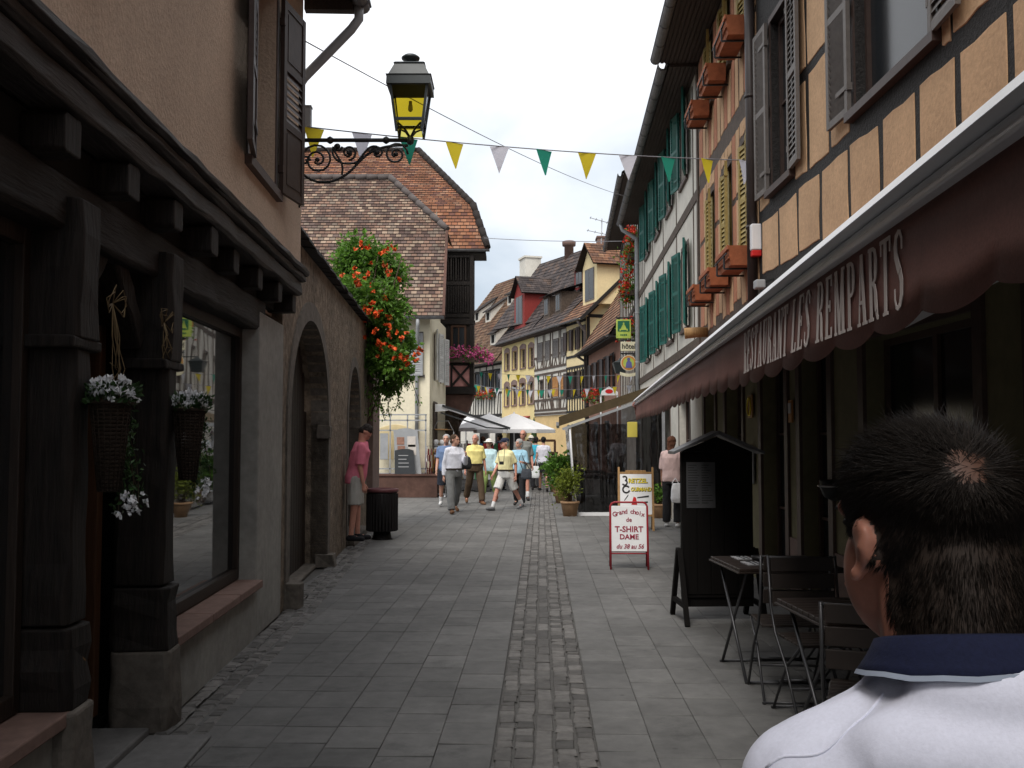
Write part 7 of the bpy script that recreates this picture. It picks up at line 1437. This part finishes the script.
bunting((at(466, 384, 42), at(640, 384, 31)), 'far string of pennants, just below the upper one', [.03 + .066 * i for i in range(15)], [cyc[(i + 1) % 3] for i in range(15)], .24, .30, .22)
bunting((at(452, 377, 50), at(560, 388, 46)), 'farthest string of pennants, drooping under the great roof', [.04 + .1 * i for i in range(10)], [cyc[(i + 2) % 3] for i in range(10)], .30, .36, .35)
def wire(a, b, sag, label, r=.006): o = MB(); a, b = Vector(a), Vector(b); o.tube([a.lerp(b, i / 24) - Vector((0, 0, sag * 4 * (i / 24) * (1 - i / 24))) for i in range(25)], r, 5); x = o.build('overhead_wire', K['string']); tag(x, label, 'wire', 'wires across the street'); return x
wire(at(303, 40, 9.1), at(624, 196, 27.6), .15, 'slanting wire from the lantern corner up to the far eaves'); wire(at(484, 238, 32), at(634, 241, 29), .05, 'level wire between the gallery house and the hotel house', .010)
# ================================================================ the tourists
SK2 = K['skin_red']; G = 'tourists walking towards us'
hairs = {'brown': cloth('hair_brown', (.06, .035, .02)), 'grey': cloth('hair_grey', (.35, .34, .33)), 'black': cloth('hair_black', (.014, .012, .012)), 'auburn': cloth('hair_auburn', (.10, .04, .022)), 'dark': cloth('hair_dark', (.025, .02, .018))}
leather = cloth('belt_leather', (.03, .02, .015)); whites = cloth('shoe_white', (.62, .62, .62)); socks = cloth('sock_white', (.7, .7, .7)); brownsh = cloth('shoe_brown', (.16, .075, .035)); darksh = cloth('shoe_dark', (.03, .028, .028)); greysh = cloth('shoe_grey', (.16, .16, .165))
def put(px, py): g = ground(px, py); return (g.x, g.y, 0)
def bag(px, py, Y, w, h, d, m_, label, name='handbag', strap=None):
    c = at(px, py, Y); t = thing(name, label, 'bag', c); v = VF(); v.loft([((0, 0, -h / 2), w * .42, d * .4), ((0, 0, -h * .3), w / 2, d / 2), ((0, 0, h * .2), w * .46, d * .42), ((0, 0, h / 2), w * .36, d * .18)]); link('body', v.mesh('bag', .012, 2, .008, 12), m_, t); m = MB(); top = strap or (.03, 0, .5); m.tube([(-w * .32, 0, h * .4), (top[0] - .05, top[1], top[2] * .7), (top[0], top[1], top[2]), (top[0] + .05, top[1], top[2] * .7), (w * .32, 0, h * .4)], .010, 5); m.build('strap', m_, t)
P1, J1 = person('man in a white shirt and grey trousers striding with a bag over his shoulder', put(454, 513), 20, 1.70, dict(leg_l=(-24, 18, 5), leg_r=(22, 4, 4), foot_l=-25, foot_r=12, arm_l=(28, 10, 105, 22), arm_r=(-12, 8, 16, 0), hyaw=38, lean=2, twist=6), dict(top=(cloth('shirt_white', (.72, .72, .78)), 1.0, .012), bottom=(cloth('trouser_grey', (.17, .17, .165)), 'trousers'), belt=leather, shoe=brownsh, hair=(hairs['brown'], 'short'), collar=1), G)
person('man in a blue T-shirt and dark shorts half hidden behind the white shirt', put(446, 507), 5, 1.66, dict(leg_l=(12, 4, 2), leg_r=(-12, 14, 2), arm_l=(10, 6, 30), arm_r=(8, 10, 20), hyaw=-10), dict(top=(cloth('tee_blue', (.13, .19, .32)), .38, .08), bottom=(cloth('shorts_navy', (.03, .035, .05)), 'shorts'), shoe=whites, sock=socks, hair=(hairs['grey'], 'short')), G)
person('stout grey haired man in a yellow shirt and brown trousers', put(475, 504), 14, 1.68, dict(leg_l=(16, 4, 4), leg_r=(-20, 16, 4), foot_r=-20, lean=2, twist=-8, arm_l=(-4, 13, 14), arm_r=(6, 12, 12), hyaw=-28, hpitch=4), dict(top=(cloth('shirt_yellow', (.80, .69, .26)), .45, .012), bottom=(cloth('trouser_brown', (.085, .055, .032)), 'trousers'), belt=leather, shoe=brownsh, hair=(hairs['grey'], 'thin'), build=(1.13, 1.25), skin=SK2, collar=1), G)
person('woman in a white sun hat, pale blue jacket and green cropped trousers', put(489, 502), -14, 1.56, dict(leg_l=(-18, 14, 3), leg_r=(16, 5, 3), foot_l=-15, arm_l=(12, 9, 25), arm_r=(18, 8, 45, 15), hyaw=-14), dict(top=(cloth('jacket_blue', (.50, .68, .72)), .95, .08), bottom=(cloth('capri_green', (.40, .52, .17)), 'capri'), shoe=cloth('shoe_rust', (.18, .05, .03)), hair=(hairs['brown'], 'bob'), hat=(cloth('hat_white', (.75, .72, .66)), 'brim')), G)
person('man in a navy cap, yellow polo shirt and white shorts taking a long step', put(506, 510), -38, 1.64, dict(leg_l=(-26, 12, 3), leg_r=(26, 4, 3), foot_l=-10, foot_r=10, arm_l=(-18, 12, 30), arm_r=(14, 8, 22), hyaw=-30, lean=3), dict(top=(cloth('polo_yellow', (.80, .73, .40)), .42, .012), bottom=(cloth('shorts_white', (.70, .69, .66)), 'shorts'), belt=leather, shoe=greysh, sock=socks, hair=(hairs['grey'], 'short'), hat=(cloth('cap_navy', (.02, .025, .05)), 'cap'), build=(1.08, 1.2), skin=SK2, collar=1), G)
person('grey haired woman in a light blue blouse and black trousers with a shoulder bag', put(519, 506), -10, 1.57, dict(leg_l=(18, 4, 2), leg_r=(-18, 16, 3), foot_r=-18, arm_l=(15, 10, 85, 20), arm_r=(-6, 8, 10), hyaw=-35), dict(top=(cloth('blouse_blue', (.33, .55, .68)), .5, .08), bottom=(cloth('trouser_black', (.016, .016, .018)), 'trousers'), shoe=darksh, hair=(hairs['grey'], 'bob'), build=(1.05, 1.15)), G)
person('tall ruddy man in glasses and a grey shirt behind the grey haired woman', put(523, 500), -4, 1.78, dict(leg_l=(12, 4, 3), leg_r=(-10, 12, 2), arm_l=(2, 11, 18), arm_r=(6, 8, 12), hyaw=-12), dict(top=(cloth('shirt_grey', (.20, .20, .185)), .5, .05), bottom=(cloth('shorts_khaki', (.38, .36, .30)), 'shorts'), shoe=darksh, sock=socks, hair=(hairs['grey'], 'thin'), skin=SK2, glasses=1, build=(1.1, 1.15)), G)
G2 = 'people walking away down the street'
person('dark haired person in a turquoise top and dark trousers seen from behind', put(536, 490), 172, 1.60, dict(leg_l=(6, 4, 2), leg_r=(-8, 8, 2), arm_l=(4, 9, 12), arm_r=(6, 8, 20)), dict(top=(cloth('top_turquoise', (.05, .42, .58)), .35, .07), bottom=(cloth('trouser_dark', (.03, .03, .035)), 'trousers'), shoe=darksh, hair=(hairs['black'], 'short')), G2)
person('woman in a white blouse and short black skirt seen from behind', put(543.5, 492), 184, 1.56, dict(leg_l=(7, 3, 1), leg_r=(-6, 8, 1), foot_r=-18, arm_l=(4, 12, 10), arm_r=(6, 12, 15)), dict(top=(cloth('blouse_white', (.70, .69, .76)), .28, .06), bottom=(cloth('skirt_black', (.014, .014, .016)), 'skirt'), shoe=darksh, hair=(hairs['black'], 'bun')), G2)
person('person in a white hat just left of the turquoise top', put(531, 488), 168, 1.64, dict(leg_l=(-6, 4, 2), leg_r=(6, 4, 2)), dict(top=(cloth('shirt_stone', (.34, .34, .30)), .5, .05), bottom=(cloth('trouser_stone', (.10, .10, .10)), 'trousers'), shoe=darksh, hair=(hairs['grey'], 'thin'), hat=(cloth('hat_cream', (.72, .68, .6)), 'brim')), G2)
person('man in a blue shirt browsing the postcard racks under the awning', put(500, 489), 215, 1.68, dict(arm_l=(40, 8, 50), arm_r=(10, 8, 20)), dict(top=(cloth('shirt_denim', (.08, .13, .25)), .5, .05), bottom=(cloth('trouser_denim', (.04, .05, .08)), 'trousers'), shoe=darksh, hair=(hairs['dark'], 'short')), G2)
person('woman in a dark jacket browsing under the shop awning', put(483, 487), 160, 1.60, dict(arm_l=(30, 8, 60), arm_r=(10, 8, 20)), dict(top=(cloth('jacket_dark', (.04, .045, .06)), .95, .06), bottom=(cloth('trouser_tan', (.2, .16, .11)), 'trousers'), shoe=darksh, hair=(hairs['auburn'], 'bob')), G2)
bag(465, 463, 21.6, .30, .26, .16, cloth('bag_black', (.02, .02, .022)), 'black bag slung on the shoulder of the man in the white shirt', 'shoulder_bag', (-.12, 0, .40)); bag(526.5, 474, 23.0, .26, .24, .12, cloth('bag_grey', (.05, .055, .065)), 'dark handbag carried by the grey haired woman', 'handbag', (-.12, 0, .48)); bag(535.5, 472, 29.0, .26, .34, .12, cloth('bag_white', (.7, .72, .72)), 'white carrier bag beside the turquoise top', 'carrier_bag', (.0, 0, .40))
# camera on the chest of the man in the yellow polo
c = at(501.5, 463, 21.75); t = thing('camera_pouch', 'small dark camera hanging on the chest of the man in the yellow polo', 'camera', c); m = MB(); m.box(-.05, -.02, -.035, .05, .02, .035); m.lathe([(.02, 0), (.02, .03)], (0, 0, 0), 10) if False else None; m.build('body', K['iron'], t, bevel=.008); m = MB(); m.tube([(-.05, 0, .03), (-.07, .03, .3)], .006, 5); m.tube([(.05, 0, .03), (.07, .03, .3)], .006, 5); m.build('strap', K['iron'], t)
# man in the niche
g = ground(353, 541, .13); person('man in a pink T-shirt and pale shorts standing on the niche step, looking down', (g.x + .03, g.y, .14), 100, 1.64, dict(leg_l=(4, 3, 2), leg_r=(-3, 3, 2), arm_l=(8, 5, 14), arm_r=(8, 5, 14), hpitch=46, lean=11), dict(top=(cloth('tee_pink', (.72, .20, .28)), .45, .10), bottom=(cloth('shorts_pale', (.45, .44, .41)), 'shorts'), shoe=cloth('shoe_black', (.012, .012, .014)), hair=(hairs['dark'], 'short'), skin=SK2, build=(1.0, 1.1)))
g = ground(672.5, 527); person('red haired woman in a pale pink top and black trousers facing the plastic curtain', (g.x, g.y, 0), 160, 1.60, dict(leg_l=(3, 3, 2), leg_r=(-3, 3, 2), arm_l=(8, 8, 14), arm_r=(8, 6, 18), hyaw=-10), dict(top=(cloth('top_pink', (.55, .40, .38)), .5, .08), bottom=(cloth('trouser_ink', (.014, .014, .016)), 'trousers'), shoe=whites, hair=(hairs['auburn'], 'long')))
bag(677, 493, 17.75, .22, .34, .12, cloth('bag_plastic', (.68, .68, .70)), 'white carrier bag in the hand of the red haired woman', 'carrier_bag', (-.03, 0, .26))
g = ground(602, 497); person('waiter in a white shirt dimly seen through the plastic curtain', (g.x + .55, g.y + 1.2, 0), -30, 1.68, dict(arm_l=(20, 8, 60), arm_r=(20, 8, 60)), dict(top=(cloth('shirt_waiter', (.7, .7, .72)), 1.0, .05), bottom=(cloth('trouser_waiter', (.015, .015, .016)), 'trousers'), shoe=darksh, hair=(hairs['dark'], 'short')))
# ================================================================ the man in front of the camera
def near_man():
    H = 1.62; pose = dict(leg_l=(2, 2, 3), leg_r=(-2, 2, 3), arm_l=(6, 8, 14), arm_r=(6, 8, 14), hyaw=17, hpitch=-2, sh=.158, shz=1.325); J = skeleton(H, pose); s = J['s']; build = (1.10, 1.12)
    J['head'] = J['head'] + Vector((.017, -.022, -.026)); pos = (.432, .985, 0); root = thing('person', 'near man in a white polo with navy collar seen from behind, crown thinning', 'person', pos, rad(180))
    hd, hr = J['head'], J['hr']
    def h(x, y, z): return hd + hr @ (Vector((x, y, z)) * s)
    v = VF(); v.loft(torso_secs(J, 0, build)); v.cap(J['neck'] - Vector((0, 0, .07)), h(0, .022, -.04), .068 * s, .062 * s, 16); v.cap(J['sh'] + Vector((0, .01, 0)), h(0, .035, -.09), .075 * s, .058 * s, 16)
    v.ell(h(0, .014, .03), (.078 * s, .098 * s, .090 * s), hr, 22); v.ell(h(0, -.028, -.035), (.064 * s, .064 * s, .080 * s), hr, 18); v.cap(h(0, -.070, -.088), h(0, -.04, -.075), .024 * s, .050 * s); v.ell(h(0, .055, -.035), (.062 * s, .045 * s, .055 * s), hr); v.cap(h(0, .05, .0), J['neck'] + Vector((0, .012, -.03)), .062 * s, .062 * s, 18); v.ell(h(0, .045, -.07), (.060 * s, .044 * s, .06 * s), hr)
    v.cap(h(0, -.088, .012), h(0, -.108, -.028), .010 * s, .0145 * s); v.cap(h(-.035, -.078, .03), h(.035, -.078, .03), .014 * s, .014 * s); v.cap(h(-.018, -.09, -.062), h(.018, -.09, -.062), .010 * s, .010 * s)
    for sx in (1, -1):   # ears: rim, bowl and lobe
        rim = [(.079, .006, -.021), (.082, .018, -.012), (.086, .024, .002), (.087, .022, .014), (.084, .012, .021), (.081, .000, .018), (.078, -.005, .009)]
        for a, b in zip(rim, rim[1:]): v.cap(h(sx * a[0], a[1], a[2]), h(sx * b[0], b[1], b[2]), .0062 * s, .0062 * s, 8)
        v.cap(h(sx * .083, .004, -.030), h(sx * .081, .0, -.034), .0085 * s, .008 * s, 8); v.ell(h(sx * .083, .012, .0), (.006 * s, .017 * s, .026 * s), hr @ Matrix.Rotation(rad(-18) * sx, 3, 'Z')); v.cap(h(sx * .072, .015, -.015), h(sx * .086, .020, .0), .012 * s, .009 * s, 8)
    for sd_ in 'lr':
        arm_vf(v, J, sd_, 0); leg_vf(v, J, sd_, 0); W, g_ = J['W_' + sd_], J['g_' + sd_]; v.cap(W, W + g_ * (.085 * s), .027 * s, .040 * s, flat=.5, ref=Vector((0, -1, 0)))
    me = v.mesh('body', .0048, 4)
    J2 = dict(J); _, extra, _h = body_mesh(J, build, .05); merge(me, extra, [K['skin_near'], K['letter_black'], K['skin_red']]); body = link('body', me, None, root)
    # polo shirt
    v = VF(); sec = torso_secs(J, .020, build, -.08); v.loft(sec[:-1] + [(sec[-1][0] - Vector((0, 0, .012)), sec[-1][1] + .004, sec[-1][2] + .006)], 26)
    for sd_ in 'lr': arm_vf(v, J, sd_, .020, .46)
    for sx in (1, -1): v.cap(J['neck'] + Vector((sx * .03, .008, -.040)), J['S_l' if sx > 0 else 'S_r'] + Vector((-sx * .02, 0, .004)), .056 * s, .062 * s, 14)
    v.ell(J['neck'] + Vector((0, .055, -.022)), (.085 * s, .055 * s, .052 * s)); v.ell(J['neck'] + Vector((0, .05, -.075)), (.14 * s, .08 * s, .07 * s)); st = v.mesh('shirt', .0065, 7, .0085, 9, 3)
    for vv in st.vertices:   # woven cloth: soft folds running from the neck to the arm
        p = vv.co; vv.co = p + Vector((0, 0, .0036 * noise.noise(Vector((p.x * 22 + p.y * 26, p.y * 14, p.z * 9))) + .004 * max(0, noise.noise(Vector((p.x * 9 - p.y * 30, p.y * 5, 3))))))
    shirt = link('shirt', st, K['polo_white'], root)
    # seams
    bv = None; m = MB()
    from mathutils.bvhtree import BVHTree
    bm = bmesh.new(); bm.from_mesh(st); bv = BVHTree.FromBMesh(bm)
    for sx in (1, -1):
        pts = []
        for i in range(22):
            t_ = i / 21; x = sx * (.085 + .11 * t_); y = .035 + .022 * math.sin(math.pi * t_)
            hit = bv.ray_cast(Vector((x, y, 1.7)), Vector((0, 0, -1)))
            if hit[0]: pts.append(hit[0] + Vector((0, 0, .0005)))
        if len(pts) > 2: m.tube(pts, .0016, 5)
    m.build('seam', K['polo_white'], shirt); bm.free()
    # navy collar: stand and fallen leaf around the neck
    m = MB(); n = 40; c = J['neck'] + Vector((0, .006, 0))
    def colr(a, r, z): bk = (1 + math.sin(a)) / 2; return c + Vector((math.cos(a) * r * 1.10, math.sin(a) * r, z + .010 * bk - .022 * (1 - bk) + (.0035 * noise.noise(Vector((a * 2.3, r * 40, 1.7))) if r > .08 else 0)))
    prof = [(.070, -.02), (.070, .018), (.074, .028), (.080, .026), (.086, .012), (.092, .002), (.096, -.004), (.0945, -.008), (.090, -.006), (.080, -.004)]
    ang = [math.pi * 1.5 + .28 + (2 * math.pi - .56) * i / n for i in range(n + 1)]
    for a, b in zip(ang, ang[1:]):
        for (r0, z0), (r1, z1) in zip(prof, prof[1:]): m.f([colr(a, r0 * s, z0), colr(b, r0 * s, z0), colr(b, r1 * s, z1), colr(a, r1 * s, z1)])
    m.build('collar', K['navy_knit'], root, smooth=True, weld=True)
    m = MB()
    for a, b in zip(ang, ang[1:]): m.f([colr(a, .0965 * s, -.0045), colr(b, .0965 * s, -.0045), colr(b, .0985 * s, -.0090), colr(a, .0985 * s, -.0090)])
    m.build('collar_band', K['band_grey'], root, smooth=True, weld=True)
    v = VF(); sec = torso_secs(J, .024, build); v.loft(sec[:2] + [sec[2]])
    for sd_ in 'lr': leg_vf(v, J, sd_, .022, .985, .02)
    link('trousers', v.mesh('bottom', .012, 2, .01, 10), cloth('trouser_navy', (.03, .035, .05)), root)
    for sd_ in 'lr':
        a, t = J['ank_' + sd_], J['toe_' + sd_]; v = VF(); hl = a + (a - t).normalized() * .035 * s; v.cap(Vector((hl.x, hl.y, .036)), t, .042 * s, .038 * s); v.cap(a - Vector((0, 0, .02)), t.lerp(hl, .5), .045 * s, .04 * s); link('shoe', v.mesh('shoe', .010, 3), darksh, root)
    # hair strands grown from the scalp of the body mesh
    bm = bmesh.new(); bm.from_mesh(me); bm.faces.ensure_lookup_table(); hi = hr.inverted(); V_, F_, T_ = [], [], []; rr = random.Random(5); scalp = []; whorl = Vector((.012, .080, .084))
    for fc in bm.faces:
        if fc.material_index: continue
        c0 = fc.calc_center_median(); q = (hi @ (c0 - hd)) / s
        if q.z < -.13 or q.length > .16: continue
        # hairline: forehead at the front, temples, above and behind the ears, nape
        if q.y < -.055 and q.z < .068: continue
        if abs(q.x) > .0795 and -.042 < q.z < .034 and -.02 < q.y < .040: continue
        low = .012 if q.y < -.012 else (.012 - (q.y + .012) * 1.9 if q.y < .05 else -.106)
        if q.z < max(low, -.112): continue
        if -.02 < q.y < .026 and q.z < .024: continue
        nn = fc.normal; d0 = q - whorl; dist = d0.length; dens = 1.0; scalp.append((fc.index, dist))
        if dist < .026: dens = .13 + .42 * (dist / .026) ** 1.8
        elif dist < .042: dens = .62
        if q.z < -.095: dens *= .6
        cnt = dens * fc.calc_area() / 1.15e-6; cnt = int(cnt) + (1 if rr.random() < cnt % 1 else 0)
        vs = [x.co for x in fc.verts]
        for _ in range(cnt):
            a, b = rr.random(), rr.random(); r0 = vs[0].lerp(vs[1], a).lerp(vs[min(3, len(vs) - 1)].lerp(vs[2], a), b)
            topn = max(0, min(1, (q.z - .035) / .05)); fl = hr @ Vector((d0.x * 1.0 + .02 * rr.gauss(0, .5), d0.y * 1.0 - .006, d0.z - .030 * (1 - topn))); fl = fl - nn * fl.dot(nn); fl = fl.normalized() if fl.length > 1e-5 else Vector((0, 0, -1))
            sw = hr @ Vector((-.35 * d0.y * 6, .35 * d0.x * 6, 0)) * (1 if dist < .06 else .3); fl = (fl + sw * .6).normalized()
            lift = .10 + .20 * topn + rr.gauss(0, .07) + (.22 if rr.random() < .04 else 0); ln = (.0135 + .026 * topn * rr.uniform(.5, 1.35) + rr.uniform(-.003, .004)) * (1 if q.z > -.07 else .75)
            cl = noise.noise_vector(r0 * 55) + noise.noise_vector(r0 * 140) * .6; jit = (cl * .55 + Vector((rr.gauss(0, .5), rr.gauss(0, .5), rr.gauss(0, .5)))) * (.14 + .26 * topn); d1 = (fl + nn * lift + jit).normalized(); d2 = (fl + nn * (lift * .35) + jit * 1.3 + Vector((0, 0, -.10))).normalized()
            p0 = r0 - nn * .0015; p1 = p0 + d1 * ln * .55; p2 = p1 + d2 * ln * .55; sd1 = d1.cross(nn); sd1 = sd1.normalized() if sd1.length > 1e-4 else Vector((1, 0, 0)); wv = rr.uniform(.00026, .00042); o = len(V_); up_ = sd1.cross(d1) * wv
            for p, k_ in ((p0, 1.0), (p1, .85)): V_ += [tuple(p + sd1 * wv * k_), tuple(p - sd1 * wv * k_), tuple(p + up_ * k_)]
            V_.append(tuple(p2)); t_ = rr.random()
            for i in range(3): j = (i + 1) % 3; F_.append((o + i, o + j, o + 3 + j, o + 3 + i)); F_.append((o + 3 + i, o + 3 + j, o + 6)); T_ += [t_, t_]
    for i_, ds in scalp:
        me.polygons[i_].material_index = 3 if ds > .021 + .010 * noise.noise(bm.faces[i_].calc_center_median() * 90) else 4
    me.materials.append(K['scalp']); me.materials.append(K['scalp_bare_shaded']); bm.free(); hm = bpy.data.meshes.new('hair'); hm.from_pydata(V_, [], F_); at_ = hm.attributes.new('tone', 'FLOAT', 'FACE'); at_.data.foreach_set('value', T_)
    for p in hm.polygons: p.use_smooth = True
    link('hair', hm, K['hair_near'], root); print('strands', len(F_) // 6)
k('polo_white', (.70, .71, .83), rough=.9, scale=240, bump=.22, var=.05, dist=.002, sheen=.15); k('navy_knit', (.007, .010, .034), rough=.9, scale=220, bump=.4, var=.2, dist=.002); k('band_grey', (.30, .34, .42), rough=.9, bump=0)
k('hair_near', (.017, .012, .009), rough=.6, scale=4, bump=0, var=.2, tone=.45, spec=.22)
K['skin_near'] = mat('skin_near', (.33, .145, .10), rough=.5, scale=60, bump=.12, var=.12, spec=.35, dist=.002)
bs = K['skin_near'].node_tree.nodes['Principled BSDF']; bs.inputs['Subsurface Weight'].default_value = .25; bs.inputs['Subsurface Radius'].default_value = (.012, .004, .002)
k('scalp_bare_shaded', (.10, .050, .034), rough=.5, scale=60, bump=.1, var=.25, dist=.002)  # crown skin under thin hair, with the head's shade put into its colour
k('scalp', (.030, .020, .015), rough=.6, scale=120, bump=.2, var=.3, dist=.002)
near_man()
